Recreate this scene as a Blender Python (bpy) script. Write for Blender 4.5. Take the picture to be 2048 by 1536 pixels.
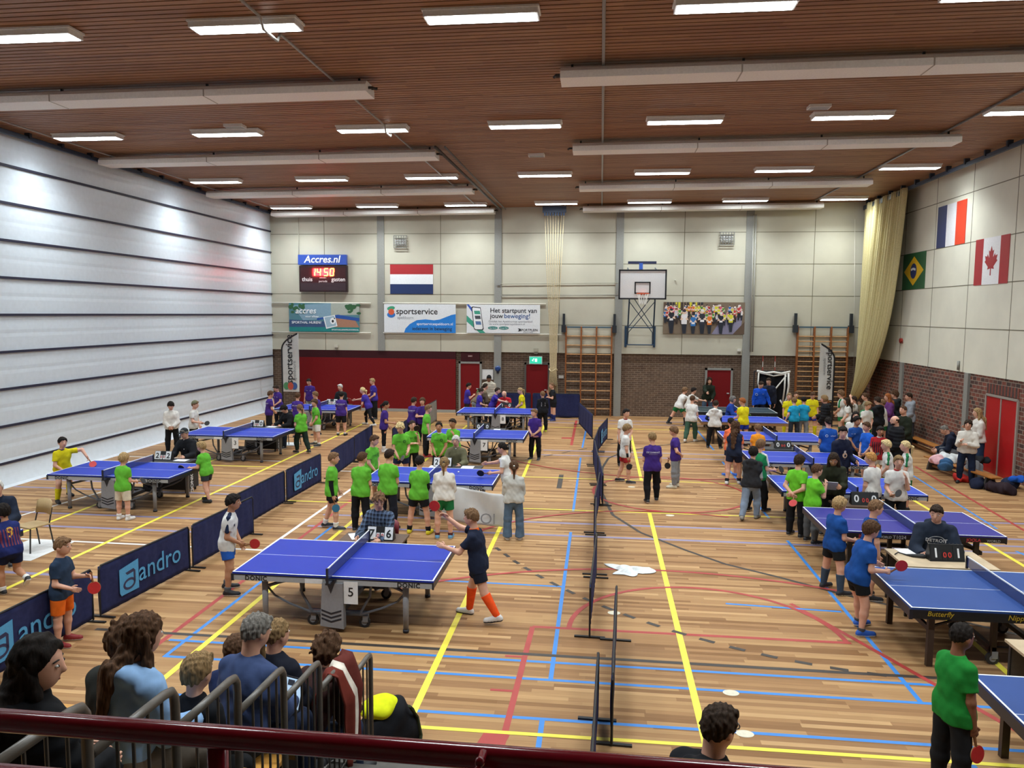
import bpy, math, random
import numpy as np
from mathutils import Vector, Matrix
from mathutils.bvhtree import BVHTree

scene = bpy.context.scene
for _o in list(bpy.data.objects):
    bpy.data.objects.remove(_o)
random.seed(7)
RNG = np.random.default_rng(11)
COL = scene.collection

# ------------------------------------------------------------------ camera, world, exposure
# metres: x to the right, y towards the far wall, z up; the hall floor is z = 0
cam_data = bpy.data.cameras.new('camera')
cam_data.sensor_width = 36.0
cam_data.lens = 26.935
cam_data.clip_end = 200
camera = bpy.data.objects.new('camera', cam_data)
COL.objects.link(camera)
def aim(yaw, pitch, roll):
    cy, sy, cp, sp = math.cos(yaw), math.sin(yaw), math.cos(pitch), math.sin(pitch)
    f = np.array([-sy*cp, cy*cp, -sp]); r = np.array([cy, sy, 0.0]); d = np.cross(f, r)
    cr, sr = math.cos(roll), math.sin(roll)
    r2, d2 = cr*r+sr*d, -sr*r+cr*d
    return Matrix(((r2[0], -d2[0], -f[0]), (r2[1], -d2[1], -f[1]), (r2[2], -d2[2], -f[2])))
camera.matrix_world = Matrix.Translation((0, 0, 4.222)) @ aim(0.11393, 0.09181, -0.00715).to_4x4()
scene.camera = camera

world = bpy.data.worlds.new('world')
scene.world = world
world.use_nodes = True
world.node_tree.nodes['Background'].inputs[0].default_value = (0.8, 0.87, 1.0, 1)
world.node_tree.nodes['Background'].inputs[1].default_value = 0.05

scene.view_settings.view_transform = 'Standard'
scene.view_settings.look = 'None'
scene.view_settings.gamma = 1.0
scene.view_settings.use_curve_mapping = False
scene.view_settings.exposure = 0.18
LAMP_POWER = 185.0        # watts of each ceiling luminaire (built with the luminaires below)

# ------------------------------------------------------------------ materials
def lin(c):
    if isinstance(c, str):
        c = [int(c[i:i+2], 16) for i in (0, 2, 4)]
    return tuple(((v/255)/12.92 if v/255 <= 0.04045 else ((v/255+0.055)/1.055)**2.4) for v in c[:3])
_mats = {}
def new_mat(name):
    m = bpy.data.materials.new(name); m.use_nodes = True
    nt = m.node_tree
    return m, nt, nt.nodes['Principled BSDF']
def ND(nt, typ, ins=None, **kw):
    n = nt.nodes.new(typ)
    for k, v in kw.items():
        setattr(n, k, v)
    for k, v in (ins or {}).items():
        s = n.inputs[k]
        if hasattr(v, 'is_output') or isinstance(v, bpy.types.NodeSocket):
            nt.links.new(v, s)
        else:
            s.default_value = v
    return n
def math_n(nt, op, a, b=0.0):
    return ND(nt, 'ShaderNodeMath', {0: a, 1: b}, operation=op).outputs[0]
def mat(c, rough=0.6, metal=0.0, kind='plain', emit=0.0, spec=0.5, amt=0.12, scale=30.0, bump=0.0):
    """a procedural material: base colour with a little cloudy variation"""
    key = (str(c), rough, metal, kind, emit, spec, amt, scale, bump)
    if key in _mats:
        return _mats[key]
    m, nt, b = new_mat('%s_%s' % (kind, c if isinstance(c, str) else '%02x%02x%02x' % tuple(int(v) for v in c[:3])))
    L = lin(c)
    b.inputs['Roughness'].default_value = rough
    b.inputs['Metallic'].default_value = metal
    b.inputs['Specular IOR Level'].default_value = spec
    if emit:
        b.inputs['Emission Color'].default_value = (*L, 1)
        b.inputs['Emission Strength'].default_value = emit
        b.inputs['Base Color'].default_value = (*L, 1)
    else:
        tc = ND(nt, 'ShaderNodeTexCoord')
        vec = tc.outputs['Object']
        if kind == 'hair':
            mp = ND(nt, 'ShaderNodeMapping', {'Vector': vec, 'Scale': (60, 60, 9)}); vec = mp.outputs[0]
            nz = ND(nt, 'ShaderNodeTexNoise', {'Vector': vec, 'Scale': 1.6, 'Detail': 3.0})
        else:
            nz = ND(nt, 'ShaderNodeTexNoise', {'Vector': vec, 'Scale': scale, 'Detail': 3.0})
        lo = tuple(v*(1-amt) for v in L); hi = tuple(min(1, v*(1+amt)+0.002) for v in L)
        if kind == 'hair':
            lo = tuple(v*0.45 for v in L); hi = tuple(min(1, v*1.35+0.001) for v in L)
        rp = ND(nt, 'ShaderNodeMapRange', {'Value': nz.outputs['Fac'], 'From Min': 0.3, 'From Max': 0.7})
        mx = ND(nt, 'ShaderNodeMix', {0: rp.outputs[0], 6: (*lo, 1), 7: (*hi, 1)}, data_type='RGBA')
        nt.links.new(mx.outputs[2], b.inputs['Base Color'])
        if bump or kind in ('cloth', 'hair'):
            bp = ND(nt, 'ShaderNodeBump', {'Height': nz.outputs['Fac'], 'Strength': bump or 0.25, 'Distance': 0.01})
            nt.links.new(bp.outputs[0], b.inputs['Normal'])
    if kind == 'skin':
        b.inputs['Subsurface Weight'].default_value = 0.12
        b.inputs['Subsurface Radius'].default_value = (0.012, 0.005, 0.003)
        b.inputs['Subsurface Scale'].default_value = 1.0
    _mats[key] = m
    return m
def cloth(c): return mat(c, 0.88, kind='cloth', spec=0.2, amt=0.10, scale=14)
def metal(c, r=0.4): return mat(c, r, 0.0, kind='painted', amt=0.05)
def paint(c, r=0.5): return mat(c, r, kind='paint', amt=0.05)

# ------------------------------------------------------------------ mesh building
class MB:
    """collects boxes, bars, tubes and plates; build() links them as one mesh object"""
    def __init__(s): s.v = []; s.f = []; s.m = []
    def add(s, vs, fs, m=0):
        o = len(s.v); s.v += [tuple(map(float, v)) for v in vs]
        s.f += [tuple(i+o for i in f) for f in fs]; s.m += [m]*len(fs); return s
    def box(s, lo, hi, m=0, rot=None, about=None):
        x0, y0, z0 = lo; x1, y1, z1 = hi
        vs = [(x0,y0,z0),(x1,y0,z0),(x1,y1,z0),(x0,y1,z0),(x0,y0,z1),(x1,y0,z1),(x1,y1,z1),(x0,y1,z1)]
        if rot is not None:
            c = Vector(about if about is not None else [(a+b)/2 for a, b in zip(lo, hi)])
            vs = [tuple(rot @ (Vector(v)-c)+c) for v in vs]
        return s.add(vs, [(0,3,2,1),(4,5,6,7),(0,1,5,4),(1,2,6,5),(2,3,7,6),(3,0,4,7)], m)
    def cbox(s, c, d, m=0, rot=None):
        return s.box([a-b/2 for a, b in zip(c, d)], [a+b/2 for a, b in zip(c, d)], m, rot)
    def tube(s, pts, r, m=0, n=8, caps=True, flat=1.0, up=None):
        pts = [Vector(p) for p in pts]
        rs = r if isinstance(r, (list, tuple)) else [r]*len(pts)
        vs, fs = [], []
        prev = None
        for i, p in enumerate(pts):
            if i == 0: t = pts[1]-p
            elif i == len(pts)-1: t = p-pts[i-1]
            else: t = (pts[i+1]-p).normalized()+(p-pts[i-1]).normalized()
            t = t.normalized() if t.length > 1e-9 else Vector((0, 0, 1))
            if prev is None:
                a = Vector(up) if up else (Vector((0, 0, 1)) if abs(t.z) < 0.9 else Vector((0, 1, 0)))
            else: a = prev
            u = (a-t*a.dot(t)); u = u.normalized() if u.length > 1e-6 else t.orthogonal().normalized()
            prev = u; w = t.cross(u)
            for k in range(n):
                an = 2*math.pi*k/n
                vs.append(p+u*math.cos(an)*rs[i]*flat+w*math.sin(an)*rs[i])
        for i in range(len(pts)-1):
            for k in range(n):
                k2 = (k+1) % n
                fs.append((i*n+k, i*n+k2, (i+1)*n+k2, (i+1)*n+k))
        if caps:
            fs.append(tuple(range(n-1, -1, -1))); fs.append(tuple((len(pts)-1)*n+k for k in range(n)))
        return s.add(vs, fs, m)
    def cyl(s, a, b, r, m=0, n=16): return s.tube([a, b], r, m, n)
    def ball(s, c, r, m=0, n=12, k=8):
        r = r if isinstance(r, (list, tuple)) else (r, r, r)
        vs, fs = [], []
        for i in range(k+1):
            th = math.pi*i/k
            for j in range(n):
                ph = 2*math.pi*j/n
                vs.append((c[0]+r[0]*math.sin(th)*math.cos(ph), c[1]+r[1]*math.sin(th)*math.sin(ph), c[2]+r[2]*math.cos(th)))
        for i in range(k):
            for j in range(n):
                j2 = (j+1) % n
                fs.append((i*n+j, (i+1)*n+j, (i+1)*n+j2, i*n+j2))
        return s.add(vs, fs, m)
    def prism(s, poly, axis, a, b, m=0):
        """polygon (2D) extruded along an axis between a and b"""
        def P(p, q):
            return {'x': (q, p[0], p[1]), 'y': (p[0], q, p[1]), 'z': (p[0], p[1], q)}[axis]
        n = len(poly)
        vs = [P(p, a) for p in poly]+[P(p, b) for p in poly]
        fs = [tuple(range(n-1, -1, -1)), tuple(range(n, 2*n))]+[(i, (i+1) % n, n+(i+1) % n, n+i) for i in range(n)]
        return s.add(vs, fs, m)
    def build(s, name, mats, parent=None, smooth=False, loc=None, fix=True):
        me = bpy.data.meshes.new(name)
        me.from_pydata(s.v, [], s.f)
        for mm in (mats if isinstance(mats, (list, tuple)) else [mats]):
            me.materials.append(mm)
        me.polygons.foreach_set('material_index', s.m)
        if smooth: me.polygons.foreach_set('use_smooth', [True]*len(s.f))
        if fix:
            import bmesh
            bm = bmesh.new(); bm.from_mesh(me); bmesh.ops.recalc_face_normals(bm, faces=bm.faces[:]); bm.to_mesh(me); bm.free()
        me.update()
        o = bpy.data.objects.new(name, me); COL.objects.link(o)
        if parent is not None: o.parent = parent
        if loc is not None: o.location = loc
        return o
def tag(o, label=None, cat=None, group=None, kind=None):
    if label: o['label'] = label
    if cat: o['category'] = cat
    if group: o['group'] = group
    if kind: o['kind'] = kind
    return o
def thing(name, label, cat, loc=(0, 0, 0), rz=0.0, group=None):
    o = bpy.data.objects.new(name, None); COL.objects.link(o)
    o.location = loc; o.rotation_euler = (0, 0, rz); o.empty_display_size = 0.1
    return tag(o, label, cat, group)
def bevel(o, w=0.01, seg=2):
    md = o.modifiers.new('soft_edges', 'BEVEL'); md.width = w; md.segments = seg; md.limit_method = 'ANGLE'
    return o
def dup(root, loc, rz=0.0, label=None, group=None):
    r = root.copy(); COL.objects.link(r); r.location = loc; r.rotation_euler = (0, 0, rz)
    if label: r['label'] = label
    if group: r['group'] = group
    for ch in list(root.children):
        c = ch.copy(); COL.objects.link(c); c.parent = r
        for g in list(ch.children):
            d = g.copy(); COL.objects.link(d); d.parent = c
    return r
_txt = {}
def text_mesh(s, size=0.1, bold=0.0, shear=0.0, depth=0.0, spacing=1.0, align='CENTER'):
    """outline letters as (vertices Nx2, faces); baseline at 0, centred"""
    key = (s, size, bold, shear, spacing, align)
    if key in _txt: return _txt[key]
    cu = bpy.data.curves.new('letters', 'FONT'); cu.body = s; cu.size = size; cu.align_x = align
    cu.offset = bold*size; cu.shear = shear; cu.space_character = spacing; cu.resolution_u = 3; cu.fill_mode = 'FRONT'
    ob = bpy.data.objects.new('letters', cu); COL.objects.link(ob)
    bpy.context.view_layer.update()
    dg = bpy.context.evaluated_depsgraph_get()
    me = ob.evaluated_get(dg).to_mesh()
    vs = [(v.co.x, v.co.y) for v in me.vertices]; fs = [tuple(p.vertices) for p in me.polygons]
    ob.evaluated_get(dg).to_mesh_clear()
    bpy.data.objects.remove(ob); bpy.data.curves.remove(cu)
    _txt[key] = (vs, fs)
    return _txt[key]
def put_text(mb, s, origin, ux, uy, size, m=0, **kw):
    """letters laid on a plane: origin + x*ux + y*uy, lifted a hair along the normal"""
    vs, fs = text_mesh(s, size, **kw)
    ux, uy = Vector(ux), Vector(uy); o = Vector(origin)
    mb.add([o+ux*x+uy*y for x, y in vs], fs, m)
    return mb

# ------------------------------------------------------------------ the hall
XL, XR, YB, YF = -14.1, 10.6, 31.9, -5.0
def ceil_z(x): return 8.52+0.0067*(x+12)

def floor_material():
    m, nt, b = new_mat('strip_parquet')
    g = ND(nt, 'ShaderNodeNewGeometry')
    sp = ND(nt, 'ShaderNodeSeparateXYZ', {0: g.outputs['Position']})
    row = math_n(nt, 'FLOOR', math_n(nt, 'DIVIDE', sp.outputs[1], 0.076))
    rn = ND(nt, 'ShaderNodeTexWhiteNoise', {'W': row}, noise_dimensions='1D').outputs['Value']
    xs = math_n(nt, 'ADD', math_n(nt, 'DIVIDE', sp.outputs[0], 1.6), math_n(nt, 'MULTIPLY', rn, 37.0))
    colm = math_n(nt, 'FLOOR', xs)
    cv = ND(nt, 'ShaderNodeCombineXYZ', {0: row, 1: colm})
    wn = ND(nt, 'ShaderNodeTexWhiteNoise', {'Vector': cv.outputs[0]}, noise_dimensions='2D')
    rp = ND(nt, 'ShaderNodeValToRGB', {0: wn.outputs['Value']})
    e = rp.color_ramp.elements
    stops = [(0.0, '86613f'), (0.2, '96704d'), (0.45, 'a37c55'), (0.7, 'ac865d'), (0.88, 'b38d62'), (1.0, 'c39d70')]
    e[0].position, e[0].color = stops[0][0], (*lin(stops[0][1]), 1)
    e[1].position, e[1].color = stops[-1][0], (*lin(stops[-1][1]), 1)
    for p, c in stops[1:-1]:
        n = e.new(p); n.color = (*lin(c), 1)
    mp = ND(nt, 'ShaderNodeMapping', {'Vector': g.outputs['Position'], 'Scale': (2.0, 60, 1)})
    nz = ND(nt, 'ShaderNodeTexNoise', {'Vector': mp.outputs[0], 'Scale': 1.0, 'Detail': 3.0})
    gr = ND(nt, 'ShaderNodeMapRange', {'Value': nz.outputs['Fac'], 'From Min': 0.25, 'From Max': 0.75, 'To Min': 0.86, 'To Max': 1.1})
    fr = math_n(nt, 'FRACT', math_n(nt, 'DIVIDE', sp.outputs[1], 0.076))
    gap = math_n(nt, 'LESS_THAN', math_n(nt, 'ABSOLUTE', math_n(nt, 'SUBTRACT', fr, 0.5)), 0.475)
    gp = ND(nt, 'ShaderNodeMapRange', {'Value': gap, 'To Min': 0.8, 'To Max': 1.0})
    mul = ND(nt, 'ShaderNodeVectorMath', {0: rp.outputs[0], 3: math_n(nt, 'MULTIPLY', gr.outputs[0], gp.outputs[0])}, operation='SCALE')
    nt.links.new(mul.outputs[0], b.inputs['Base Color'])
    b.inputs['Roughness'].default_value = 0.48
    b.inputs['Specular IOR Level'].default_value = 0.12
    return m
fl = tag(MB().box((XL-0.5, YF, -0.12), (XR+0.3, YB+0.6, 0)).build('floor', floor_material()), 'strip parquet sports floor with coloured court lines', 'floor', kind='structure')

def court_lines(name, colour, segs, z, w=0.06):
    mb = MB()
    for si, s in enumerate(segs):
        (x0, y0), (x1, y1) = s[0], s[1]; zl = z+0.00004*si
        ww = s[2] if len(s) > 2 else w
        d = Vector((x1-x0, y1-y0, 0)).normalized(); n = Vector((-d.y, d.x, 0))*ww/2
        a, b_ = Vector((x0, y0, 0)), Vector((x1, y1, 0))
        mb.add([a-n+Vector((0, 0, zl)), b_-n+Vector((0, 0, zl)), b_+n+Vector((0, 0, zl)), a+n+Vector((0, 0, zl))], [(0, 1, 2, 3)])
    return mb.build(name, mat(colour, 0.45, kind='line_paint', amt=0.06, scale=3), fl)
def arc(cx, cy, r, a0, a1, n=40):
    p = [(cx+r*math.cos(math.radians(a0+(a1-a0)*i/n)), cy+r*math.sin(math.radians(a0+(a1-a0)*i/n))) for i in range(n+1)]
    return [(p[i], p[i+1]) for i in range(n)]
court_lines('blue_court_lines', '3a84d2', [((-0.5, 14.6), (-0.5, 8.5)), ((-0.51, 22.4), (-0.51, 16.2)), ((-0.42, 31), (-0.5, 24.1)),
    ((-0.53, 7.66), (-0.53, 5)), ((3.57, 14.6), (3.57, 8.5)), ((-5.24, 8.5), (-5.2, 14.4)), ((-5.45, 8.97), (9.5, 8.95)), ((-5.26, 8.52), (9.5, 8.5)),
    ((-5.2, 7.64), (9.5, 7.66)), ((-2.5, 11.6), (-0.5, 11.58)), ((3.57, 22.4), (3.57, 16.2)), ((8.4, 22), (7.95, 16)), ((7.55, 14.5), (7.9, 12)),
    ((3.6, 31), (3.6, 24.3)), ((3.57, 7.66), (3.57, 5)), ((1.9, 11.2), (3.5, 11.1)), ((-6.6, 22), (-5.2, 18))], 0.0012, 0.055)
court_lines('lilac_court_lines', '8d86a6', [((-5.7, 15.18), (9.5, 15.3)), ((-5.7, 14.32), (9.5, 14.38)), ((-13.9, 13.6), (-7, 13.6)), ((-13.9, 14.5), (-7, 14.5)),
    ((-13.9, 17.4), (-7, 17.4)), ((-13.9, 16.6), (-7, 16.6)), ((-9.6, 11.05), (-7, 11)), ((-1.7, 22.7), (4.5, 22.7)), ((-1.7, 23.5), (4.5, 23.5)),
    ((-5, 29.6), (4.5, 29.6)), ((-5, 30.5), (4.5, 30.5)), ((6, 14.8), (9.5, 14.8)), ((4.8, 16.4), (9, 16.5))], 0.0011, 0.10)
court_lines('red_court_lines', 'aa3d38', [((-0.84, 10), (-0.9, 6.6)), ((-0.84, 10.0), (3.3, 10.02)), ((-5.52, 8.6), (-5.52, 20)), ((2.85, 11.33), (3.46, 9.98)),
    ((-0.88, 30.3), (-0.86, 24.5), 0.09), ((-1.25, 25.9), (-0.88, 25.9), 0.3), ((-1.1, 9.07), (-0.86, 9.07), 0.05), ((-1.16, 8.2), (-0.9, 8.2), 0.05), ((-1.12, 7.2), (-0.86, 7.15), 0.3),
    ((8.9, 22.5), (8.3, 14)), ((8.3, 14), (8.05, 10)), ((3.46, 9.98), (5.2, 6)), ((4.75, 7.6), (5.1, 7.6), 0.05), ((-6, 26), (-5.3, 23))]
    + arc(1.45, 10.0, 1.8, 0, 180) + arc(1.0, 6.0, 6.55, 62, 128) + arc(1.7, 18.2, 1.8, 0, 360)
    + arc(1.3, 12.2, 4.2, 70, 150) + arc(2.0, 26.0, 6.2, 220, 320), 0.0016, 0.07)
court_lines('black_court_lines', '3a332e', [((-6.6, 9.16), (9.5, 9.14), 0.07), ((1.59, 13.74), (2.18, 13.04)), ((2.18, 13.04), (2.96, 12.47)), ((2.96, 12.47), (3.76, 11.8)), ((3.76, 11.8), (5.6, 10.6)),
    ((0.6, 23.17), (0.3, 22.4)), ((0.3, 22.4), (0.13, 21.03)), ((0.13, 21.03), (0.08, 19.5)), ((0.08, 19.5), (0.1, 18.03)), ((0.1, 18.03), (0.33, 16.0)), ((0.33, 16.0), (0.84, 14.76)), ((0.84, 14.76), (1.59, 13.74)),
    ((0.6, 23.17), (1.6, 24.6)), ((1.6, 24.6), (3.6, 26.2)), ((-0.95, 19.9), (-0.93, 18.3), 0.12)]
    + [((-1.81, 13.42), (-1.71, 13.25)), ((-1.61, 13.08), (-1.51, 12.91)), ((-1.41, 12.74), (-1.30, 12.57)), ((-1.19, 12.41), (-1.07, 12.24)), ((-0.96, 12.08), (-0.84, 11.92)), ((-0.71, 11.76), (-0.58, 11.60)), ((-0.45, 11.45), (-0.32, 11.30)), ((-0.18, 11.15), (-0.04, 11.01)), ((0.10, 10.87), (0.25, 10.73)), ((0.40, 10.60), (0.55, 10.47)), ((0.71, 10.35), (0.87, 10.23)), ((1.03, 10.11), (1.20, 10.00)), ((1.36, 9.90), (1.54, 9.80)), ((1.71, 9.70), (1.89, 9.61)), ((2.07, 9.53), (2.25, 9.45)), ((2.44, 9.38), (2.63, 9.32)), ((2.82, 9.26), (3.02, 9.21)), ((3.22, 9.17), (3.42, 9.13))]
    + [((-2.6+0.5*i, 21.2+0.62*i), (-2.6+0.5*i+0.25, 21.2+0.62*i+0.3), 0.06) for i in range(8)], 0.0020, 0.07)
court_lines('white_court_lines', 'e4e1dc', [((-5.87, 12.7), (-5.87, 19.5)), ((-12.2, 12.75), (-5.9, 12.7)), ((-12.0, 12.75), (-11.4, 17.2)), ((-11.4, 17.2), (-11.0, 20.6)),
    ((-10.9, 20.6), (-8.9, 20.55)), ((-6.9, 19.5), (-3, 19.55)), ((-13.9, 20.6), (-11, 20.6))], 0.0022, 0.07)
court_lines('yellow_court_lines', 'f2e14a', [((1.11, 7.35), (1.11, 16.3)), ((1.11, 19.45), (1.15, 31)), ((-1.9, 7.32), (-1.9, 16.3)), ((-1.92, 19.5), (-2.05, 29.4)),
    ((-4.93, 7.35), (-4.93, 28.3)), ((-8.9, 6), (-8.9, 28.4)), ((-10.87, 8), (-10.87, 28.4)), ((7.24, 12), (7.24, 21.5)), ((-1.9, 7.33), (9.5, 7.42), 0.06),
    ((-1.95, 19.5), (4.3, 19.47), 0.05), ((-1.9, 16.27), (4.3, 16.3), 0.05), ((-8.9, 28.3), (4.3, 28.36), 0.06), ((-10.9, 19.72), (-8.9, 19.72), 0.06), ((-6.9, 16.2), (-4.9, 16.24), 0.06),
    ((4.9, 11.2), (4.86, 6))], 0.0026, 0.08)
mb = MB()
for (x, y) in ((1.528, 8.471), (1.527, 7.623), (0.264, 10.628), (0.83, 18.718), (1.531, 16.127)):
    mb.add([(x+0.09*math.cos(a*math.pi/10), y+0.07*math.sin(a*math.pi/10), 0.0031) for a in range(20)], [tuple(range(20))])
mb.build('white_floor_stickers', paint('d9d2bd'), fl)

# ---- walls
beige = mat('bfbbaa', 0.85, kind='concrete', amt=0.05, scale=1.2)
def brick_material(name, c1, c2, mortar, bw, bh, axis):
    m, nt, b = new_mat(name)
    g = ND(nt, 'ShaderNodeNewGeometry'); sp = ND(nt, 'ShaderNodeSeparateXYZ', {0: g.outputs['Position']})
    cb = ND(nt, 'ShaderNodeCombineXYZ', {0: sp.outputs[axis], 1: sp.outputs[2]})
    br = ND(nt, 'ShaderNodeTexBrick', {'Vector': cb.outputs[0], 'Color1': (*lin(c1), 1), 'Color2': (*lin(c2), 1), 'Mortar': (*lin(mortar), 1),
            'Scale': 1.0, 'Mortar Size': 0.012, 'Brick Width': bw, 'Row Height': bh, 'Bias': -0.1})
    nz = ND(nt, 'ShaderNodeTexNoise', {'Vector': g.outputs['Position'], 'Scale': 5.0})
    rp = ND(nt, 'ShaderNodeMapRange', {'Value': nz.outputs['Fac'], 'From Min': 0.3, 'From Max': 0.7, 'To Min': 0.8, 'To Max': 1.15})
    mul = ND(nt, 'ShaderNodeVectorMath', {0: br.outputs[0], 3: rp.outputs[0]}, operation='SCALE')
    nt.links.new(mul.outputs[0], b.inputs['Base Color'])
    bp = ND(nt, 'ShaderNodeBump', {'Height': br.outputs['Fac'], 'Strength': 0.4, 'Distance': 0.01}); bp.invert = True
    nt.links.new(bp.outputs[0], b.inputs['Normal'])
    b.inputs['Roughness'].default_value = 0.85
    return m
brick_back = brick_material('brown_brick', '665040', '574438', '7f6f60', 0.24, 0.085, 0)
brick_right = brick_material('red_black_brick', '7c4436', '352d2b', '8d7e70', 0.23, 0.115, 1)
joint = mat('77725f', 0.9, kind='joint', amt=0.03)
ZB = 2.6
mb = MB()
mb.box((XL-0.5, YB, ZB), (XR+0.3, YB+0.4, 8.75), 0)
mb.box((XL-0.5, YB+0.1, 0), (XR+0.3, YB+0.4, ZB), 1)
for z in ((-6.295, 7.524)[1], (-6.296, 6.265)[1], (-6.296, 4.997)[1], (-6.297, 3.761)[1]):
    mb.box((XL, YB-0.004, z-0.012), (XR, YB+0.01, z+0.012), 2)
for x in ((-11.741, 7.277)[0], (-6.699, 7.258)[0], (-1.707, 7.239)[0], (3.314, 5.621)[0], (8.374, 6.419)[0]):
    mb.box((x-0.012, YB-0.004, ZB), (x+0.012, YB+0.01, 8.6), 2)
tag(mb.build('wall_back', [beige, brick_back, joint]), 'beige concrete panel wall over brown brick at the far end', 'wall', kind='structure')
mb = MB()
mb.box((XR, YF, ZB), (XR+0.3, YB+0.4, 8.75), 0)
mb.box((XR+0.02, YF, 0), (XR+0.3, YB+0.4, ZB), 1)
for z in ((23.696, 7.805)[1], (22.389, 6.364)[1], (22.233, 5.135)[1], (22.073, 3.884)[1]):
    mb.box((XR-0.004, YF, z-0.012), (XR+0.01, YB, z+0.012), 2)
y0 = (23.808, 4.707)[0]; dy = (23.808, 4.707)[0]-(21.382, 4.663)[0]
for k in range(-3, 9):
    mb.box((XR-0.004, y0-dy*k-0.012, ZB), (XR+0.01, y0-dy*k+0.012, 8.6), 2)
tag(mb.build('wall_right', [mat('dcd9c8', 0.85, kind='concrete', amt=0.05, scale=1.2), brick_right, joint]), 'beige panel side wall over red and dark brick', 'wall', kind='structure')
grey = paint('8d8d88', 0.6)
for i, u in enumerate((762, 996, 1241, 1500)):
    x = {762: (-9.266, 5.594)[0], 996: (-4.266, 5.605)[0], 1241: (0.737, 3.986)[0], 1500: (5.875, 5.627)[0]}[u]
    tag(MB().box((x-0.15, YB-0.05, 0 if i else ZB), (x+0.15, YB+0.2, 8.55)).build('trim_%d' % (i+1), grey), kind='structure', label='grey steel pillar in the far wall', cat='pillar')
for i, (u, v) in enumerate(((1801, 780), (1932, 790))):
    y = ((28.343, 1.626) if i == 0 else (23.481, 1.959))[0]
    tag(MB().box((XR-0.05, y-0.12, 0), (XR+0.1, y+0.12, ZB)).build('trim_%d' % (i+5), grey), kind='structure', label='grey steel post in the brick side wall', cat='pillar')

# the soft dividing wall on the left: white fabric fields between dark bands
wl_white = mat('d8e2ec', 0.36, kind='fabric_field', amt=0.03, scale=8)
wl_band = mat('23243c', 0.6, kind='band', amt=0.05)
mb = MB()
bands = [7.65-0.8863*k for k in range(9)]
edges = [8.5]+bands+[0.0]
prof = []                      # (x offset, z, material)
for a, b_ in zip(edges[:-1], edges[1:]):
    n = 10
    for i in range(n):
        t = i/n; z = a+(b_-a)*t
        bul = 0.009*math.sin(math.pi*t)-0.005*math.exp(-((t-0.5)/0.05)**2)
        if b_ == 0.0: bul = 0.02+0.16*t*t
        prof.append((bul, z))
prof.append((0.2, 0.0))
ys = [YF, 4, 10, 16, 20, 24, 28, YB]
vs = [(XL+o-0.04, y, z) for y in ys for o, z in prof]
fs = []; k = len(prof)
for j in range(len(ys)-1):
    for i in range(k-1):
        fs.append((j*k+i, j*k+i+1, (j+1)*k+i+1, (j+1)*k+i))
mb.add(vs, fs, 0)
for z in bands: mb.box((XL-0.06, YF, z-0.028), (XL+0.006, YB, z+0.028), 1)
mb.box((XL-0.6, YF, 0), (XL-0.3, YB, 8.75), 0)
tag(mb.build('wall_left', [wl_white, wl_band], fix=False), 'white folding hall divider with dark horizontal bands', 'wall', kind='structure')
tag(MB().box((XL-0.5, YF-0.3, 0), (XR+0.3, YF, 8.75)).build('wall_front', beige), kind='structure', label='wall behind the gallery', cat='wall')

# ---- slatted timber ceiling, hung a little higher on the right
def slat_material():
    m, nt, b = new_mat('ceiling_slats')
    g = ND(nt, 'ShaderNodeNewGeometry'); sp = ND(nt, 'ShaderNodeSeparateXYZ', {0: g.outputs['Position']})
    row = math_n(nt, 'FLOOR', math_n(nt, 'DIVIDE', sp.outputs[1], 0.15))
    rn = ND(nt, 'ShaderNodeTexWhiteNoise', {'W': row}, noise_dimensions='1D').outputs['Value']
    cx = math_n(nt, 'FLOOR', math_n(nt, 'ADD', math_n(nt, 'DIVIDE', sp.outputs[0], 2.4), math_n(nt, 'MULTIPLY', rn, 19.0)))
    wn = ND(nt, 'ShaderNodeTexWhiteNoise', {'Vector': ND(nt, 'ShaderNodeCombineXYZ', {0: row, 1: cx}).outputs[0]}, noise_dimensions='2D')
    mp = ND(nt, 'ShaderNodeMapping', {'Vector': g.outputs['Position'], 'Scale': (1.0, 40, 1)})
    nz = ND(nt, 'ShaderNodeTexNoise', {'Vector': mp.outputs[0], 'Scale': 1.2, 'Detail': 3.0})
    f = math_n(nt, 'ADD', math_n(nt, 'MULTIPLY', wn.outputs['Value'], 0.55), math_n(nt, 'MULTIPLY', nz.outputs['Fac'], 0.5))
    mx = ND(nt, 'ShaderNodeMix', {0: f, 6: (*lin('7a4f35'), 1), 7: (*lin('a87a55'), 1)}, data_type='RGBA')
    nt.links.new(mx.outputs[2], b.inputs['Base Color'])
    b.inputs['Roughness'].default_value = 0.55
    return m
mb = MB()
za, zb = ceil_z(XL), ceil_z(XR)
def slab(y0_, y1_, lo, hi, m):
    mb.add([(XL-0.4, y0_, za+lo), (XR+0.2, y0_, zb+lo), (XR+0.2, y1_, zb+lo), (XL-0.4, y1_, za+lo),
            (XL-0.4, y0_, za+hi), (XR+0.2, y0_, zb+hi), (XR+0.2, y1_, zb+hi), (XL-0.4, y1_, za+hi)],
           [(0,3,2,1),(4,5,6,7),(0,1,5,4),(1,2,6,5),(2,3,7,6),(3,0,4,7)], m)
slab(YF, YB+0.2, 0.06, 0.16, 1)
for i in range(int((YB-YF)/0.15)+1):
    slab(YF+0.15*i, YF+0.15*i+0.118, 0.0, 0.05, 0)
tag(mb.build('ceiling', [slat_material(), mat('1c1512', 0.9)], fix=False), 'brown slatted timber ceiling', 'ceiling', kind='structure')

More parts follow.
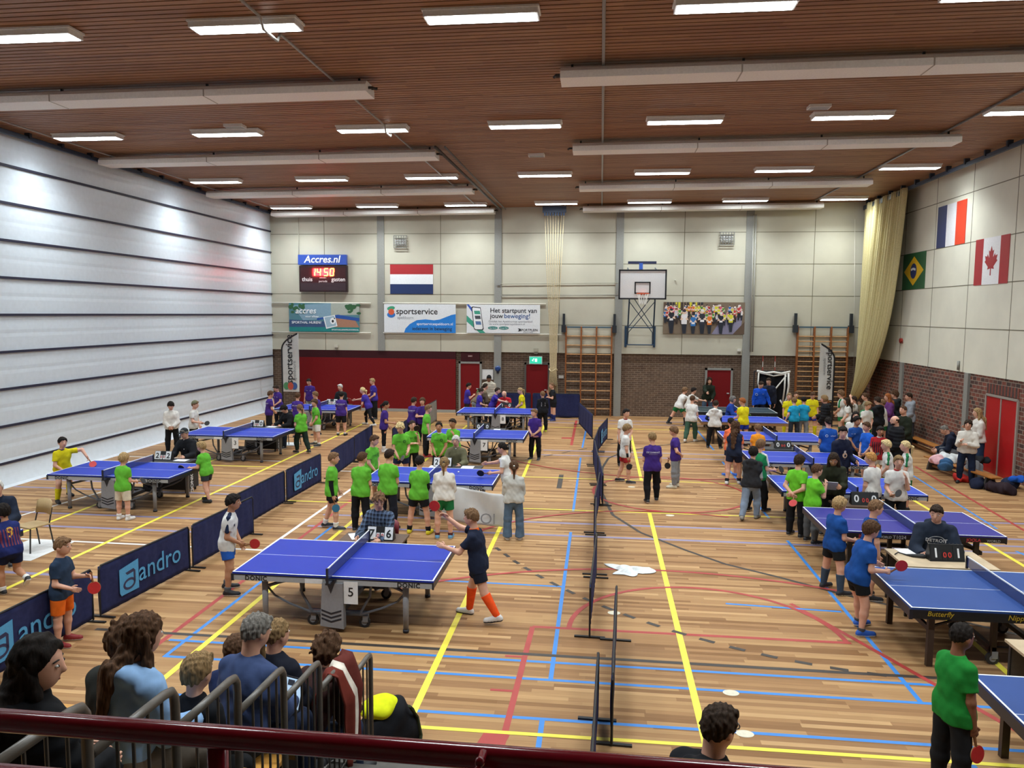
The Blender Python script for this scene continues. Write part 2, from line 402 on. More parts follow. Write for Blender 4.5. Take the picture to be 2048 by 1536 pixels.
# ---- luminaires: a white box with a glowing diffuser; the lamp inside gives the room its light
white_box = paint('e6e6e4', 0.5)
diff = mat('f2fbff', 0.5, kind='diffuser', emit=20.0)
def make_lamp_data():
    L = bpy.data.lights.new('tube_lamp', 'AREA'); L.shape = 'RECTANGLE'; L.size = 1.55; L.size_y = 0.26
    L.energy = LAMP_POWER; L.color = (0.90, 0.985, 1.0); L.spread = math.radians(130)
    return L
lamp_data = make_lamp_data()
def make_light():
    t = thing('ceiling_light', 'x', 'light', group='ceiling luminaires')
    b = MB().box((-0.83, -0.17, 0.0), (0.83, 0.17, 0.1)); 
    b.box((-0.85, -0.19, 0.08), (0.85, 0.19, 0.11))
    b.build('housing', white_box, t)
    MB().box((-0.80, -0.145, -0.006), (0.80, 0.145, 0.004)).build('diffuser', diff, t)
    l = bpy.data.objects.new('lamp', lamp_data); COL.objects.link(l); l.parent = t; l.location = (0, 0, -0.03)
    return t
rows = [(5.1, 'above the bleachers'), (11.42, 'in the row nearest the gallery'), (17.9, 'in the second row'), (24.2, 'in the third row'), (30.35, 'in the row at the far wall')]
place = ['beside the white divider', 'second from the white divider', 'third from the white divider', 'in the middle of its row', 'third from the flag wall', 'second from the flag wall', 'beside the flag wall']
dim_data = lamp_data.copy(); dim_data.energy = LAMP_POWER*0.45
lamp0 = make_light(); first = True
for y, rl in rows:
    for i in range(7):
        x = -12.53+3.58*i
        lab = 'white ceiling light %s, %s' % (rl, place[i])
        o = lamp0 if first else dup(lamp0, (0, 0, 0)); first = False
        o.location = (x, y, ceil_z(x)-0.115); o['label'] = lab
        if y < 8: [c for c in o.children if c.type == 'LIGHT'][0].data = dim_data

# ---- radiant heating panels hung under the slats
heat = paint('f0ede8', 0.5); heat_dark = mat('2b2826', 0.7)
def heater(x0, x1, y, label, bracket_side):
    t = thing('heating_panel', label, 'heater', ((x0+x1)/2, y, ceil_z((x0+x1)/2)-0.3), group='ceiling heating panels')
    L = x1-x0; tilt = math.atan(0.0067); t.rotation_euler = (0, -tilt, 0)
    MB().prism([(-0.28, 0), (0.28, 0), (0.28, 0.12), (0.2, 0.2), (-0.2, 0.2), (-0.28, 0.12)], 'x', -L/2, L/2).build('panel', heat, t)
    n = max(2, round(L/3.0))
    for k in range(1, n): MB().box((-L/2+L*k/n-0.012, -0.285, -0.004), (-L/2+L*k/n+0.012, 0.285, 0.13)).build('panel_seam', paint('a89f94'), t)
    for k in range(n+1): MB().box((-L/2+0.2+(L-0.4)*k/n-0.02, -0.02, 0.19), (-L/2+0.2+(L-0.4)*k/n+0.02, 0.02, 0.3)).build('hanger', heat_dark, t)
    xx = bracket_side*L/2
    MB().tube([(xx-0.02*bracket_side, 0.1, 0.14), (xx+0.1*bracket_side, 0.1, 0.14), (xx+0.12*bracket_side, 0.0, 0.1), (xx+0.08*bracket_side, -0.1, 0.1), (xx-0.02*bracket_side, -0.1, 0.1)], 0.025, n=6).build('pipe_bend', heat_dark, t)
for y, lab in ((14.35, 'nearest the gallery'), (20.3, 'second from the gallery'), (26.1, 'third from the gallery'), (31.4, 'at the far wall')):
    heater(-13.75, -4.35, y, 'long pale heating panel on the divider side, %s' % lab, 1)
for y, lab in ((14.0, 'nearest the gallery'), (20.0, 'second from the gallery'), (26.0, 'third from the gallery'), (31.35, 'at the far wall')):
    heater(-0.77, 8.45, y, 'long pale heating panel on the flag wall side, %s' % lab, -1)

# ---- conduits, rails and small fittings on the ceiling
def run(name, label, cat, pts, r, c, group=None, n=8):
    o = MB().tube(pts, r, n=n).build(name, paint(c, 0.45), smooth=True); return tag(o, label, cat, group)
run('conduit', 'thin grey conduit under the ceiling over the middle aisle', 'conduit', [(-0.03, 5, 8.56), (-0.02, 31.5, 8.56)], 0.025, '9a9792')
run('conduit', 'thin grey conduit crossing the lights second from the divider', 'conduit', [(-5.0, 6, 8.5), (-5.0, 11.1, 8.5), (-5.0, 11.2, 8.36), (-5.0, 11.7, 8.36), (-5.0, 11.8, 8.5), (-5.0, 17.6, 8.5), (-5.0, 17.7, 8.36), (-5.0, 18.1, 8.36), (-5.0, 18.2, 8.5), (-5.0, 31, 8.5)], 0.022, '9a9792')
run('conduit', 'thin grey conduit along the ceiling edge at the white divider', 'conduit', [(-13.4, 8, 8.44), (-13.4, 31, 8.44)], 0.02, '9a9792')
run('conduit', 'thin grey conduit along the ceiling near the flag wall', 'conduit', [(8.1, 8, 8.62), (8.1, 31, 8.62)], 0.025, '6f6d6b')
def railing_track(name, label, x, z, y0_, y1_):
    t = thing(name, label, 'rail', (x, (y0_+y1_)/2, z))
    L = y1_-y0_
    MB().box((-0.04, -L/2, -0.05), (0.04, L/2, 0.05)).build('rail', paint('2b3b52'), t)
    k = 0
    while k*1.15 < L:
        MB().box((-0.07, -L/2+k*1.15, 0.0), (0.07, -L/2+k*1.15+0.08, 0.18)).build('clamp', paint('26303f'), t); k += 1
railing_track('curtain_rail', 'blue ceiling rail along the white divider', -13.95, 8.38, 5, 31.5)
railing_track('curtain_rail', 'blue ceiling rail along the flag wall', 10.2, 8.5, 5, 31.6)
run('ceiling_track', 'double dark track on the ceiling left of the middle aisle', 'rail', [(-4.25, 19.6, 8.42), (-4.1, 31.3, 8.42)], 0.04, '4b4947')
run('ceiling_track', 'second thinner dark track beside the double ceiling track', 'rail', [(-4.0, 19.6, 8.42), (-3.9, 31.3, 8.42)], 0.025, '6b6967')
for (x, y), lab in (((-8.533, 17.454), 'small white vent over the second row on the divider side'), ((4.496, 17.238), 'small white vent over the second row on the flag side'),
                    ((4.566, 26.605), 'small white vent over the third row'), ((-1.826, 21.495), 'small white vent in the middle of the ceiling'), ((-8.394, 26.619), 'small white vent over the third row on the divider side')):
    t = thing('ceiling_vent', lab, 'vent', (x, y, ceil_z(x)-0.06), group='ceiling vents')
    MB().box((-0.22, -0.14, 0), (0.22, 0.14, 0.07)).build('vent_box', white_box, t)
    g = MB()
    for k in range(5): g.box((-0.2, -0.11+0.05*k, -0.006), (0.2, -0.09+0.05*k, 0.002))
    g.build('vent_slats', paint('a9a9a7'), t)

# ------------------------------------------------------------------ on the far wall
YW = YB-0.02
def wallrect(p, q):        # two opposite corners (x, z) -> centre and size
    return ((p[0]+q[0])/2, (p[1]+q[1])/2, abs(q[0]-p[0]), abs(q[1]-p[1]))
def plate(mb, x, z, w, h, y0=0.0, t=0.01, m=0):
    return mb.box((x-w/2, y0-t, z-h/2), (x+w/2, y0, z+h/2), m)
def wtext(mb, s, x, z, size, m, y=-0.012, **kw):
    return put_text(mb, s, (x, y, z), (1, 0, 0), (0, 0, 1), size, m, **kw)

# red sliding wall and doors
red = mat('74090f', 0.6, kind='paint', amt=0.04, spec=0.25); shaded_red = mat('380d14', 0.6, kind='paint', amt=0.04, spec=0.25)
x0, x1 = (-12.932, 0.405)[0], (-6.06, 0.542)[0]
mb = MB().box((x0, YB-0.02, 0.12), (x1, YB+0.12, 2.28), 0)
mb.box((x0, YB+0.0, 2.28), (x1, YB+0.12, 2.6), 1)  # top strip: shade below the wall overhang, put into a darker red
mb.box((x0, YB-0.04, 0.0), (x1, YB+0.12, 0.12), 2)
tag(mb.build('door_1', [red, shaded_red, paint('9a9a94')]), 'wide dark red sliding wall under a darker strip', 'door', kind='structure')
def door(n, xa, xb, z1, label, frame='8d8d88', zt=None):
    t = thing('door_%d' % n, label, 'door', ((xa+xb)/2, YB, 0)); t['kind'] = 'structure'
    w = xb-xa
    MB().box((-w/2, -0.0, 0), (w/2, 0.12, z1)).build('door_leaf', red, t)
    f = MB().box((-w/2-0.08, -0.02, 0), (-w/2, 0.12, z1+0.08)).box((w/2, -0.02, 0), (w/2+0.08, 0.12, z1+0.08)).box((-w/2-0.08, -0.02, z1), (w/2+0.08, 0.12, z1+0.08))
    f.build('door_frame', paint(frame), t)
    MB().box((w/2-0.14, -0.05, 1.02), (w/2-0.05, -0.01, 1.06)).build('door_handle', metal('b8b8b8'), t)
    return t
d = door(2, (-5.844, 0.547)[0], (-5.028, 0.563)[0], 2.1, 'red door beside the wide red sliding wall')
MB().box((-0.4, 0.02, 2.2), (0.4, 0.1, 2.58)).build('top_panel', shaded_red, d)
m_ = MB(); plate(m_, 0, 2.42, 0.2, 0.09, 0.02); wtext(m_, 'EHBO', 0, 2.395, 0.065, 1, y=0.005); m_.build('sign', [paint('5c1a20'), paint('e8e4e0')], d)
door(3, (-3.051, 0.603)[0], (-2.145, 0.621)[0], 2.1, 'red door below the green exit sign', '55504b')
door(4, (4.371, 0.751)[0], (5.308, 0.77)[0], 1.98, 'red door beside the net trolley')

# exit sign
x, z, w, h = wallrect((-2.899, 2.415), (-2.414, 2.15))
t = thing('exit_sign', 'green lit exit sign above the red door', 'sign', (x, YB-0.02, z))
plate(MB(), 0, 0, w+0.06, h+0.06, 0, 0.05).build('sign_case', paint('c8d8d4'), t)
m_ = MB(); plate(m_, 0, 0, w, h, -0.05, 0.006, 0)
m_.box((-0.03, -0.06, -0.06), (0.06, -0.057, 0.07), 1); m_.ball((-0.08, -0.058, 0.055), (0.022, 0.004, 0.022), 1, 8, 6)
m_.add([(-0.16, -0.059, 0.0), (-0.1, -0.059, 0.05), (-0.1, -0.059, -0.05)], [(0, 1, 2)], 1)
m_.build('pictogram', [mat('2fc9a4', 0.5, emit=0.55), mat('ecfffa', 0.5, emit=0.9)], t)

# grilles, boxes
for (p, q), lab in ((((-8.667, 7.431), (-8.132, 6.931)), 'grey wire-caged lamp above the striped flag'), (((4.699, 7.512), (5.243, 7.016)), 'grey wire-caged lamp above the runners photo')):
    x, z, w, h = wallrect(p, q)
    t = thing('caged_lamp', lab, 'lamp', (x, YW, z), group='caged wall lamps')
    plate(MB(), 0, 0, w*0.85, h*0.5, 0.0, 0.08).build('lamp_body', mat('e8e8e6', 0.3), t)
    g = MB()
    for i in range(6):
        g.box((-w/2+w*i/5-0.012, -0.14, -h/2), (-w/2+w*i/5+0.012, -0.12, h/2)); g.box((-w/2, -0.14, -h/2+h*i/5-0.012), (w/2, -0.12, -h/2+h*i/5+0.012))
    for sx in (-1, 1):
        for sz in (-1, 1): g.box((sx*w/2-0.01, -0.14, sz*h/2-0.01), (sx*w/2+0.01, 0, sz*h/2+0.01))
    g.build('cage', metal('70706c'), t)
for (x, z), lab, c, s in (((-11.256, 2.775), 'small white box above the red sliding wall', 'c9c5b6', 0.16), ((-2.65, 2.711), 'small grey speaker box above the exit sign', 'a9a491', 0.2), ((5.597, 2.814), 'small white box below the runners photo', 'd9d6cb', 0.15),
                          ((2.976, 5.621), 'small white sensor right of the backboard', 'cfccc0', 0.05), ((-4.223, 5.419), 'small round intercom on the pillar', '8b8b88', 0.12)):
    t = thing('wall_box', lab, 'box', (x, YW, z), group='wall boxes')
    plate(MB(), 0, 0, s, s*0.7, 0, 0.07).build('case', paint(c), t)
    plate(MB(), 0, -s*0.6, s*0.7, s*0.35, 0, 0.05).build('cover', paint('8e8a7d'), t)
t = thing('blue_bell', 'round blue bell on the grey pillar', 'bell', (-4.245, 1.912)[:1]+(YB-0.05,)+(-4.245, 1.912)[1:])
MB().tube([(0, 0, 0), (0, -0.06, 0), (0, -0.1, 0)], [0.12, 0.12, 0.07], n=20).build('bell_dome', metal('1e3f7a'), t)
MB().box((-0.05, -0.04, -0.2), (0.05, 0, -0.1)).build('bell_bracket', metal('2b2f3c'), t)
x, z, w, h = wallrect((-4.947, 1.859), (-4.455, 1.423))
t = thing('notice_board', 'white notice board beside the red door', 'notice', (x, YB+0.09, z))
plate(MB(), 0, 0, w, h, 0, 0.02).build('frame', paint('b9bcc0'), t); plate(MB(), 0, 0.0, w-0.05, h-0.05, -0.02, 0.004).build('paper', paint('e9eaec'), t)
x, z, w, h = wallrect((-1.698, 1.658), (-1.488, 1.536))
t = thing('small_notice', 'small white plate between the ropes and the wall bars', 'sign', (x, YB+0.09, z)); plate(MB(), 0, 0, w, h, 0, 0.015).build('plate', paint('d9d6cf'), t)

# scoreboard
x, z, w, h = wallrect((-12.8, 6.181), (-10.694, 5.084))
t = thing('scoreboard', 'dark electronic scoreboard with glowing red clock reading 14 50', 'scoreboard', (x, YW, z))
plate(MB(), 0, 0, w, h, 0, 0.16).build('case', paint('2a1518', 0.4), t)
m_ = MB()
for i in range(1): plate(m_, 0, -h*0.30, w*0.94, h*0.3, -0.16, 0.006, 0)
plate(m_, 0, 0.12, w*0.94, h*0.62, -0.16, 0.004, 1)
m_.build('face', [paint('3b2a30', 0.3), paint('3a1519', 0.3)], t)
m_ = MB(); wtext(m_, 'thuis', -w*0.33, -0.1, 0.24, 0, y=-0.175, bold=0.012); wtext(m_, 'gasten', w*0.32, -0.1, 0.24, 0, y=-0.175, bold=0.012)
wtext(m_, 'minuten', 0, 0.02, 0.09, 0, y=-0.175); wtext(m_, 'periode', 0, -0.14, 0.12, 0, y=-0.175)
m_.build('lettering', mat('f0e8e8', 0.5), t)
SEG = {'0': 'abcdef', '1': 'bc', '4': 'fgbc', '5': 'afgcd'}
def digit(mb, ch, x, z, w, h, y, th):
    segs = {'a': (0, h/2, w, th), 'd': (0, -h/2, w, th), 'g': (0, 0, w, th), 'f': (-w/2, h/4, th, h/2), 'b': (w/2, h/4, th, h/2), 'e': (-w/2, -h/4, th, h/2), 'c': (w/2, -h/4, th, h/2)}
    for s in SEG[ch]:
        a, b_, c, d_ = segs[s]
        sh = 0.12*b_
        mb.box((x+a+sh-c/2, y-0.01, z+b_-d_/2), (x+a+sh+c/2, y, z+b_+d_/2))
m_ = MB()
for ch, dx in zip('1450', (-0.42, -0.18, 0.14, 0.40)): digit(m_, ch, dx, 0.28, 0.15, 0.30, -0.175, 0.045)
m_.build('digits', mat('ff5a28', 0.4, emit=14.0), t)
for k in range(1):
    L = bpy.data.lights.new('red_glow', 'AREA'); L.shape = 'RECTANGLE'; L.size = 0.9; L.size_y = 0.3; L.energy = 70; L.color = (1, 0.05, 0.06)
    lo = bpy.data.objects.new('red_glow', L); COL.objects.link(lo); lo.parent = t; lo.location = (0, -0.2, 0.28); lo.rotation_euler = (math.radians(90), 0, 0)
x, z, w, h = wallrect((-12.836, 6.647), (-10.723, 6.224))
t = thing('name_sign', 'blue sign with white italic letters above the scoreboard', 'sign', (x, YW, z))
plate(MB(), 0, 0, w, h, 0, 0.18).build('sign_box', paint('2f4fa8', 0.4), t)
m_ = MB(); wtext(m_, 'Accres.nl', 0, -0.12, 0.42, 0, y=-0.19, bold=0.016, shear=0.2); m_.build('lettering', paint('f2f4f8'), t)
run('cable', 'thin pale cable running up from the scoreboard', 'cable', [((-12.852, 8.122)[0], YW-0.02, 8.3), ((-12.859, 6.605)[0], YW-0.02, (-12.859, 6.605)[1])], 0.015, 'cfcabb')

# flags painted on the walls
x, z, w, h = wallrect((-8.87, 6.245), (-7.023, 5.014))
t = thing('netherlands_flag', 'red, white and blue striped flag on the far wall', 'flag', (x, YW+0.01, z))
m_ = MB()
for k in range(3): plate(m_, 0, h/3-h/3*k, w, h/3, 0, 0.01, k)
m_.build('stripes', [paint('a8282d'), paint('e6e9ec'), paint('1d3160')], t)
def rflag(p, q):   # on the right wall: (y, z)
    return ((p[0]+q[0])/2, (p[1]+q[1])/2, abs(p[0]-q[0]), abs(p[1]-q[1]))
def rplate(mb, y, z, w, h, x0=0.0, t=0.01, m=0): return mb.box((x0-t, y-w/2, z-h/2), (x0, y+w/2, z+h/2), m)
y, z, w, h = rflag((26.094, 7.024), (24.168, 7.001)); z = ((26.179, 7.661)[1]+(26.007, 6.373)[1])/2; h = abs((26.179, 7.661)[1]-(26.007, 6.373)[1])
t = thing('france_flag', 'blue, white and red upright striped flag on the side wall', 'flag', (XR-0.002, y, z))
m_ = MB()
for k in range(3): rplate(m_, w/3-w/3*k, 0, w/3, h, 0, 0.01, k)
m_.build('stripes', [paint('232f63'), paint('e6e6ea'), paint('e0401f')], t)
y, z, w, h = rflag((28.731, 5.745), (26.832, 5.743)); z = ((28.773, 6.377)[1]+(28.603, 5.144)[1])/2; h = abs((28.773, 6.377)[1]-(28.603, 5.144)[1])
t = thing('brazil_flag', 'green flag with yellow diamond and blue disc on the side wall', 'flag', (XR-0.002, y, z))
m_ = MB(); rplate(m_, 0, 0, w, h, 0, 0.01, 0)
m_.prism([(-w*0.43, 0), (0, -h*0.4), (w*0.43, 0), (0, h*0.4)], 'x', -0.014, -0.01, 1)
m_.prism([(h*0.21*math.cos(a*math.pi/16), h*0.21*math.sin(a*math.pi/16)) for a in range(32)], 'x', -0.018, -0.014, 2)
r1, r2 = h*0.42, h*0.36
aa = [math.radians(66+ (112-66)*i/10) for i in range(11)]
m_.prism([(h*0.02-r1*math.cos(a), -h*0.33+r1*math.sin(a)) for a in aa]+[(h*0.02-r2*math.cos(a), -h*0.33+r2*math.sin(a)) for a in reversed(aa)], 'x', -0.021, -0.018, 3)
m_.build('field', [paint('1f5b34'), paint('e6b820'), paint('26346b'), paint('dfe3e6')], t)
y, z, w, h = rflag((23.466, 5.793), (21.62, 5.773)); z = ((23.543, 6.392)[1]+(23.377, 5.11)[1])/2; h = abs((23.543, 6.392)[1]-(23.377, 5.11)[1])
t = thing('canada_flag', 'red and white flag with a red maple leaf on the side wall', 'flag', (XR-0.002, y, z))
m_ = MB(); rplate(m_, 0, 0, w*0.5, h, 0, 0.01, 1); rplate(m_, w*0.375, 0, w*0.25, h, 0, 0.01, 0); rplate(m_, -w*0.375, 0, w*0.25, h, 0, 0.01, 0)
leaf = [(0, 0.5), (0.09, 0.32), (0.18, 0.37), (0.13, 0.1), (0.27, 0.24), (0.3, 0.16), (0.45, 0.19), (0.39, 0.04), (0.46, -0.01), (0.2, -0.2), (0.24, -0.29), (0.03, -0.26), (0.035, -0.5), (0, -0.5)]
pts = leaf+[(-a, b_) for a, b_ in reversed(leaf[1:-1])]
m_.prism([(a*h*0.58, b_*h*0.62) for a, b_ in pts], 'x', -0.014, -0.01, 0)
m_.build('field', [paint('a8242f'), paint('e9e9ec')], t)

# banners hung on rails
def banner_rail(xa, xb, z, lab):
    run('banner_rail', lab, 'rail', [(xa, YW-0.03, z), (xb, YW-0.03, z)], 0.03, 'd8d3c6', 'banner rails')
banner_rail((-14.088, 4.598)[0], (-9.712, 4.623)[0], (-11.961, 4.61)[1], 'white banner rail above the teal banner')
banner_rail((-14.116, 3.326)[0], (-9.724, 3.37)[0], (-11.982, 3.347)[1], 'white banner rail below the teal banner')
banner_rail((-9.166, 4.605)[0], (-2.253, 4.643)[0], (-6.296, 4.621)[1], 'white banner rail above the two white banners')
banner_rail((-9.177, 3.332)[0], (-1.347, 3.411)[0], (-6.297, 3.361)[1], 'white banner rail below the two white banners')
def banner(name, p, q, label, c):
    x, z, w, h = wallrect(p, q)
    t = thing(name, label, 'banner', (x, YW-0.06, z))
    plate(MB(), 0, 0, w, h, 0, 0.012).build('cloth', paint(c, 0.5), t)
    return t, w, h
def poly2(mb, pts, y, m):
    mb.add([(a, y, b_) for a, b_ in pts], [tuple(range(len(pts)))], m)
def disc2(mb, x, z, rx, rz_, y, m, n=24, rot=0.0):
    c, s = math.cos(rot), math.sin(rot)
    poly2(mb, [(x+rx*math.cos(a*2*math.pi/n)*c-rz_*math.sin(a*2*math.pi/n)*s, z+rx*math.cos(a*2*math.pi/n)*s+rz_*math.sin(a*2*math.pi/n)*c) for a in range(n)], y, m)
t, w, h = banner('sports_hall_banner', (-13.323, 4.603), (-10.208, 3.386), 'teal photo banner with white lettering below the scoreboard', '4f7f8c')
m_ = MB()
plate(m_, 0, -h*0.42, w, h*0.16, -0.012, 0.003, 0)
poly2(m_, [(-w*0.45, h*0.42), (w*0.1, h*0.5), (w*0.1, -h*0.05), (-w*0.3, -h*0.1)], -0.014, 1)
poly2(m_, [(-w*0.1, -h*0.03), (w*0.2, h*0.1), (w*0.5, -0.02), (w*0.5, -h*0.12), (w*0.1, -h*0.0), (-w*0.1, -h*0.1)], -0.016, 2)
poly2(m_, [(w*0.16, h*0.0), (w*0.42, 0), (w*0.5, -h*0.34), (w*0.1, -h*0.34)], -0.015, 3)
poly2(m_, [(w*0.1, h*0.5), (w*0.5, h*0.5), (w*0.5, h*0.1), (w*0.1, h*0.08)], -0.0145, 4)
for k in range(26):
    r = random.Random(k); disc2(m_, (w*0.3+r.random()*w*0.2) if k % 2 else (-w*0.5+r.random()*w*0.22), h*0.15+r.random()*h*0.3, 0.06+r.random()*0.06, 0.05+r.random()*0.05, -0.017-0.0001*k, 5, 7)
poly2(m_, [(-w*0.5, -h*0.08), (w*0.02, -h*0.14), (w*0.02, -h*0.34), (-w*0.5, -h*0.34)], -0.015, 6)
poly2(m_, [(-w*0.01, h*0.02), (w*0.155, h*0.09), (w*0.19, -h*0.3), (w*0.03, -h*0.4)], -0.0215, 7)
poly2(m_, [(0.02, h*0.0), (w*0.145, h*0.06), (w*0.175, -h*0.28), (w*0.04, -h*0.35)], -0.0225, 8)
disc2(m_, w*0.125, -h*0.12, 0.12, 0.14, -0.0235, 7); disc2(m_, w*0.125, -h*0.13, 0.05, 0.06, -0.0245, 9); disc2(m_, w*0.15, -h*0.03, 0.03, 0.03, -0.0245, 9)
wtext(m_, 'accres', -w*0.26, h*0.14, 0.36, 7, y=-0.027, bold=0.012, shear=0.18)
wtext(m_, 'voor elkaar', -w*0.17, h*0.0, 0.13, 7, y=-0.027, bold=0.008, shear=0.15)
wtext(m_, 'SPORTHAL HUREN?', -w*0.25, -h*0.22, 0.15, 7, y=-0.027, bold=0.012)
wtext(m_, 'SPORTHALLENAPELDOORN.NL', w*0.3, -h*0.45, 0.085, 7, y=-0.027, bold=0.01)
m_.build('print', [paint('13807f'), paint('7f9fb2'), paint('1f4fa0'), paint('a77860'), paint('a9b0a5'), paint('2f5f3a'), paint('34507a'), paint('eef2f4'), paint('9db8c8'), paint('23262c')], t, fix=False)
def logo3(m_, x, z, s, y, g, o, b_):
    disc2(m_, x-0.02*s, z+0.42*s, 0.5*s, 0.26*s, y, g, 20, 0.18)
    disc2(m_, x, z-0.38*s, 0.52*s, 0.36*s, y-0.001, b_, 24)
    disc2(m_, x+0.02*s, z-0.02*s, 0.38*s, 0.38*s, y-0.002, o, 24)
t, w, h = banner('sports_banner', (-9.123, 4.584), (-6.04, 3.385), 'white and blue banner with three coloured discs and black lettering', 'e2e6ea')
m_ = MB()
curve = [(-w*0.22, -h*0.5), (-w*0.2, -h*0.36), (-w*0.14, -h*0.2), (-w*0.04, -h*0.06), (w*0.08, -h*0.03), (w*0.2, -h*0.06), (w*0.28, -h*0.03), (w*0.36, h*0.05), (w*0.44, h*0.13), (w*0.5, h*0.16), (w*0.5, -h*0.5)]
poly2(m_, curve, -0.014, 0)
logo3(m_, -w*0.4, h*0.23, 0.34, -0.015, 1, 2, 3)
wtext(m_, 'sportservice', -w*0.04, h*0.15, 0.36, 4, y=-0.016, bold=0.010)
wtext(m_, 'apeldoorn', -w*0.2, -h*0.02, 0.17, 5, y=-0.016)
wtext(m_, 'sportserviceapeldoorn.nl', w*0.21, -h*0.23, 0.155, 6, y=-0.016, bold=0.008)
wtext(m_, 'iedereen in beweging', w*0.17, -h*0.41, 0.20, 4, y=-0.016, bold=0.008)
m_.build('print', [paint('1f7fd6'), paint('3f9f78'), paint('d85a36'), paint('2f74c4'), paint('15161b'), paint('8d9298'), paint('eef4fa')], t, fix=False)
t, w, h = banner('phone_banner', (-5.572, 4.583), (-2.49, 3.4), 'white banner with a drawn phone and dark lettering', 'e4e7ea')
m_ = MB()
poly2(m_, [(-w*0.5, h*0.5), (-w*0.47, h*0.5), (-w*0.33, h*0.1), (-w*0.33, -h*0.1)], -0.014, 0)
poly2(m_, [(-w*0.5, h*0.12), (-w*0.24, -h*0.5), (-w*0.32, -h*0.5), (-w*0.5, -h*0.1)], -0.014, 1)
ph = [(-0.42, 0.43), (-0.31, 0.4), (-0.265, -0.36), (-0.28, -0.4), (-0.38, -0.4), (-0.4, -0.36), (-0.435, 0.4)]
poly2(m_, [(a*w, b_*h) for a, b_ in ph], -0.016, 2)
poly2(m_, [(-0.349*w+(a+0.349)*w*0.86, b_*h*0.93) for a, b_ in ph], -0.017, 3)
for k, (zc, mm) in enumerate(((0.22, 1), (0.05, 4), (-0.15, 5))): poly2(m_, [(-w*0.4+0.03*k, h*(zc+0.06)), (-w*0.32+0.02*k, h*(zc+0.06)), (-w*0.31+0.02*k, h*(zc-0.06)), (-w*0.39+0.03*k, h*(zc-0.06))], -0.018, mm)
wtext(m_, 'Het startpunt van', w*0.14, h*0.22, 0.275, 2, y=-0.016, bold=0.012)
wtext(m_, 'jouw', -w*0.09, h*0.03, 0.275, 2, y=-0.016, bold=0.012); wtext(m_, 'beweging!', w*0.19, h*0.03, 0.275, 6, y=-0.016, bold=0.010)
wtext(m_, 'Ontdek het Apeldoornse sportaanbod', w*0.1, -h*0.12, 0.118, 7, y=-0.016); wtext(m_, 'via www.sportpleinapeldoorn.nl', w*0.05, -h*0.21, 0.118, 7, y=-0.016)
for k in (0, 1): disc2(m_, -w*0.14+k*w*0.15, -h*0.32, w*0.068, h*0.055, -0.016, 8, 20)
wtext(m_, 'App Store', -w*0.14, -h*0.34, 0.07, 3, y=-0.018); wtext(m_, 'Google Play', w*0.01, -h*0.34, 0.065, 3, y=-0.018)
wtext(m_, 'SPORTPLEIN', w*0.35, -h*0.42, 0.135, 2, y=-0.016, bold=0.014); wtext(m_, 'APELDOORN', w*0.34, -h*0.48, 0.07, 7, y=-0.016)
poly2(m_, [(w*0.2, -h*0.33), (w*0.225, -h*0.33), (w*0.245, -h*0.38), (w*0.225, -h*0.43), (w*0.2, -h*0.43), (w*0.22, -h*0.38)], -0.016, 2)
m_.build('print', [paint('3a5fc0'), paint('3f9f86'), paint('1c1f2a'), paint('eef1f4'), paint('4a4d55'), paint('5577a8'), paint('2c5a94'), paint('7d828a'), paint('1f7f78')], t, fix=False)
# photograph of runners: a generic crowd in a street
x, z, w, h = wallrect((2.539, 4.731), (5.773, 3.442))
t = thing('runners_photo', 'wide photo print of a crowd of runners on a street', 'photo', (x, YW, z))
plate(MB(), 0, 0, w, h, 0, 0.03).build('board', paint('7a6a58'), t)
m_ = MB(); r = random.Random(5)
PC = ['2a2c38', '3a2f2a', 'c9c7d2', 'd8d23a', '4f9a3a', 'd8567a', 'e07a2a', '2f74b8', 'e6e2e4', '1f2430', 'b07a5a', 'e8c8b0', 'c23a3a', '5d4a3c', '8a86a0']
poly2(m_, [(w*0.1, -h*0.5), (w*0.45, -h*0.5), (w*0.47, 0), (w*0.25, h*0.1)], -0.031, 14)
poly2(m_, [(w*0.36, -h*0.5), (w*0.5, -h*0.5), (w*0.5, -h*0.1)], -0.032, 13)
for k in range(14): plate(m_, -w*0.48+k*w*0.035, h*0.33, 0.05+0.04*r.random(), h*0.33, -0.03, 0.003+0.0002*k, r.choice((0, 1, 13, 3)))
def runner(x, z, s, y, top, leg):
    poly2(m_, [(x-0.13*s, z-0.38*s), (x+0.12*s, z-0.38*s), (x+0.14*s, z), (x+0.1*s, z+0.1*s), (x-0.1*s, z+0.1*s), (x-0.15*s, z)], y, top)
    for q in (-1, 1): poly2(m_, [(x+q*0.13*s, z), (x+q*0.2*s, z-0.2*s), (x+q*0.06*s, z-0.16*s), (x+q*0.06*s, z-0.1*s), (x+q*0.11*s, z-0.1*s)], y-0.0003, 11)
    poly2(m_, [(x-0.12*s, max(z-0.38*s, -h*0.49)), (x+0.12*s, max(z-0.38*s, -h*0.49)), (x+0.08*s, max(z-0.95*s, -h*0.49)), (x-0.07*s, max(z-0.95*s, -h*0.49))], y, leg)
    plate(m_, x, z-0.22*s, 0.17*s, 0.1*s, y-0.0002, 0.0004, 8)
    disc2(m_, x, z+0.2*s, 0.075*s, 0.1*s, y-0.0005, 11, 12); disc2(m_, x, z+0.25*s, 0.08*s, 0.06*s, y-0.0007, r.choice((0, 1, 8, 13)), 10)
for k in range(120):
    zz = h*0.05+r.random()*h*0.36; runner(-w*0.48+r.random()*w*0.96, min(zz, h*0.33), 0.34+0.12*r.random(), -0.035-0.00025*k, r.choice((3, 4, 5, 6, 7, 8, 12, 2)), r.choice((0, 1, 9)))
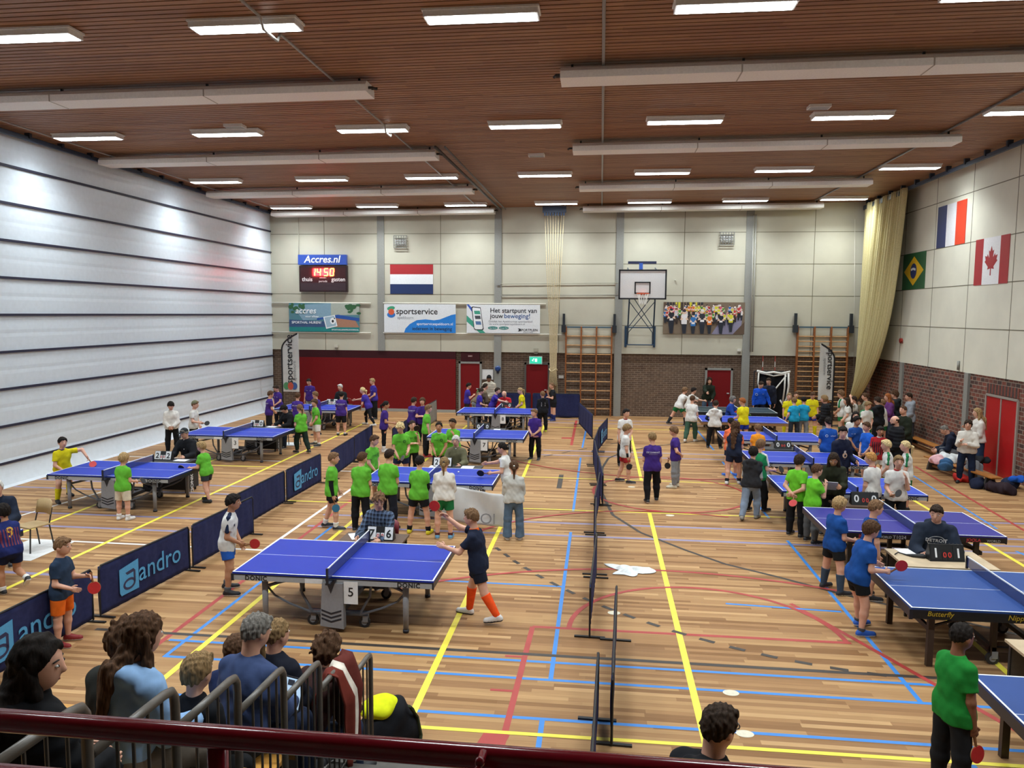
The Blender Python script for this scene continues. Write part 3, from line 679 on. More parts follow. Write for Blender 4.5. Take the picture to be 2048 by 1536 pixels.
for k, (xx, zz, s, tp) in enumerate(((-0.4, 0.1, 0.85, 9), (-0.24, 0.06, 0.85, 8), (-0.13, -0.03, 0.75, 7), (-0.02, 0.07, 0.9, 0), (0.07, 0.0, 0.7, 6), (0.21, 0.02, 0.72, 9), (0.33, 0.06, 0.66, 3))):
    runner(w*xx, h*zz, s, -0.07-0.003*k, tp, 9)
m_.build('print', [paint(c) for c in PC], t, fix=False)

# basketball goal on its folding wall frame
t = thing('basketball_goal', 'white basketball backboard with orange ring on a blue steel wall frame', 'basketball goal', (1.62, 30.7, 0))
zc = ((1.623, 5.955)[1]+(1.648, 4.825)[1])/2; hb = abs((1.623, 5.955)[1]-(1.648, 4.825)[1])
MB().box((-0.9, 0, zc-hb/2), (0.9, 0.04, zc+hb/2)).build('backboard', paint('f4f7f9', 0.4), t)
f = MB()
for lo, hi in (((-0.93, zc-hb/2-0.02), (0.93, zc-hb/2+0.04)), ((-0.93, zc+hb/2-0.04), (0.93, zc+hb/2+0.02)), ((-0.93, zc-hb/2), (-0.87, zc+hb/2)), ((0.87, zc-hb/2), (0.93, zc+hb/2))): f.box((lo[0], -0.012, lo[1]), (hi[0], 0.05, hi[1]))
zr = (1.808, 5.027)[1]
for lo, hi in (((-0.31, zr+0.0), (0.31, zr+0.05)), ((-0.31, zr+0.42), (0.31, zr+0.47)), ((-0.31, zr), (-0.26, zr+0.47)), ((0.26, zr), (0.31, zr+0.47))): f.box((lo[0], -0.01, lo[1]), (hi[0], 0.0, hi[1]))
f.build('black_border', paint('22252b'), t)
MB().tube([(0.23*math.cos(a*math.pi/12), -0.38+0.23*math.sin(a*math.pi/12), zr) for a in range(25)], 0.018, n=8).box((-0.08, -0.16, zr-0.05), (0.08, 0, zr+0.03)).build('ring', paint('d8562a', 0.4), t)
nb = MB()
for a in range(12):
    an = a*math.pi/6
    for k in (1, -1):
        nb.tube([(0.23*math.cos(an), -0.38+0.23*math.sin(an), zr), (0.17*math.cos(an+k*0.26), -0.38+0.17*math.sin(an+k*0.26), zr-0.2), (0.13*math.cos(an), -0.38+0.13*math.sin(an), zr-0.42)], 0.008, n=4)
nb.build('ball_net', paint('e6e6e2'), t)
f = MB()
zt = zc-hb/2; zl = (1.618, 2.981)[1]; zm = (1.602, 3.691)[1]
for sx in (-1, 1):
    f.tube([(sx*0.5, 0.08, zc+0.3), (sx*0.5, 0.1, zt-0.1), (sx*0.52, 1.1, zl)], 0.03)
    f.tube([(sx*0.58, 1.15, zm+0.05), (sx*0.58, 1.15, zl-0.1)], 0.05)
    f.tube([(sx*0.5, 0.1, zt-0.1), (-sx*0.48, 0.9, zm-0.2), (-sx*0.5, 1.1, zl)], 0.016)
    f.tube([(sx*0.3, 0.1, zt), (-sx*0.5, 0.8, zm)], 0.016)
    f.tube([(sx*0.55, 1.18, zm), (sx*0.5, 0.6, zm)], 0.02)
f.tube([(-0.55, 1.05, zl), (0.55, 1.05, zl)], 0.025); f.tube([(-0.55, 0.7, zm), (0.55, 0.7, zm)], 0.025)
for sx in (-1, 1): f.tube([(sx*0.55, 0.1, zc+hb/2), (sx*0.55, 1.2, zc+hb/2+0.15)], 0.02)
f.build('wall_frame', paint('23405a', 0.4), t)
f = MB().box((-0.56, 0.6, zc+hb/2+0.28), (0.56, 0.72, zc+hb/2+0.38)); f.build('winch_bar', paint('1d2240'), t)
MB().box((-0.12, 0.5, zc+hb/2+0.02), (0.02, 0.65, zc+hb/2+0.3)).build('winch', paint('2c52a4'), t)

# wall bars
wood = mat('8f5429', 0.45, kind='varnished_wood', amt=0.25, scale=12)
rungw = mat('b98d5e', 0.5, kind='rung_wood', amt=0.2, scale=12)
def wall_bars(label, xa, xb, ztop, nr, gap):
    t = thing('wall_bars', label, 'wall bars', ((xa+xb)/2, YB-0.1, 0), group='wall bars'); w = xb-xa
    for k in range(4):
        x = -w/2+w*k/3
        MB().box((x-0.03, -0.06, 0.0), (x+0.03, 0.08, ztop)).build('upright', wood, t)
    for k in range(nr):
        z = ztop-0.4-gap*k
        if z > 0.15: MB().tube([(-w/2, -0.02, z), (w/2, -0.02, z)], 0.022, n=8).build('rung', rungw, t)
    MB().box((-w/2, -0.05, ztop-0.06), (w/2, -0.01, ztop)).build('top_rail', paint('3f5a6a'), t)
    for s in (-1, 1):
        b_ = MB().box((s*(w/2+0.1)-0.09, -0.12, ztop-0.25), (s*(w/2+0.1)+0.09, 0.08, ztop+0.05)).box((s*(w/2+0.1)-0.05, -0.06, ztop), (s*(w/2+0.1)+0.05, 0.06, ztop+0.52))
        b_.build('hinge_bracket', paint('20272f'), t)
    return t
wall_bars('tall orange-brown wall bars beside the climbing ropes', (-1.4, 2.726)[0], (0.475, 2.75)[0], (-0.423, 3.709)[1], 9, 0.375)
wall_bars('tall orange-brown wall bars behind the feather flag at the corner', (7.846, 2.842)[0], (9.771, 2.866)[0], (8.714, 3.791)[1], 16, 0.2)

# climbing ropes gathered in front of the wall
t = thing('rope_carriage', 'blue rope carriage under the ceiling', 'bracket', ((-1.925, 8.251)[0], 31.5, 8.3))
MB().box((-0.48, -0.06, 0), (0.48, 0.06, 0.25)).build('beam', paint('2e3f5a'), t)
m_ = MB()
for k in range(8): m_.box((-0.385+0.11*k-0.03, -0.05, -0.12), (-0.385+0.11*k+0.03, 0.05, 0))
m_.build('roller', paint('34507a'), t)
rope_m = mat('cdbb94', 0.9, kind='cloth', amt=0.2)
xc = (-1.907, 1.676)[0]
for k in range(8):
    xt = (-1.925, 8.251)[0]-0.385+0.11*k
    zb_ = 0.55+0.08*(k % 3)
    pts = [(xt, 31.5, 8.25), (xt+(xc-xt)*0.25, 31.5, 6.0), (xt+(xc-xt)*0.6, 31.55, 3.6), (xc+0.035*(k-3.5), 31.6, 1.9), (xc+0.06*(k-3.5), 31.6, zb_)]
    o = MB().tube(pts, [0.011, 0.014, 0.017, 0.02, 0.022], n=6).build('climbing_rope', rope_m, smooth=True)
    tag(o, 'pale climbing rope of the gathered bundle, number %s from the flag side' % ['eight', 'seven', 'six', 'five', 'four', 'three', 'two', 'one'][k], 'rope', 'climbing ropes')
tag(MB().tube([(xc+0.16*math.cos(a*math.pi/8), 31.6+0.1*math.sin(a*math.pi/8), 1.9+0.05*math.sin(a)) for a in range(17)], 0.02, n=6).build('rope_tie', rope_m), 'rope tied around the bundle of climbing ropes', 'rope')

# curtain net gathered in the right corner
def net_curtain():
    nu, nv = 150, 40
    vs = []
    for j in range(nv+1):
        v = j/nv
        for i in range(nu+1):
            u = i/nu
            yt = 31.55-u*4.1; zt_ = ceil_z(10)-0.15
            yb_ = 31.4-u*0.12
            e = 0.28*v+0.72*v**4.2
            y = yt+(yb_-yt)*min(1, e)
            zz = zt_+(0.95-zt_)*v
            x = 10.12-0.05*v+0.07*math.sin(u*2*math.pi*22+3*math.sin(5*u))*(1-0.3*v)+0.05*math.sin(u*2*math.pi*5)*(1-v)
            x -= 0.25*v*math.sin(math.pi*u)
            vs.append((x, y, zz))
    fs = [(j*(nu+1)+i, j*(nu+1)+i+1, (j+1)*(nu+1)+i+1, (j+1)*(nu+1)+i) for j in range(nv) for i in range(nu)]
    o = MB().add(vs, fs).build('curtain_net', mat('c9bd8c', 0.9, kind='cloth', amt=0.12, scale=40), smooth=True, fix=False)
    md = o.modifiers.new('thickness', 'SOLIDIFY'); md.thickness = 0.006
    return tag(o, 'pale yellow net curtain gathered in the corner', 'net')
net_curtain()
t = thing('net_rail_box', 'dark blue rail end holding the yellow net', 'rail', (10.15, 29.9, 8.33))
MB().box((-0.06, -1.8, 0), (0.06, 1.8, 0.16)).build('rail', paint('34434f'), t)
run('hanging_cord', 'thin white cord hanging beside the yellow net', 'cord', [((9.841, 7.972)[0], YW-0.05, 8.0), ((10.121, 1.068)[0], YW-0.05, 1.0)], 0.008, 'd9d4c8')
# pulley cable tubes beside the right pillar
for dx, lab in ((0, 'pale upright tube beside the pillar, left one'), (0.09, 'pale upright tube beside the pillar, right one')):
    run('cable_tube', lab, 'tube', [((5.98, 8.193)[0]+dx, YW-0.06, 8.2), ((6.03, 2.819)[0]+dx, YW-0.06, 2.75)], 0.028, 'a3a199', 'cable tubes')
t = thing('alarm_sounder', 'small red alarm on the side wall under the green flag', 'alarm', (XR, (28.493, 3.369)[0], (28.493, 3.369)[1]))
MB().cyl((-0.08, 0, 0), (0, 0, 0), 0.08).build('sounder', paint('a03028'), t); MB().box((-0.05, -0.1, -0.1), (0, 0.1, -0.05)).build('base', paint('7b3b34'), t)
run('wall_conduit', 'short grey conduit stub above the brick side wall', 'conduit', [(XR-0.03, (24.045, 2.913)[0], (24.01, 2.648)[1]), (XR-0.03, (24.045, 2.913)[0], (24.045, 2.913)[1])], 0.04, '8b8a83')

# double door in the side wall
ya, yb = (20.627, 0.021)[0]-0.02, (22.381, 0.959)[0]
ya = 20.72; yb = 22.35
t = thing('door_5', 'bright red double door in the brick side wall', 'door', (XR+0.02, (ya+yb)/2, 0)); t['kind'] = 'structure'
w = yb-ya
for s, (a, b_) in enumerate(((ya, (ya+yb)/2), ((ya+yb)/2, yb))):
    rplate(MB(), (a+b_)/2-(ya+yb)/2, 1.03, abs(b_-a)-0.04, 2.06, 0, 0.02).build('door_leaf', paint('b3171d', 0.35), t)
f = MB(); rplate(f, 0, 1.03, 0.04, 2.06, 0, 0.04)
rplate(f, -w/2, 1.03, 0.07, 2.12, 0, 0.04); rplate(f, w/2, 1.03, 0.07, 2.12, 0, 0.04); rplate(f, 0, 2.1, w, 0.06, 0, 0.04)
f.build('door_frame', paint('9d938a'), t)
m_ = MB()
for k in range(20): rplate(m_, -w/2+w*(k+0.5)/20, 2.28, w/20-0.012, 0.26, 0, 0.018, k % 2)
m_.build('soldier_course', [mat('7d4438', 0.85), mat('4a3a36', 0.85)], t)

# feather flags
def feather_flag(label, x, y, z0, z1, w, lean, flip, bold_text):
    t = thing('feather_flag', label, 'flag', (x, y, 0), group='feather flags')
    s = -1 if flip else 1
    H_ = z1
    edge = []          # the pole side, curving over at the top
    for i in range(25):
        v = i/24; zz = z0+(z1-z0)*v
        xo = 0 if v < 0.72 else w*0.92*((v-0.72)/0.28)**2.2
        edge.append((s*xo, zz))
    MB().tube([(0, 0, 0.0), (0, 0, z0)]+[(a, 0, b_) for a, b_ in edge], 0.035, n=8).build('pole', paint('17181c'), t)
    nv, nu = 40, 10; vs = []
    for j in range(nv+1):
        v = j/nv; zz = z0+(z1-z0)*v
        xo = 0 if v < 0.72 else w*0.92*((v-0.72)/0.28)**2.2
        for i in range(nu+1):
            u = i/nu
            vs.append((s*(xo+(w-xo)*u), 0.02*math.sin(5*u+7*v)*u-0.004, zz-0.05*(1-v)*0))
    fs = [(j*(nu+1)+i, j*(nu+1)+i+1, (j+1)*(nu+1)+i+1, (j+1)*(nu+1)+i) for j in range(nv) for i in range(nu)]
    o = MB().add(vs, fs).build('cloth', paint('d3d3d0', 0.7), t, fix=False); o.modifiers.new('thickness', 'SOLIDIFY').thickness = 0.004
    m_ = MB(); yy = -0.035
    def T(sx, sz): return (s*sx, yy, sz)
    hh = z1-z0
    vs2, fs2 = text_mesh('sportservice', 0.40*w/0.72, bold=0.012)
    m_.add([(s*w*0.66-s*b_*1.0*1, yy, z0+hh*0.57+a*1.0) if not flip else (s*w*0.62+b_, yy, z0+hh*0.53-a) for a, b_ in vs2], fs2, 0) if False else None
    if not flip:
        m_.add([(w*0.62-b_, yy, z0+hh*0.56+a) for a, b_ in vs2], fs2, 0)
        vs3, fs3 = text_mesh('apeldoorn', 0.2*w/0.72); m_.add([(w*0.82-b_, yy, z0+hh*0.36+a) for a, b_ in vs3], fs3, 1)
        for dx, mm, k in ((0.25, 2, 0.0), (0.5, 3, -0.001), (0.72, 4, -0.0005)):
            disc2(m_, w*dx, z0+hh*0.1, w*0.17, w*0.21, yy-0.004+k, mm)
    else:
        m_.add([(-w*0.45-b_*1.0, yy, z0+hh*0.55+a) for a, b_ in [(-p, -q) for p, q in vs2]], fs2, 0)
        vs3, fs3 = text_mesh('apeldoorn', 0.2*w/0.72); m_.add([(-w*0.72-b_, yy, z0+hh*0.6+a) for a, b_ in [(-p, -q) for p, q in vs3]], fs3, 1)
    m_.build('print', [paint('1a1c22'), paint('84868a'), paint('4f8f5f'), paint('c4503c'), paint('3a5f9f')], t, fix=False)
    b_ = MB().tube([(-0.4, -0.4, 0.02), (0, 0, 0.05), (0.4, -0.4, 0.02)], 0.02).tube([(-0.4, 0.4, 0.02), (0, 0, 0.05), (0.4, 0.4, 0.02)], 0.02)
    b_.build('cross_base', paint('3c3c40'), t)
x, y = (-13.162, 2.221)[0], 30.6
feather_flag('white feather flag leaning over in the left corner by the divider', x, y, (-13.19, 0.901)[1], (-12.576, 3.33)[1], 0.74, 0, False, True)
x, y = (8.836, 2.173)[0], 30.2
feather_flag('white feather flag in front of the corner wall bars', x, y, (8.557, 1.022)[1], (8.465, 3.155)[1], 0.55, 0, True, True)

# trolley with net posts and a bundled goal net
x, y = (6.682, 1.302)[0], 30.9
t = thing('net_trolley', 'black trolley cage draped with white-edged netting', 'trolley', (x, y, 0))
w = 1.15; h = (6.655, 2.01)[1]
f = MB()
for sx in (-1, 1):
    for sy in (-0.35, 0.35): f.tube([(sx*w/2, sy, 0.1), (sx*w/2, sy, h)], 0.025)
f.tube([(-w/2, -0.35, h), (w/2, -0.35, h)], 0.025).tube([(-w/2, 0.35, h), (w/2, 0.35, h)], 0.025).box((-w/2, -0.4, 0.1), (w/2, 0.4, 0.18))
f.build('cage_frame', paint('2b2b2e'), t)
vs = []; nu, nv = 24, 20
for j in range(nv+1):
    for i in range(nu+1):
        u, v = i/nu, j/nv
        vs.append((-w/2+w*u, -0.34+0.05*math.sin(9*u+4*v)+0.04*math.sin(23*u), h-(h-0.25)*v))
o = MB().add(vs, [(j*(nu+1)+i, j*(nu+1)+i+1, (j+1)*(nu+1)+i+1, (j+1)*(nu+1)+i) for j in range(nv) for i in range(nu)]).build('black_netting', cloth('1a1a1e'), t, smooth=True, fix=False)
o.modifiers.new('thickness', 'SOLIDIFY').thickness = 0.02
st = MB()
st.tube([(-w/2-0.05, -0.4, h+0.06), (-w/4, -0.42, h-0.02), (0, -0.42, h+0.02), (w/4, -0.42, h-0.03), (w/2+0.05, -0.4, h+0.05)], 0.045, n=6)
st.tube([(-w/2+0.05, -0.42, h), (0, -0.43, h-0.12), (w/2, -0.42, h-0.02)], 0.03, n=6)
st.tube([(w/2-0.02, -0.42, h), (w/2, -0.44, h-0.5), (w/2-0.06, -0.44, h-1.0), (w/2-0.2, -0.44, h-1.25), (w/2-0.3, -0.44, h-1.05)], 0.04, n=6)
st.tube([(w/2-0.14, -0.42, h), (w/2-0.15, -0.44, h-0.6), (w/2-0.2, -0.44, h-1.15)], 0.035, n=6)
st.tube([(-w/2+0.02, -0.42, h), (-w/2, -0.44, h-0.4), (-w/2+0.1, -0.44, h-0.8)], 0.03, n=6)
st.tube([(w/2-0.1, -0.42, h-0.1), (0.1, -0.45, h-0.6), (-0.1, -0.45, h-0.9)], 0.03, n=6)
st.build('white_band', paint('d8d6d0', 0.7), t, smooth=True)
m_ = MB()
for sx in (-0.45, 0.45):
    for sy in (-0.3, 0.3): m_.tube([(sx-0.02, sy, 0.06), (sx+0.02, sy, 0.06)], 0.06, n=12)
m_.build('castor', paint('1c1c1c'), t)
for dx, lab in ((-0.25, 'thin red and white pole rising behind the trolley, left one'), (0.22, 'thin red and white pole rising behind the trolley, right one')):
    m_ = MB(); zt = (6.718, 2.617)[1]
    for k in range(12): m_.cyl((x+dx, 31.3, 0+k*zt/12), (x+dx, 31.3, (k+1)*zt/12), 0.014, k % 2, 8)
    tag(m_.build('striped_pole', [paint('d9d6d2'), paint('b03a34')]), lab, 'pole', 'striped poles')

run('wall_pipe', 'thin pale pipe on the far wall, upper one left of the backboard', 'pipe', [((-4.139, 5.44)[0], YW-0.03, (-4.139, 5.44)[1]), ((0.687, 5.494)[0], YW-0.03, (0.687, 5.494)[1])], 0.014, 'a8a494')
run('wall_pipe', 'thin pale pipe on the far wall, lower one left of the backboard', 'pipe', [((-4.136, 4.964)[0], YW-0.03, (-4.136, 4.964)[1]), ((0.697, 5.006)[0], YW-0.03, (0.697, 5.006)[1])], 0.018, '98948a')

# ------------------------------------------------------------------ table tennis tables
TL, TW, TH = 2.74, 1.525, 0.76
white_line = paint('e9edf2', 0.5)
net_mat = None
def make_net_material():
    m, nt, b = new_mat('net_mesh')
    b.inputs['Base Color'].default_value = (*lin('33427a'), 1); b.inputs['Roughness'].default_value = 0.8
    b.inputs['Alpha'].default_value = 0.6
    return m
net_mat = make_net_material(); net_dark = net_mat
def number_digit(mb, s, x, z, size, y, m): put_text(mb, s, (x, y, z), (1, 0, 0), (0, 0, 1), size, m, bold=0.012)
def tt_table(label, cx, cy, style='grey', top='2742b8', number=None, brand='DONIC', group='table tennis tables', net_up=True):
    t = thing('table_tennis_table', label, 'table', (cx, cy, 0), group=group)
    surf = mat(top, 0.5, kind='table_top', amt=0.03, scale=3, spec=0.25)
    dark = paint('1c1f2a', 0.4)
    frame_m = paint('8f9096', 0.4) if style == 'grey' else paint('20201f', 0.4) if style == 'black' else paint('3a2a20', 0.5)
    for s in (-1, 1):
        mb = MB()
        x0, x1 = (-TL/2, -0.004) if s < 0 else (0.004, TL/2)
        mb.box((x0, -TW/2, TH-0.025), (x1, TW/2, TH), 0)
        e = 0.02
        zz = TH+0.0008
        xa, xb = (x0, x1)
        mb.box((xa, -TW/2, TH-0.002), (xb, -TW/2+e, zz), 1); mb.box((xa, TW/2-e, TH-0.002), (xb, TW/2, zz), 1)
        if s < 0: mb.box((xa, -TW/2, TH-0.002), (xa+e, TW/2, zz+0.0003), 1)
        else: mb.box((xb-e, -TW/2, TH-0.002), (xb, TW/2, zz+0.0003), 1)
        mb.box((xa, -0.003, TH-0.002), (xb, 0.003, zz), 1)
        mb.build('tabletop', [surf, white_line], t)
    # apron under the edge
    a = MB(); am = paint('a3a5a8' if style == 'grey' else '1b1b1d', 0.4) if style != 'wood' else mat('8d6a48', 0.5)
    zb_ = TH-0.025; ah = 0.085 if style != 'brown' else 0.11
    for s in (-1, 1):
        a.box((-TL/2+0.01, s*TW/2-0.015 if s > 0 else s*TW/2, zb_-ah), (TL/2-0.01, s*TW/2 if s > 0 else s*TW/2+0.015, zb_), 0)
        a.box((s*TL/2-0.015 if s > 0 else s*TL/2, -TW/2, zb_-ah), (s*TL/2 if s > 0 else s*TL/2+0.015, TW/2, zb_), 1)
        a.box((s*TL/2-0.02, -TW/2-0.002, zb_-ah-0.01), (s*TL/2+0.02 if s < 0 else s*TL/2+0.002, -TW/2+0.03, zb_), 1)
    a.box((-TL/2, -TW/2-0.001, zb_-0.018), (TL/2, -TW/2+0.01, zb_), 1)
    a.build('apron', [am, dark if style != 'wood' else am], t)
    if brand:
        m_ = MB()
        if brand == 'DONIC':
            for x in (-TL/2+0.33, TL/2-0.33): put_text(m_, 'DONIC', (x, -TW/2-0.004, zb_-0.078), (1, 0, 0), (0, 0, 1), 0.085, 0, bold=0.03, spacing=1.15)
            m_.build('lettering', paint('15161a'), t)
        elif brand == 'JOOLA':
            for x in (-TL/2+0.6, TL/2-0.5): put_text(m_, 'JOOLA', (x, -TW/2-0.004, zb_-0.07), (1, 0, 0), (0, 0, 1), 0.07, 0, bold=0.02); put_text(m_, 'WORLD', (x+0.3, -TW/2-0.004, zb_-0.07), (1, 0, 0), (0, 0, 1), 0.055, 1, bold=0.01)
            put_text(m_, 'T1024', (-0.25, -TW/2-0.004, zb_-0.075), (1, 0, 0), (0, 0, 1), 0.08, 1); put_text(m_, 'TABLE TENNIS', (0.35, -TW/2-0.004, zb_-0.07), (1, 0, 0), (0, 0, 1), 0.05, 1)
            m_.build('lettering', [paint('c23a44'), paint('a9abb0')], t)
        else:
            put_text(m_, 'Butterfly', (-TL/2+0.33, -TW/2-0.004, zb_-0.07), (1, 0, 0), (0, 0, 1), 0.085, 0, bold=0.008, shear=0.2); put_text(m_, 'Nippon', (-0.15, -TW/2-0.004, zb_-0.075), (1, 0, 0), (0, 0, 1), 0.09, 0, bold=0.008, shear=0.2)
            put_text(m_, 'Butterfly', (TL/2-0.33, -TW/2-0.004, zb_-0.07), (1, 0, 0), (0, 0, 1), 0.085, 0, bold=0.008, shear=0.2)
            m_.build('lettering', paint('b79a2a'), t)
    # legs
    for sx in (-1, 1):
        for sy in (-1, 1):
            lx, ly = sx*(TL/2-0.40 if style != 'brown' else TL/2-0.28), sy*(TW/2-0.12)
            m_ = MB()
            if style == 'grey':
                m_.tube([(lx, ly, 0.0), (lx, ly, zb_-0.02)], [0.036, 0.045], 0, 12, flat=0.8); m_.tube([(lx, ly, 0), (lx, ly, 0.04)], 0.042, 1, 12)
            else: m_.box((lx-0.035, ly-0.03, 0), (lx+0.035, ly+0.03, zb_), 0)
            m_.build('leg', [frame_m, dark], t, smooth=(style == 'grey'))
    if style == 'grey':
        for sy in (-1, 1):
            m_ = MB(); yy = sy*(TW/2-0.02)
            m_.prism([(-0.15, 0.09), (0.17, 0.06), (0.16, zb_-0.06), (-0.12, zb_-0.06)], 'y', yy-0.05, yy+0.05, 0)
            m_.prism([(-0.075, zb_-0.01), (0.075, zb_-0.01), (0, zb_-0.2)], 'y', yy-0.054, yy+0.054, 1)
            for k in range(3):
                z = 0.14+0.055*k
                m_.prism([(-0.13, z+0.045), (0, z), (0.14, z+0.045), (0.14, z+0.07), (0, z+0.025), (-0.13, z+0.07)], 'y', yy-0.053, yy+0.053, 1)
            m_.build('pedestal', [paint('8a8b90', 0.35), dark], t)
        m_ = MB()
        for sy in (-1, 1):
            yy = sy*(TW/2-0.16)
            for sx in (-1, 1):
                m_.tube([(sx*0.95, yy, zb_-0.22), (sx*0.85, yy, 0.4), (sx*0.65, yy, 0.3), (sx*0.36, yy, 0.2), (0, yy, 0.2)], 0.016, n=6)
                m_.tube([(sx*0.5, yy, zb_), (sx*0.47, yy, 0.45), (sx*0.33, yy, 0.2)], 0.018, n=6)
                m_.tube([(sx*0.94, yy, zb_-0.2), (sx*0.3, yy*0.6, zb_-0.05)], 0.022, n=6)
        m_.box((-0.42, -0.55, 0.15), (0.42, -0.47, 0.2)); m_.box((-0.42, 0.47, 0.15), (0.42, 0.55, 0.2)); m_.box((-0.05, -0.6, 0.13), (0.05, 0.6, 0.2))
        m_.build('undercarriage', paint('5d5f66', 0.4), t, smooth=False)
        w_ = [(-0.34, -0.55), (0.38, -0.55), (-0.34, 0.5), (0.38, 0.5)]
    else:
        m_ = MB()
        for sy in (-1, 1):
            m_.box((-0.32, sy*0.5-0.03, 0.16), (0.32, sy*0.5+0.03, 0.22)); 
            for sx in (-1, 1):
                m_.box((sx*0.3-0.03, sy*0.5-0.03, 0.12), (sx*0.3+0.03, sy*0.5+0.03, zb_))
                m_.tube([(sx*(TL/2-0.3), sy*0.55, 0.45), (sx*0.32, sy*0.5, zb_-0.06)], 0.02, n=6)
        for sx in (-1, 1):
            m_.box((sx*0.3-0.03, -0.5, 0.16), (sx*0.3+0.03, 0.5, 0.22)); m_.box((sx*(TL/2-0.3)-0.02, -0.6, 0.4), (sx*(TL/2-0.3)+0.02, 0.6, 0.46))
        m_.build('undercarriage', frame_m, t)
        w_ = [(-0.3, -0.5), (0.3, -0.5), (-0.3, 0.5), (0.3, 0.5)]
    for x, y in w_:
        m_ = MB().tube([(x, y-0.02, 0.075), (x, y+0.02, 0.075)], 0.075, 0, 16).tube([(x, y-0.024, 0.075), (x, y+0.024, 0.075)], 0.04, 1, 12)
        m_.box((x-0.02, y-0.035, 0.08), (x+0.05, y+0.035, 0.17), 1); m_.build('castor', [paint('26272b'), paint('85868b')], t)
    if net_up:
        n_ = MB().box((-0.002, -TW/2-0.15, TH+0.005), (0.002, TW/2+0.15, TH+0.14), 0).build('net', [net_dark if style != 'grey' else net_mat], t)
        MB().box((-0.006, -TW/2-0.15, TH+0.138), (0.006, TW/2+0.15, TH+0.153)).build('net_tape', white_line, n_)
        for s in (-1, 1):
            MB().box((-0.014, s*(TW/2+0.15)-0.014, TH-0.05), (0.014, s*(TW/2+0.15)+0.014, TH+0.155)).box((-0.03, s*(TW/2+0.05)-0.1, TH-0.07), (0.03, s*(TW/2+0.05)+0.1, TH-0.045)).build('net_post', dark, n_)
    if number:
        m_ = MB().box((0.17, -TW/2-0.012, TH-0.36), (0.36, -TW/2-0.006, TH-0.06), 0)
        number_digit(m_, number, 0.265, TH-0.255, 0.17, -TW/2-0.014, 1)
        m_.build('number_paper', [paint('e3e4e6'), paint('191a1d')], t)
        MB().box((-0.36, -TW/2-0.012, TH-0.105), (-0.12, -TW/2-0.006, TH-0.045), 0).build('name_card', paint('e3e4e6'), t)
    return t
B1 = '2038a8'
tt_table('blue table with paper number 5, grey legs and net, nearest the gallery', -3.46, 10.24, top='1c32a2', number='5')
tt_table('blue table behind the boys in green shirts, white sheet hung at its front edge', -3.48, 15.9, top=B1)
tt_table('blue table with paper number 7, behind the white-haired umpire', -3.43, 21.68, top=B1, number='7')
tt_table('blue table with paper number 8, farthest in the middle aisle', -3.58, 27.0, top=B1, number='8')
tt_table('blue table beside the white divider, where the boy in yellow plays', -10.24, 15.55, top=B1)
tt_table('blue table with paper number 3 beside the white divider', -10.36, 20.95, top=B1, number='3')
tt_table('blue table in front of the dark red sliding wall', -10.2, 26.9, top=B1)
tt_table('blue table corner cut off by the left edge of the photo', -10.42, 10.18, style='black', top=B1)
tt_table('dark green table farthest along the flag side, by the smiling woman', 4.95, 28.7, style='black', top='2c3b3f', brand=None)
tt_table('blue table with a wooden rim, where the boys in turquoise stand', 4.72, 26.15, style='wood', top='2840b0', brand=None, net_up=False)
tt_table('blue table with a red chair behind it, in front of the long-haired girl', 4.9, 22.55, style='grey', top=B1, brand=None)
tt_table('blue table where the man in the navy jumper stands', 5.0, 19.25, style='grey', top=B1, brand='DONIC')
tt_table('blue table where the boys with red collars stand', 5.02, 16.22, style='grey', top='2a44b4')
tt_table('violet-blue table with black legs behind the seated umpire in the navy hoodie', 5.08, 13.42, style='black', top='322f84', brand='JOOLA')
tt_table('matt blue table with brown legs and yellow lettering, in front of the boy in blue', 5.12, 10.12, style='brown', top='2a4888', brand='Butterfly')
tt_table('matt blue table corner beside the boy in dark green', 5.02, 6.88, style='brown', top='2a4888', brand=None)

# ---- umpire desks
def desk(label, cx, cy, w, d, h=0.72, kind='black', cloth_text=None, rz=0.0):
    t = thing('umpire_desk', label, 'desk', (cx, cy, 0), rz, 'umpire desks')
    topm = {'black': paint('25262a', 0.5), 'wood': mat('c3ad8e', 0.5, kind='desk_wood', amt=0.12, scale=6), 'brown': mat('5a4436', 0.5, kind='desk_wood', amt=0.1)}[kind]
    MB().box((-w/2, -d/2, h-0.03), (w/2, d/2, h)).build('desktop', topm, t)
    for sx in (-1, 1):
        for sy in (-1, 1): MB().box((sx*(w/2-0.05)-0.018, sy*(d/2-0.05)-0.018, 0), (sx*(w/2-0.05)+0.018, sy*(d/2-0.05)+0.018, h-0.03)).build('leg', paint('222326'), t)
    if cloth_text:
        m_ = MB().box((-w/2-0.006, -d/2-0.012, 0.08), (w/2+0.006, -d/2-0.002, h), 0).box((w/2+0.002, -d/2, 0.08), (w/2+0.012, d/2, h), 0)
        put_text(m_, cloth_text, (0, -d/2-0.014, h-0.2), (1, 0, 0), (0, 0, 1), 0.17, 1, bold=0.03, spacing=1.1)
        put_text(m_, cloth_text, (w/2+0.014, 0, h-0.5), (0, 0, 1), (0, -1, 0), 0.15, 1, bold=0.03)
        m_.build('front_cloth', [paint('1d1e22', 0.6), paint('d9dadc')], t)
    else:
        MB().box((-w/2+0.05, d/2-0.07, 0.3), (w/2-0.05, d/2-0.05, h-0.03)).build('modesty_panel', topm if kind != 'wood' else paint('55504a'), t)
    return t
desk('black umpire desk with white lettering behind the table of the boy in yellow', -9.95, 16.78, 0.95, 0.5, cloth_text='DONIC')
desk('black umpire desk with white lettering behind table 3', -10.15, 22.18, 0.95, 0.5, cloth_text='DONIC')
desk('black umpire desk before the dark red sliding wall', -9.85, 28.05, 0.95, 0.5)
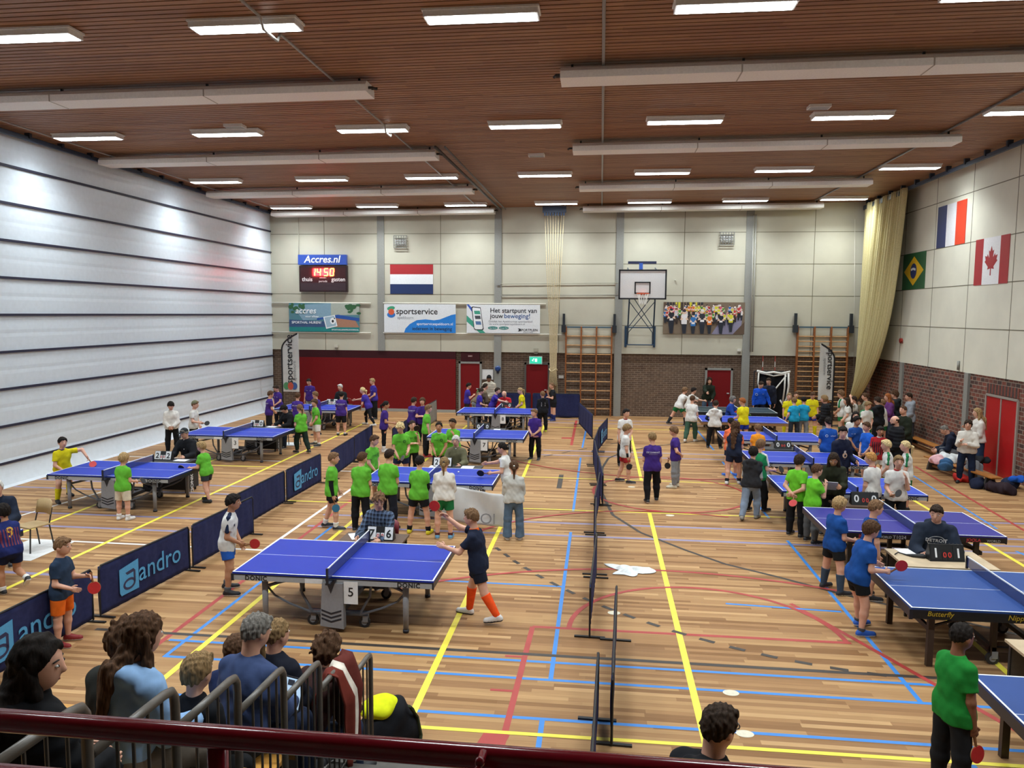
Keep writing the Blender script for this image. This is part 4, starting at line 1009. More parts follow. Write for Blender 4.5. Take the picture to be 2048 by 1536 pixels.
desk('dark brown umpire desk behind table 5', -3.45, 11.38, 1.0, 0.5, kind='brown')
desk('grey-black umpire desk of the white-haired woman', -3.2, 17.0, 1.15, 0.5)
desk('dark umpire desk behind table 7', -3.25, 22.8, 0.9, 0.5)
desk('dark umpire desk of the man in the red jumper', -3.35, 28.12, 0.6, 0.45)
desk('pale wooden umpire desk of the man in the navy hoodie', 4.93, 11.42, 1.25, 0.83, h=0.74, kind='wood')
desk('pale wooden umpire desk behind the boy in dark green', 5.05, 8.2, 1.25, 0.8, h=0.74, kind='wood')
desk('small dark umpire desk in front of the woman in the dark green jumper', 4.78, 14.72, 0.8, 0.45, kind='brown')
desk('dark umpire desk beside the red chair on the flag side', 4.75, 20.7, 0.9, 0.5)

# ---- flip scoreboards standing on the desks
def flip_score(label, x, y, z, a, b_, rz=0.0, dark=False, s=1.0):
    t = thing('flip_scoreboard', label, 'scoreboard', (x, y, z), rz, 'flip scoreboards')
    base = paint('191a1c', 0.4)
    MB().prism([(-0.07*s, 0), (0.09*s, 0), (0.02*s, 0.2*s), (0.0, 0.2*s)], 'x', -0.21*s, 0.21*s).build('stand', base, t)
    n = Vector((0, -0.2, 0.07)).normalized()
    def page(cx, w, h, txt, sz, pc, ink):
        m_ = MB(); up = Vector((0, 0.07, 0.2)).normalized(); o = Vector((cx*s, -0.062*s, 0.02*s)) + n*0.006
        q = [o+Vector((-w/2*s, 0, 0)), o+Vector((w/2*s, 0, 0)), o+Vector((w/2*s, 0, 0))+up*h*s, o+Vector((-w/2*s, 0, 0))+up*h*s]
        m_.add(q+[p-n*0.004 for p in q], [(0, 1, 2, 3), (7, 6, 5, 4), (0, 4, 5, 1), (1, 5, 6, 2), (2, 6, 7, 3), (3, 7, 4, 0)], 0)
        put_text(m_, txt, o+up*0.03*s+n*0.003, (1, 0, 0), up, sz*s, 1, bold=0.02)
        m_.build('page', [pc, ink], t)
    wht = paint('e4e5e6'); blk = paint('16171a'); redp = paint('c4342c')
    if not dark:
        page(-0.135, 0.13, 0.19, a, 0.17, wht, blk); page(0.135, 0.13, 0.19, b_, 0.17, wht, blk)
        page(-0.035, 0.05, 0.1, '0', 0.08, wht, redp); page(0.035, 0.05, 0.1, '0', 0.08, wht, redp)
    else:
        page(-0.135, 0.12, 0.18, a, 0.16, blk, wht); page(0.135, 0.12, 0.18, b_, 0.16, blk, wht)
        page(-0.03, 0.05, 0.1, '0', 0.09, blk, redp); page(0.03, 0.05, 0.1, '0', 0.09, blk, redp)
    m_ = MB(); 
    for k in range(9): m_.tube([(-0.18*s+0.045*s*k, 0.01*s+0.014*math.cos(q*math.pi/4), 0.2*s+0.014*math.sin(q*math.pi/4)) for q in range(9)], 0.003, n=4)
    m_.build('ring_binding', paint('3a3a3c'), t)
    return t
flip_score('white flip scoreboard reading 7 and 6 behind table 5', *(-3.318, 11.295), 0.72, '7', '6')
flip_score('white flip scoreboard reading 2 and 2 on the lettered desk', -10.2, 16.83, 0.72, '2', '2')
flip_score('white flip scoreboard reading 0 and 0 on the desk behind table 3', -10.36, 22.17, 0.72, '0', '0')
flip_score('white flip scoreboard in front of the umpire with white hair at the red wall', -10.1, 28.05, 0.72, '6', '7')
flip_score('white flip scoreboard reading 2 and 0 before the white-haired woman', -3.53, 17.03, 0.72, '2', '0')
flip_score('small flip scoreboard behind table 7', *(-3.467, 22.677), 0.72, '0', '0', dark=True)
flip_score('small flip scoreboard before the man in the red jumper', -3.43, 28.12, 0.72, '1', '0', dark=True)
flip_score('black flip scoreboard reading 1 and 1 on the pale wooden desk', *(4.977, 11.371), 0.74, '1', '1', rz=0.05, dark=True, s=1.15)
flip_score('black flip scoreboard reading 0 and 0 behind the violet-blue table', 4.95, 14.7, 0.72, '0', '0', dark=True, s=1.15)
flip_score('black flip scoreboard next to the red chair on the flag side', 4.85, 20.72, 0.72, '0', '0', dark=True)

def chair(label, x, y, rz, c='9a2530'):
    t = thing('chair', label, 'chair', (x, y, 0), rz, 'umpire chairs')
    cm = paint(c, 0.5); fm = paint('2a2a2c', 0.4)
    bevel(MB().box((-0.21, -0.2, 0.43), (0.21, 0.21, 0.46)).build('seat', cm, t), 0.012)
    o = MB(); n = 10
    vs = []
    for j in range(2):
        for i in range(n+1):
            u = -1+2*i/n; vs.append((0.2*u, -0.2-0.05*(1-u*u)-0.04*j, 0.6+0.26*j-0.05*j*u**4))
    o.add(vs, [(i, i+1, n+2+i, n+1+i) for i in range(n)])
    b_ = o.build('backrest', cm, t, smooth=True, fix=False); b_.modifiers.new('thickness', 'SOLIDIFY').thickness = 0.018
    for sx in (-1, 1):
        MB().tube([(sx*0.2, 0.2, 0), (sx*0.19, 0.17, 0.44)], 0.013, n=8).build('leg', fm, t)
        MB().tube([(sx*0.2, -0.24, 0), (sx*0.19, -0.17, 0.44), (sx*0.18, -0.24, 0.72)], 0.013, n=8).build('leg', fm, t)
    return t

# ------------------------------------------------------------------ playing-area surrounds (low cloth barriers)
def surround(label, p, q, h=0.73, text=None, c='282d55', side=1, group='low barriers', plain_frame='15161a', wrinkle=0.012):
    (x0, y0), (x1, y1) = p, q
    L = math.hypot(x1-x0, y1-y0); ang = math.atan2(y1-y0, x1-x0)
    t = thing('barrier', label, 'barrier', ((x0+x1)/2, (y0+y1)/2, 0), ang, group)
    n, k = 40, 10; vs = []
    rr = random.Random(int(1000*abs(x0+y0*3)))
    ph = rr.random()*6
    for j in range(k+1):
        z = 0.035+(h-0.045)*j/k
        for i in range(n+1):
            u = -L/2+0.02+(L-0.04)*i/n
            vs.append((u, wrinkle*math.sin(u*9+ph+1.5*j/k)*math.sin(math.pi*j/k)+0.4*wrinkle*math.sin(u*31+2*ph), z))
    o = MB().add(vs, [(j*(n+1)+i, j*(n+1)+i+1, (j+1)*(n+1)+i+1, (j+1)*(n+1)+i) for j in range(k) for i in range(n)]).build('cloth', cloth(c), t, smooth=True, fix=False)
    o.modifiers.new('thickness', 'SOLIDIFY').thickness = 0.012
    f = MB()
    f.tube([(-L/2+0.02, 0.0, 0.02), (-L/2+0.02, 0, h-0.05), (-L/2+0.06, 0, h), (L/2-0.06, 0, h), (L/2-0.02, 0, h-0.05), (L/2-0.02, 0, 0.02)], 0.013, n=6)
    f.build('frame', paint(plain_frame), t)
    for sx in (-1, 1):
        MB().box((sx*(L/2-0.05)-0.02, -0.2, 0.0), (sx*(L/2-0.05)+0.02, 0.2, 0.02)).build('foot', paint(plain_frame), t)
    if text:
        m_ = MB(); yy = -side*0.03
        ux = Vector((side, 0, 0))
        def P(a, z): return (side*a, yy, z)
        s = 0.40
        # the square badge with a cut-out letter, then the name
        bx = -L*0.22
        bd = [(-0.17, -0.2), (-0.2, -0.15), (-0.2, 0.19), (0.2, 0.24), (0.2, -0.2)]
        m_.add([P(bx+a, h*0.5+b_) for a, b_ in bd], [tuple(range(5))], 0)
        ring = lambda mb, r0x, r0z, r1x, r1z, cx, cz, a0, a1, mm, y2: mb.add(
            [(side*(cx+r0x*math.cos(math.radians(a0+(a1-a0)*i/16))), y2, cz+r0z*math.sin(math.radians(a0+(a1-a0)*i/16))) for i in range(17)]+
            [(side*(cx+r1x*math.cos(math.radians(a0+(a1-a0)*i/16))), y2, cz+r1z*math.sin(math.radians(a0+(a1-a0)*i/16))) for i in range(17)],
            [(i, i+1, 18+i, 17+i) for i in range(16)], mm)
        ring(m_, 0.13, 0.085, 0.09, 0.05, bx-0.0, h*0.5-0.07, 0, 360, 1, yy-0.002*side)
        m_.add([(side*(bx+a), yy-0.002*side, h*0.5+b_) for a, b_ in ((0.09, -0.07), (0.13, -0.07), (0.13, 0.09), (0.09, 0.13), (-0.08, 0.11), (-0.04, 0.07), (0.09, 0.08))], [tuple(range(7))], 1)
        vs2, fs2 = text_mesh(text, 0.42, bold=0.004)
        m_.add([P(L*0.12+a, h*0.5-0.11+b_) for a, b_ in vs2], fs2, 0)
        m_.build('lettering', [paint('4f9fd2', 0.6), paint(c)], t, fix=False)
    return t
AN = 'andro'
surround('lettered navy barrier mostly cut off at the left edge, behind the orange shorts', (-6.85, 7.15), (-6.8, 9.42), text=AN)
surround('navy barrier with full light blue lettering beside the boy in orange shorts', (-6.78, 9.5), (-6.6, 11.55), text=AN)
surround('plain navy barrier behind the boy in the white shirt and blue shorts', (-6.6, 11.6), (-6.5, 13.65))
surround('plain navy barrier left of the smaller lettered barrier', (-6.88, 13.55), (-6.87, 16.0))
surround('navy barrier with light blue lettering left of the boy with the black sleeve', (-6.87, 16.05), (-6.83, 18.1), text=AN)
surround('plain navy barrier right of the smaller lettered barrier', (-6.72, 18.5), (-6.85, 20.75))
surround('plain navy barrier by the girl in black leggings', (-6.87, 20.8), (-7.0, 23.0))
surround('plain navy barrier behind the purple-shirted girl with the white socks', (-6.2, 22.4), (-6.25, 24.6))
surround('plain navy barrier in front of the grey barrier', (-6.25, 24.7), (-6.3, 26.9))
surround('grey barrier with dark lettering standing before the red sliding wall', (-6.25, 26.6), (-6.3, 29.2), c='8b8680', h=0.85)
# middle row, nearly end-on
surround('navy barrier at the near end of the middle row', (-0.02, 5.2), (0.04, 7.75))
surround('second navy barrier of the middle row', (0.18, 7.2), (0.27, 9.75))
surround('third navy barrier of the middle row, left of the white towel', (-0.07, 9.7), (0.0, 12.1))
surround('fourth navy barrier of the middle row', (-0.02, 12.15), (-0.02, 14.5))
surround('fifth navy barrier of the middle row', (-0.05, 14.55), (0.05, 16.9))
surround('sixth navy barrier of the middle row', (0.12, 16.7), (0.02, 18.8))
surround('seventh navy barrier of the middle row', (0.0, 18.85), (-0.1, 21.2))
surround('eighth navy barrier of the middle row', (-0.12, 21.3), (0.0, 23.4))
surround('navy barrier with pale blue lettering at the far end of the middle row', (0.0, 23.5), (0.3, 25.9), text=AN)
surround('narrow navy barrier at the far end of the middle row, before the wall bars', (-0.2, 25.8), (-0.75, 29.3), h=0.85)
# far row before the back wall
for a, b_, lab in ((-4.3, -2.75, 'navy barrier behind the girl in yellow'), (-2.7, -1.9, 'navy barrier below the exit door'), (-1.85, -0.75, 'navy barrier left of the teal drawstring bag')):
    surround(lab, (a, 30.9), (b_, 30.9), h=1.0)

# ------------------------------------------------------------------ people: one smooth surface grown around a posed skeleton
V = lambda *a: np.array(a, float)
def nrm(v):
    v = np.asarray(v, float); return v/max(1e-9, np.linalg.norm(v))
class Field:
    """a small distance field; parts are blended in and the zero level is meshed"""
    def __init__(s, lo, hi, res):
        s.res = res; s.lo = np.asarray(lo, float)-3*res
        n = np.ceil((np.asarray(hi, float)+3*res-s.lo)/res).astype(int)+1
        s.n = n; s.ax = [s.lo[i]+res*np.arange(n[i]) for i in range(3)]
        s.F = np.full(n, 1.0, np.float32)
    def region(s, lo, hi, pad):
        i0 = np.maximum(0, np.floor((np.asarray(lo)-pad-s.lo)/s.res).astype(int)); i1 = np.minimum(s.n, np.ceil((np.asarray(hi)+pad-s.lo)/s.res).astype(int)+1)
        return tuple(slice(a, b) for a, b in zip(i0, np.maximum(i1, i0)))
    def coords(s, sl):
        return (s.ax[0][sl[0]][:, None, None], s.ax[1][sl[1]][None, :, None], s.ax[2][sl[2]][None, None, :])
    def put(s, fn, lo, hi, k=0.02):
        sl = s.region(lo, hi, k+3*s.res)
        d = fn(*s.coords(sl)); f = s.F[sl]
        if k > 0:
            h = np.maximum(k-np.abs(d-f), 0)/k; s.F[sl] = np.minimum(d, f)-h*h*k*0.25
        else: s.F[sl] = np.minimum(d, f)
    def cone(s, a, b, ra, rb, k=0.02, flat=None, q=1.4, cap=None, cap0=None):
        a, b = np.asarray(a, float), np.asarray(b, float); ab = b-a; L2 = max(1e-9, ab @ ab); R = max(ra, rb)
        if flat is not None: fn_ = nrm(flat)
        def fn(x, y, z):
            px, py, pz = x-a[0], y-a[1], z-a[2]
            if flat is not None:
                e = (px*fn_[0]+py*fn_[1]+pz*fn_[2])*(q-1)
                qx, qy, qz = px+e*fn_[0], py+e*fn_[1], pz+e*fn_[2]
            else: qx, qy, qz = px, py, pz
            t = np.clip((qx*ab[0]+qy*ab[1]+qz*ab[2])/L2, 0, 1)
            d = np.sqrt((qx-t*ab[0])**2+(qy-t*ab[1])**2+(qz-t*ab[2])**2)-(ra+(rb-ra)*t)
            if cap is not None:
                c, n = cap; d = np.maximum(d, (x-c[0])*n[0]+(y-c[1])*n[1]+(z-c[2])*n[2])
            if cap0 is not None:
                c, n = cap0; d = np.maximum(d, (x-c[0])*n[0]+(y-c[1])*n[1]+(z-c[2])*n[2])
            return d
        s.put(fn, np.minimum(a, b)-R, np.maximum(a, b)+R, k)
    def ell(s, c, r, axes=None, k=0.02, post=None):
        c = np.asarray(c, float); r = np.asarray(r, float); A = np.eye(3) if axes is None else np.asarray(axes)
        R = r.max()
        def fn(x, y, z):
            px, py, pz = x-c[0], y-c[1], z-c[2]
            u = [(px*A[i][0]+py*A[i][1]+pz*A[i][2]) for i in range(3)]
            d = (np.sqrt(sum((u[i]/r[i])**2 for i in range(3)))-1)*r.min()
            return post(d, u, x, y, z) if post else d
        s.put(fn, c-R, c+R, k)
    def cut(s, fn):
        x, y, z = s.coords(tuple(slice(0, n) for n in s.n)); s.F = np.maximum(s.F, fn(x, y, z)).astype(np.float32)
    def wobble(s, fn):
        x, y, z = s.coords(tuple(slice(0, n) for n in s.n)); s.F = (s.F+fn(x, y, z)).astype(np.float32)
    def mesh(s, name, mats, extra=None):
        F = s.F; S = F < 0
        nx, ny, nz = F.shape
        def c8(A): return [A[i:nx-1+i, j:ny-1+j, k:nz-1+k] for i in (0, 1) for j in (0, 1) for k in (0, 1)]
        cnt = sum(a.astype(np.int8) for a in c8(S)); act = (cnt > 0) & (cnt < 8)
        I = np.argwhere(act)
        if len(I) == 0: return None
        acc = np.zeros((len(I), 3)); num = np.zeros(len(I))
        off = [(i, j, k) for i in (0, 1) for j in (0, 1) for k in (0, 1)]
        vals = [F[I[:, 0]+o[0], I[:, 1]+o[1], I[:, 2]+o[2]] for o in off]
        for p in range(8):
            for q_ in range(p+1, 8):
                d = [abs(off[p][t]-off[q_][t]) for t in range(3)]
                if sum(d) != 1: continue
                a, b = vals[p], vals[q_]; m = (a < 0) != (b < 0)
                t = np.where(m, a/np.where(m, a-b, 1), 0)
                for ax in range(3): acc[:, ax] += np.where(m, off[p][ax]+t*(off[q_][ax]-off[p][ax]), 0)
                num += m
        vs = s.lo+(I+acc/num[:, None])*s.res
        idx = np.full(act.shape, -1, np.int32); idx[I[:, 0], I[:, 1], I[:, 2]] = np.arange(len(I))
        quads = []
        for ax in range(3):
            lo = [slice(None)]*3; hi = [slice(None)]*3; lo[ax] = slice(0, F.shape[ax]-1); hi[ax] = slice(1, F.shape[ax])
            A, B = S[tuple(lo)], S[tuple(hi)]; E = np.argwhere(A != B)
            o1, o2 = [t for t in range(3) if t != ax]
            ok = (E[:, o1] > 0) & (E[:, o1] < F.shape[o1]-1) & (E[:, o2] > 0) & (E[:, o2] < F.shape[o2]-1); E = E[ok]
            if not len(E): continue
            sg = A[E[:, 0], E[:, 1], E[:, 2]]
            def cell(d1, d2):
                e = E.copy(); e[:, o1] += d1; e[:, o2] += d2; return idx[e[:, 0], e[:, 1], e[:, 2]]
            q = np.stack([cell(-1, -1), cell(0, -1), cell(0, 0), cell(-1, 0)], 1)
            flip = sg if ax != 1 else ~sg
            q = np.where(flip[:, None], q, q[:, ::-1]); quads.append(q)
        quads = np.concatenate(quads); quads = quads[(quads >= 0).all(1)]
        return vs, quads
def mesh_obj(name, vs, quads, mats, parent=None, extra=None):
    me = bpy.data.meshes.new(name)
    nv, nq = len(vs), len(quads)
    if extra is None or not extra.v:
        me.vertices.add(nv); me.vertices.foreach_set('co', np.asarray(vs, np.float32).ravel())
        me.loops.add(nq*4); me.loops.foreach_set('vertex_index', np.asarray(quads, np.int32).ravel())
        me.polygons.add(nq); me.polygons.foreach_set('loop_start', np.arange(0, nq*4, 4, dtype=np.int32)); me.polygons.foreach_set('loop_total', np.full(nq, 4, np.int32))
        mi = None
    else:
        me.from_pydata([tuple(v) for v in vs]+extra.v, [], [tuple(q) for q in quads.tolist()]+[tuple(i+nv for i in f) for f in extra.f])
        me.polygons.foreach_set('material_index', [0]*nq+extra.m)
    for m in mats: me.materials.append(m)
    me.update(calc_edges=True); me.polygons.foreach_set('use_smooth', [True]*len(me.polygons))
    o = bpy.data.objects.new(name, me); COL.objects.link(o)
    if parent is not None: o.parent = parent
    return o

SKIN = {'light': 'd9a58c', 'fair': 'e2b49c', 'tan': 'b98463', 'brown': '8a5a40', 'dark': '6a4633'}
HAIR = {'black': '211b18', 'dark': '35281f', 'brown': '553c2a', 'lbrown': '7a5c42', 'blond': 'a98c62', 'vblond': 'd9c08c', 'red': '9a5a30', 'ginger': 'c08a4e', 'grey': '77726c', 'white': 'c9c6c0', 'dblond': '8a6f4c'}
eye_white, eye_dark, lip, = paint('dcd8d2', 0.3), paint('1d1712', 0.3), mat('9a4f46', 0.5)
ARMS = {   # (out, forward, up) of upper arm and forearm
    'down': ((0.13, 0.02, -1), (0.03, 0.16, -1)), 'bent': ((0.14, 0.05, -1), (-0.1, 0.9, -0.25)), 'bat': ((0.22, 0.12, -1), (0.05, 1, -0.15)),
    'clasp': ((0.14, 0.12, -1), (-0.55, 0.6, -0.55)), 'low': ((0.12, 0.12, -1), (-0.42, 0.5, -0.85)), 'back': ((0.22, -0.42, -1), (-0.75, -0.28, -0.45)), 'cross': ((0.2, 0.3, -1), (-0.85, 0.5, 0.12)),
    'chin': ((0.12, 0.4, -1), (-0.25, 0.35, 0.95)), 'desk': ((0.25, 0.45, -0.85), (-0.25, 1, -0.1)), 'up': ((0.5, 0.55, 0.35), (-0.3, 0.65, 0.8)), 'side': ((0.7, 0.25, -0.55), (0.35, 0.8, 0.1)),
    'reach': ((0.2, 0.85, -0.45), (0, 1, -0.15)), 'phone': ((0.14, 0.2, -1), (-0.3, 0.75, 0.5)), 'hip': ((0.5, -0.1, -0.85), (-0.55, 0.4, -0.5)), 'lap': ((0.15, 0.25, -1), (-0.3, 0.9, -0.25)), 'swing': ((0.35, -0.25, -0.9), (0.3, 0.25, -0.9)),
    'paper': ((0.12, 0.3, -1), (-0.2, 0.95, 0.1))}
LEGS = {'stand': (((0.10, 0.0, -1), (0.02, -0.03, -1)),)*2, 'apart': (((0.22, 0.02, -1), (0.10, -0.05, -1)),)*2,
    'walk': (((0.06, 0.42, -1), (0.0, -0.08, -1)), ((0.06, -0.22, -1), (0.0, -0.62, -1))), 'step': (((0.1, 0.26, -1), (0.02, 0.0, -1)), ((0.1, -0.12, -1), (0.0, -0.34, -1))),
    'ready': (((0.24, 0.34, -1), (0.16, -0.30, -1)), ((0.24, 0.30, -1), (0.16, -0.34, -1))), 'lunge': (((0.28, 0.62, -1), (0.1, -0.05, -1)), ((0.3, -0.38, -1), (0.15, -0.6, -1))),
    'sit': (((0.2, 1, -0.02), (0.03, 0.06, -1)),)*2, 'run': (((0.08, 0.45, -1), (0, -0.2, -1)), ((0.06, 0.1, -1), (0.02, -1, -0.25))), 'lean': (((0.09, 0.10, -1), (0.02, 0.02, -1)), ((0.12, -0.05, -1), (0.05, -0.05, -1)))}
def body_dirs(a, side): a = nrm(a); return V(side*a[0], a[1], a[2])
def rot_z(v, d): c, s = math.cos(math.radians(d)), math.sin(math.radians(d)); return V(v[0]*c-v[1]*s, v[0]*s+v[1]*c, v[2])

def hand_mesh(mb, w, d, n, s, side, curl, m=0):
    """palm, four bent fingers of unequal length and a thumb; w wrist, d hand direction, n palm normal"""
    d = nrm(d); n = nrm(n-d*(n @ d)); r = np.cross(d, n)*side     # r points to the thumb side
    pl = 0.50*s
    vs, fs = [], []
    for i in range(5):
        t = i/4; c = w+d*pl*t; hw = s*(0.15+0.10*math.sin(min(1, t*1.3)*math.pi*0.55)); ht = s*(0.11-0.03*t)
        for a in range(10):
            an = 2*math.pi*a/10; vs.append(c+r*hw*math.cos(an)+n*ht*math.sin(an))
    for i in range(4):
        for a in range(10): fs.append((i*10+a, i*10+(a+1) % 10, (i+1)*10+(a+1) % 10, (i+1)*10+a))
    fs.append(tuple(range(9, -1, -1))); fs.append(tuple(range(40, 50)))
    mb.add(vs, fs, m)
    for j, (off, ln) in enumerate(((0.17, 0.42), (0.06, 0.48), (-0.06, 0.45), (-0.17, 0.35))):
        p = w+d*pl*0.92+r*off*s; dd = d; pts = [p-d*0.06*s, p]
        for q in range(3):
            c = curl*(0.55+0.08*j); dd = nrm(dd*math.cos(c)+n*math.sin(c)); c2 = dd
            p = p+dd*ln*s*(0.45, 0.32, 0.23)[q]; pts.append(p)
            nn = nrm(n-dd*(n @ dd)); n_, d_ = n, d
        mb.tube(pts, [0.058*s, 0.058*s, 0.052*s, 0.046*s, 0.034*s], m, 6)
        # finger bends accumulate towards the palm
    p = w+d*pl*0.25+r*0.2*s; t1 = nrm(d*0.75+r*0.75+n*0.25); t2 = nrm(d*0.9+r*0.15+n*(0.25+0.5*curl))
    mb.tube([p-t1*0.08*s, p, p+t1*0.2*s, p+t1*0.2*s+t2*0.2*s], [0.07*s, 0.07*s, 0.058*s, 0.04*s], m, 6)

def bat(label, loc_m, red=True, colour=None, group='table tennis bats'):
    """blade in the local x-z plane, handle towards -z"""
    t = thing('table_tennis_bat', label, 'bat', group=group); t.matrix_world = loc_m
    out = [(0.076*math.sin(a*math.pi/14)*(1 if True else 1), 0.155+0.08*-math.cos(a*math.pi/14)) for a in range(28)]
    MB().prism(out, 'y', -0.003, 0.003).build('blade', mat('b58f62', 0.5), t)
    f = colour or ('c22a2c' if red else '1b1b1e')
    b_ = {'c22a2c': '1b1b1e', '1b1b1e': '8f2426'}.get(f, '1b1b1e')
    inn = [(x*0.97, (z-0.155)*0.97+0.157) for x, z in out if z > 0.082]
    MB().prism(inn, 'y', 0.003, 0.0075).build('rubber', paint(f, 0.5), t)
    MB().prism(inn, 'y', -0.0075, -0.003).build('rubber', paint(f if colour or red == 'both' else b_, 0.5), t)
    MB().tube([(0, 0, -0.045), (0, 0, 0.03), (0, 0, 0.085)], [0.017, 0.013, 0.012], 0, 8, flat=0.8).build('handle', mat('8a5a35', 0.5), t)
    return t
def frame_from(o, zaxis, yhint):
    z = Vector(zaxis).normalized(); y = Vector(yhint); y = (y-z*y.dot(z)).normalized(); x = y.cross(z)
    return Matrix(((x[0], y[0], z[0], o[0]), (x[1], y[1], z[1], o[1]), (x[2], y[2], z[2], o[2]), (0, 0, 0, 1)))

PEOPLE = {}; SEATS = {}
def person(label, pos, face, H, top=('tee', '4fae2f'), bot=('shorts', '17181c'), hair=('short', 'brown'), arms=('down', 'down'), legs='stand', lean=4, twist=0, tilt=0,
           head=(0, 0), socks=None, shoes=('26262a', 'e8e8e8'), skin='light', build=1.0, seat=None, z0=0.0, bat_in=None, prints=(), extras=(), mirror=False, group='people', near=False, sleeve=None, hand=None, legmir=False, curl=0.5):
    adult = H > 1.6
    if seat is not None and legs == 'sit':       # pos is where the head is; the seat is further back
        b_ = 0.36*H*math.sin(math.radians(lean))+0.04*H
        pos = (pos[0]+b_*math.sin(math.radians(face)), pos[1]-b_*math.cos(math.radians(face)))
        SEATS[label] = pos
    px_m = 1532/max(3.0, math.hypot(pos[0], pos[1]))
    res = min(0.02, max(0.0072, 0.95/px_m))
    hh = 0.150+0.045*H
    hipz = 0.520*H; thigh, shin = 0.245*H, 0.238*H; fz = hipz-thigh-shin
    # legs
    lg = LEGS[legs] if isinstance(legs, str) else legs
    if legmir: lg = (lg[1], lg[0])
    hipw = 0.052*H*(1.05 if adult else 1)
    J = {}
    for sd, nm, L in ((1, 'R', lg[0]), (-1, 'L', lg[1])):
        h = V(sd*hipw, 0, hipz); k = h+body_dirs(L[0], sd)*thigh; a = k+body_dirs(L[1], sd)*shin
        J['hip'+nm], J['kn'+nm], J['an'+nm] = h, k, a
    if seat is None: dz = fz-min(J['anR'][2], J['anL'][2])
    else:
        dz = (seat+0.066*H)-hipz
        if legs == 'sit':
            dzk = max(-0.6, min(0.25, ((shin*0.99+fz)-(seat+0.066*H))/thigh))
            for sd, nm in ((1, 'R'), (-1, 'L')):
                h = J['hip'+nm]; k = h+nrm(V(sd*0.2, math.sqrt(1-min(0.9, dzk*dzk)), dzk))*thigh; J['kn'+nm] = k; J['an'+nm] = k+nrm(V(sd*0.03, 0.06, -1))*shin
    for k in J: J[k] = J[k]+V(0, 0, dz)
    pel = V(0, 0, hipz+dz)
    # torso
    le, ti = math.radians(lean), math.radians(tilt)
    up = nrm(V(math.sin(ti), math.sin(le), math.cos(le)*math.cos(ti)))
    rt = nrm(rot_z(V(math.cos(ti), 0, -math.sin(ti)), twist)); rt = nrm(rt-up*(rt @ up)); fw = np.cross(up, rt)
    tl = 0.285*H
    sh_c = pel+up*tl; neck = pel+up*(tl+0.02*H); 
    shw = 0.090*H*(1.10 if adult else 1.0)*(0.5+0.5*build)
    upn = nrm(up*0.5+V(0, 0, 0.7)+fw*0.08)
    hb = neck+upn*0.058*H                        # base of skull
    yaw, pit = head
    hf = rot_z(nrm(fw*V(1, 1, 0)), yaw); hf = nrm(hf*math.cos(math.radians(pit))+V(0, 0, math.sin(math.radians(pit))))
    hr = nrm(np.cross(hf, V(0, 0, 1))); hu = np.cross(hr, hf)
    HA = np.stack([hr, hf, hu])
    hc = hb+hu*0.42*hh+hf*0.13*hh
    for sd, nm, A in ((1, 'R', arms[0]), (-1, 'L', arms[1])):
        A = ARMS[A] if isinstance(A, str) else A
        s_ = sh_c+rt*sd*shw-up*0.026*H
        ua, fa = body_dirs(A[0], sd), body_dirs(A[1], sd)
        if twist: ua, fa = rot_z(ua, twist), rot_z(fa, twist)
        e = s_+ua*0.172*H; w = e+fa*0.150*H
        J['sh'+nm], J['el'+nm], J['wr'+nm] = s_, e, w
        J['fd'+nm] = fa
    m_, b = H/1.5, build
    pts = np.array([J[k] for k in J if not k.startswith('fd')]+[hc, pel]); lo, hi = pts.min(0)-0.24*m_, pts.max(0)+0.24*m_
    world = Matrix.Translation((pos[0], pos[1], z0)) @ Matrix.Rotation(math.radians(face), 4, 'Z')
    # ---- body
    F = Field(lo, hi, res)
    def torso(F, g=0.0, k=0.03, hem=None, collar=None, flare=0.0, puff=0.0):
        wa = pel+up*0.11*H
        c1 = (collar, up) if collar is not None else None
        c0 = (hem, -up) if hem is not None else None
        lo_ = pel-up*(0.0 if hem is None else 0.10*H)
        F.cone(lo_, wa, (0.086*H)*b+g+flare, 0.080*H*b+g+puff, k, fw, 1.30, cap=c0)
        F.cone(wa, pel+up*0.215*H, 0.080*H*b+g+puff, 0.093*H*(0.4+0.6*b)+g, k, fw, 1.38)
        for q_ in (-1, 1): F.cone(sh_c+rt*q_*0.02*H-up*0.012*H, sh_c+rt*q_*shw*0.85-up*0.028*H, 0.036*H+g, 0.033*H+g, k, cap=c1)
        F.cone(pel+up*0.2*H-rt*0.045*H, pel+up*0.2*H+rt*0.045*H, 0.075*H+g, 0.075*H+g, k, fw, 1.2, cap=c1)
        F.cone(sh_c-up*0.02*H, neck+upn*0.015*H, 0.045*H+g, 0.032*H+g*0.6, k, cap=c1)
    def arm(F, nm, g=0.0, k=0.02, upto=2.0, loose=0.0, wrist=0.0):
        s_, e, w = J['sh'+nm], J['el'+nm], J['wr'+nm]
        t = min(1, upto); e2 = s_+(e-s_)*t
        cap = (e2, nrm(e-s_)) if upto < 1 else None
        F.cone(s_, e2 if upto < 1 else e, 0.031*H*b+g, (0.031-0.006*t)*H*b+g+loose*t, k, cap=cap)
        if upto > 1:
            t = min(1, upto-1); w2 = e+(w-e)*t
            F.cone(e, w2, 0.0255*H*b+g+loose, (0.0255-0.0085*t)*H*b+g+wrist, k, cap=(w2, nrm(w-e)) if g > 0 else None)
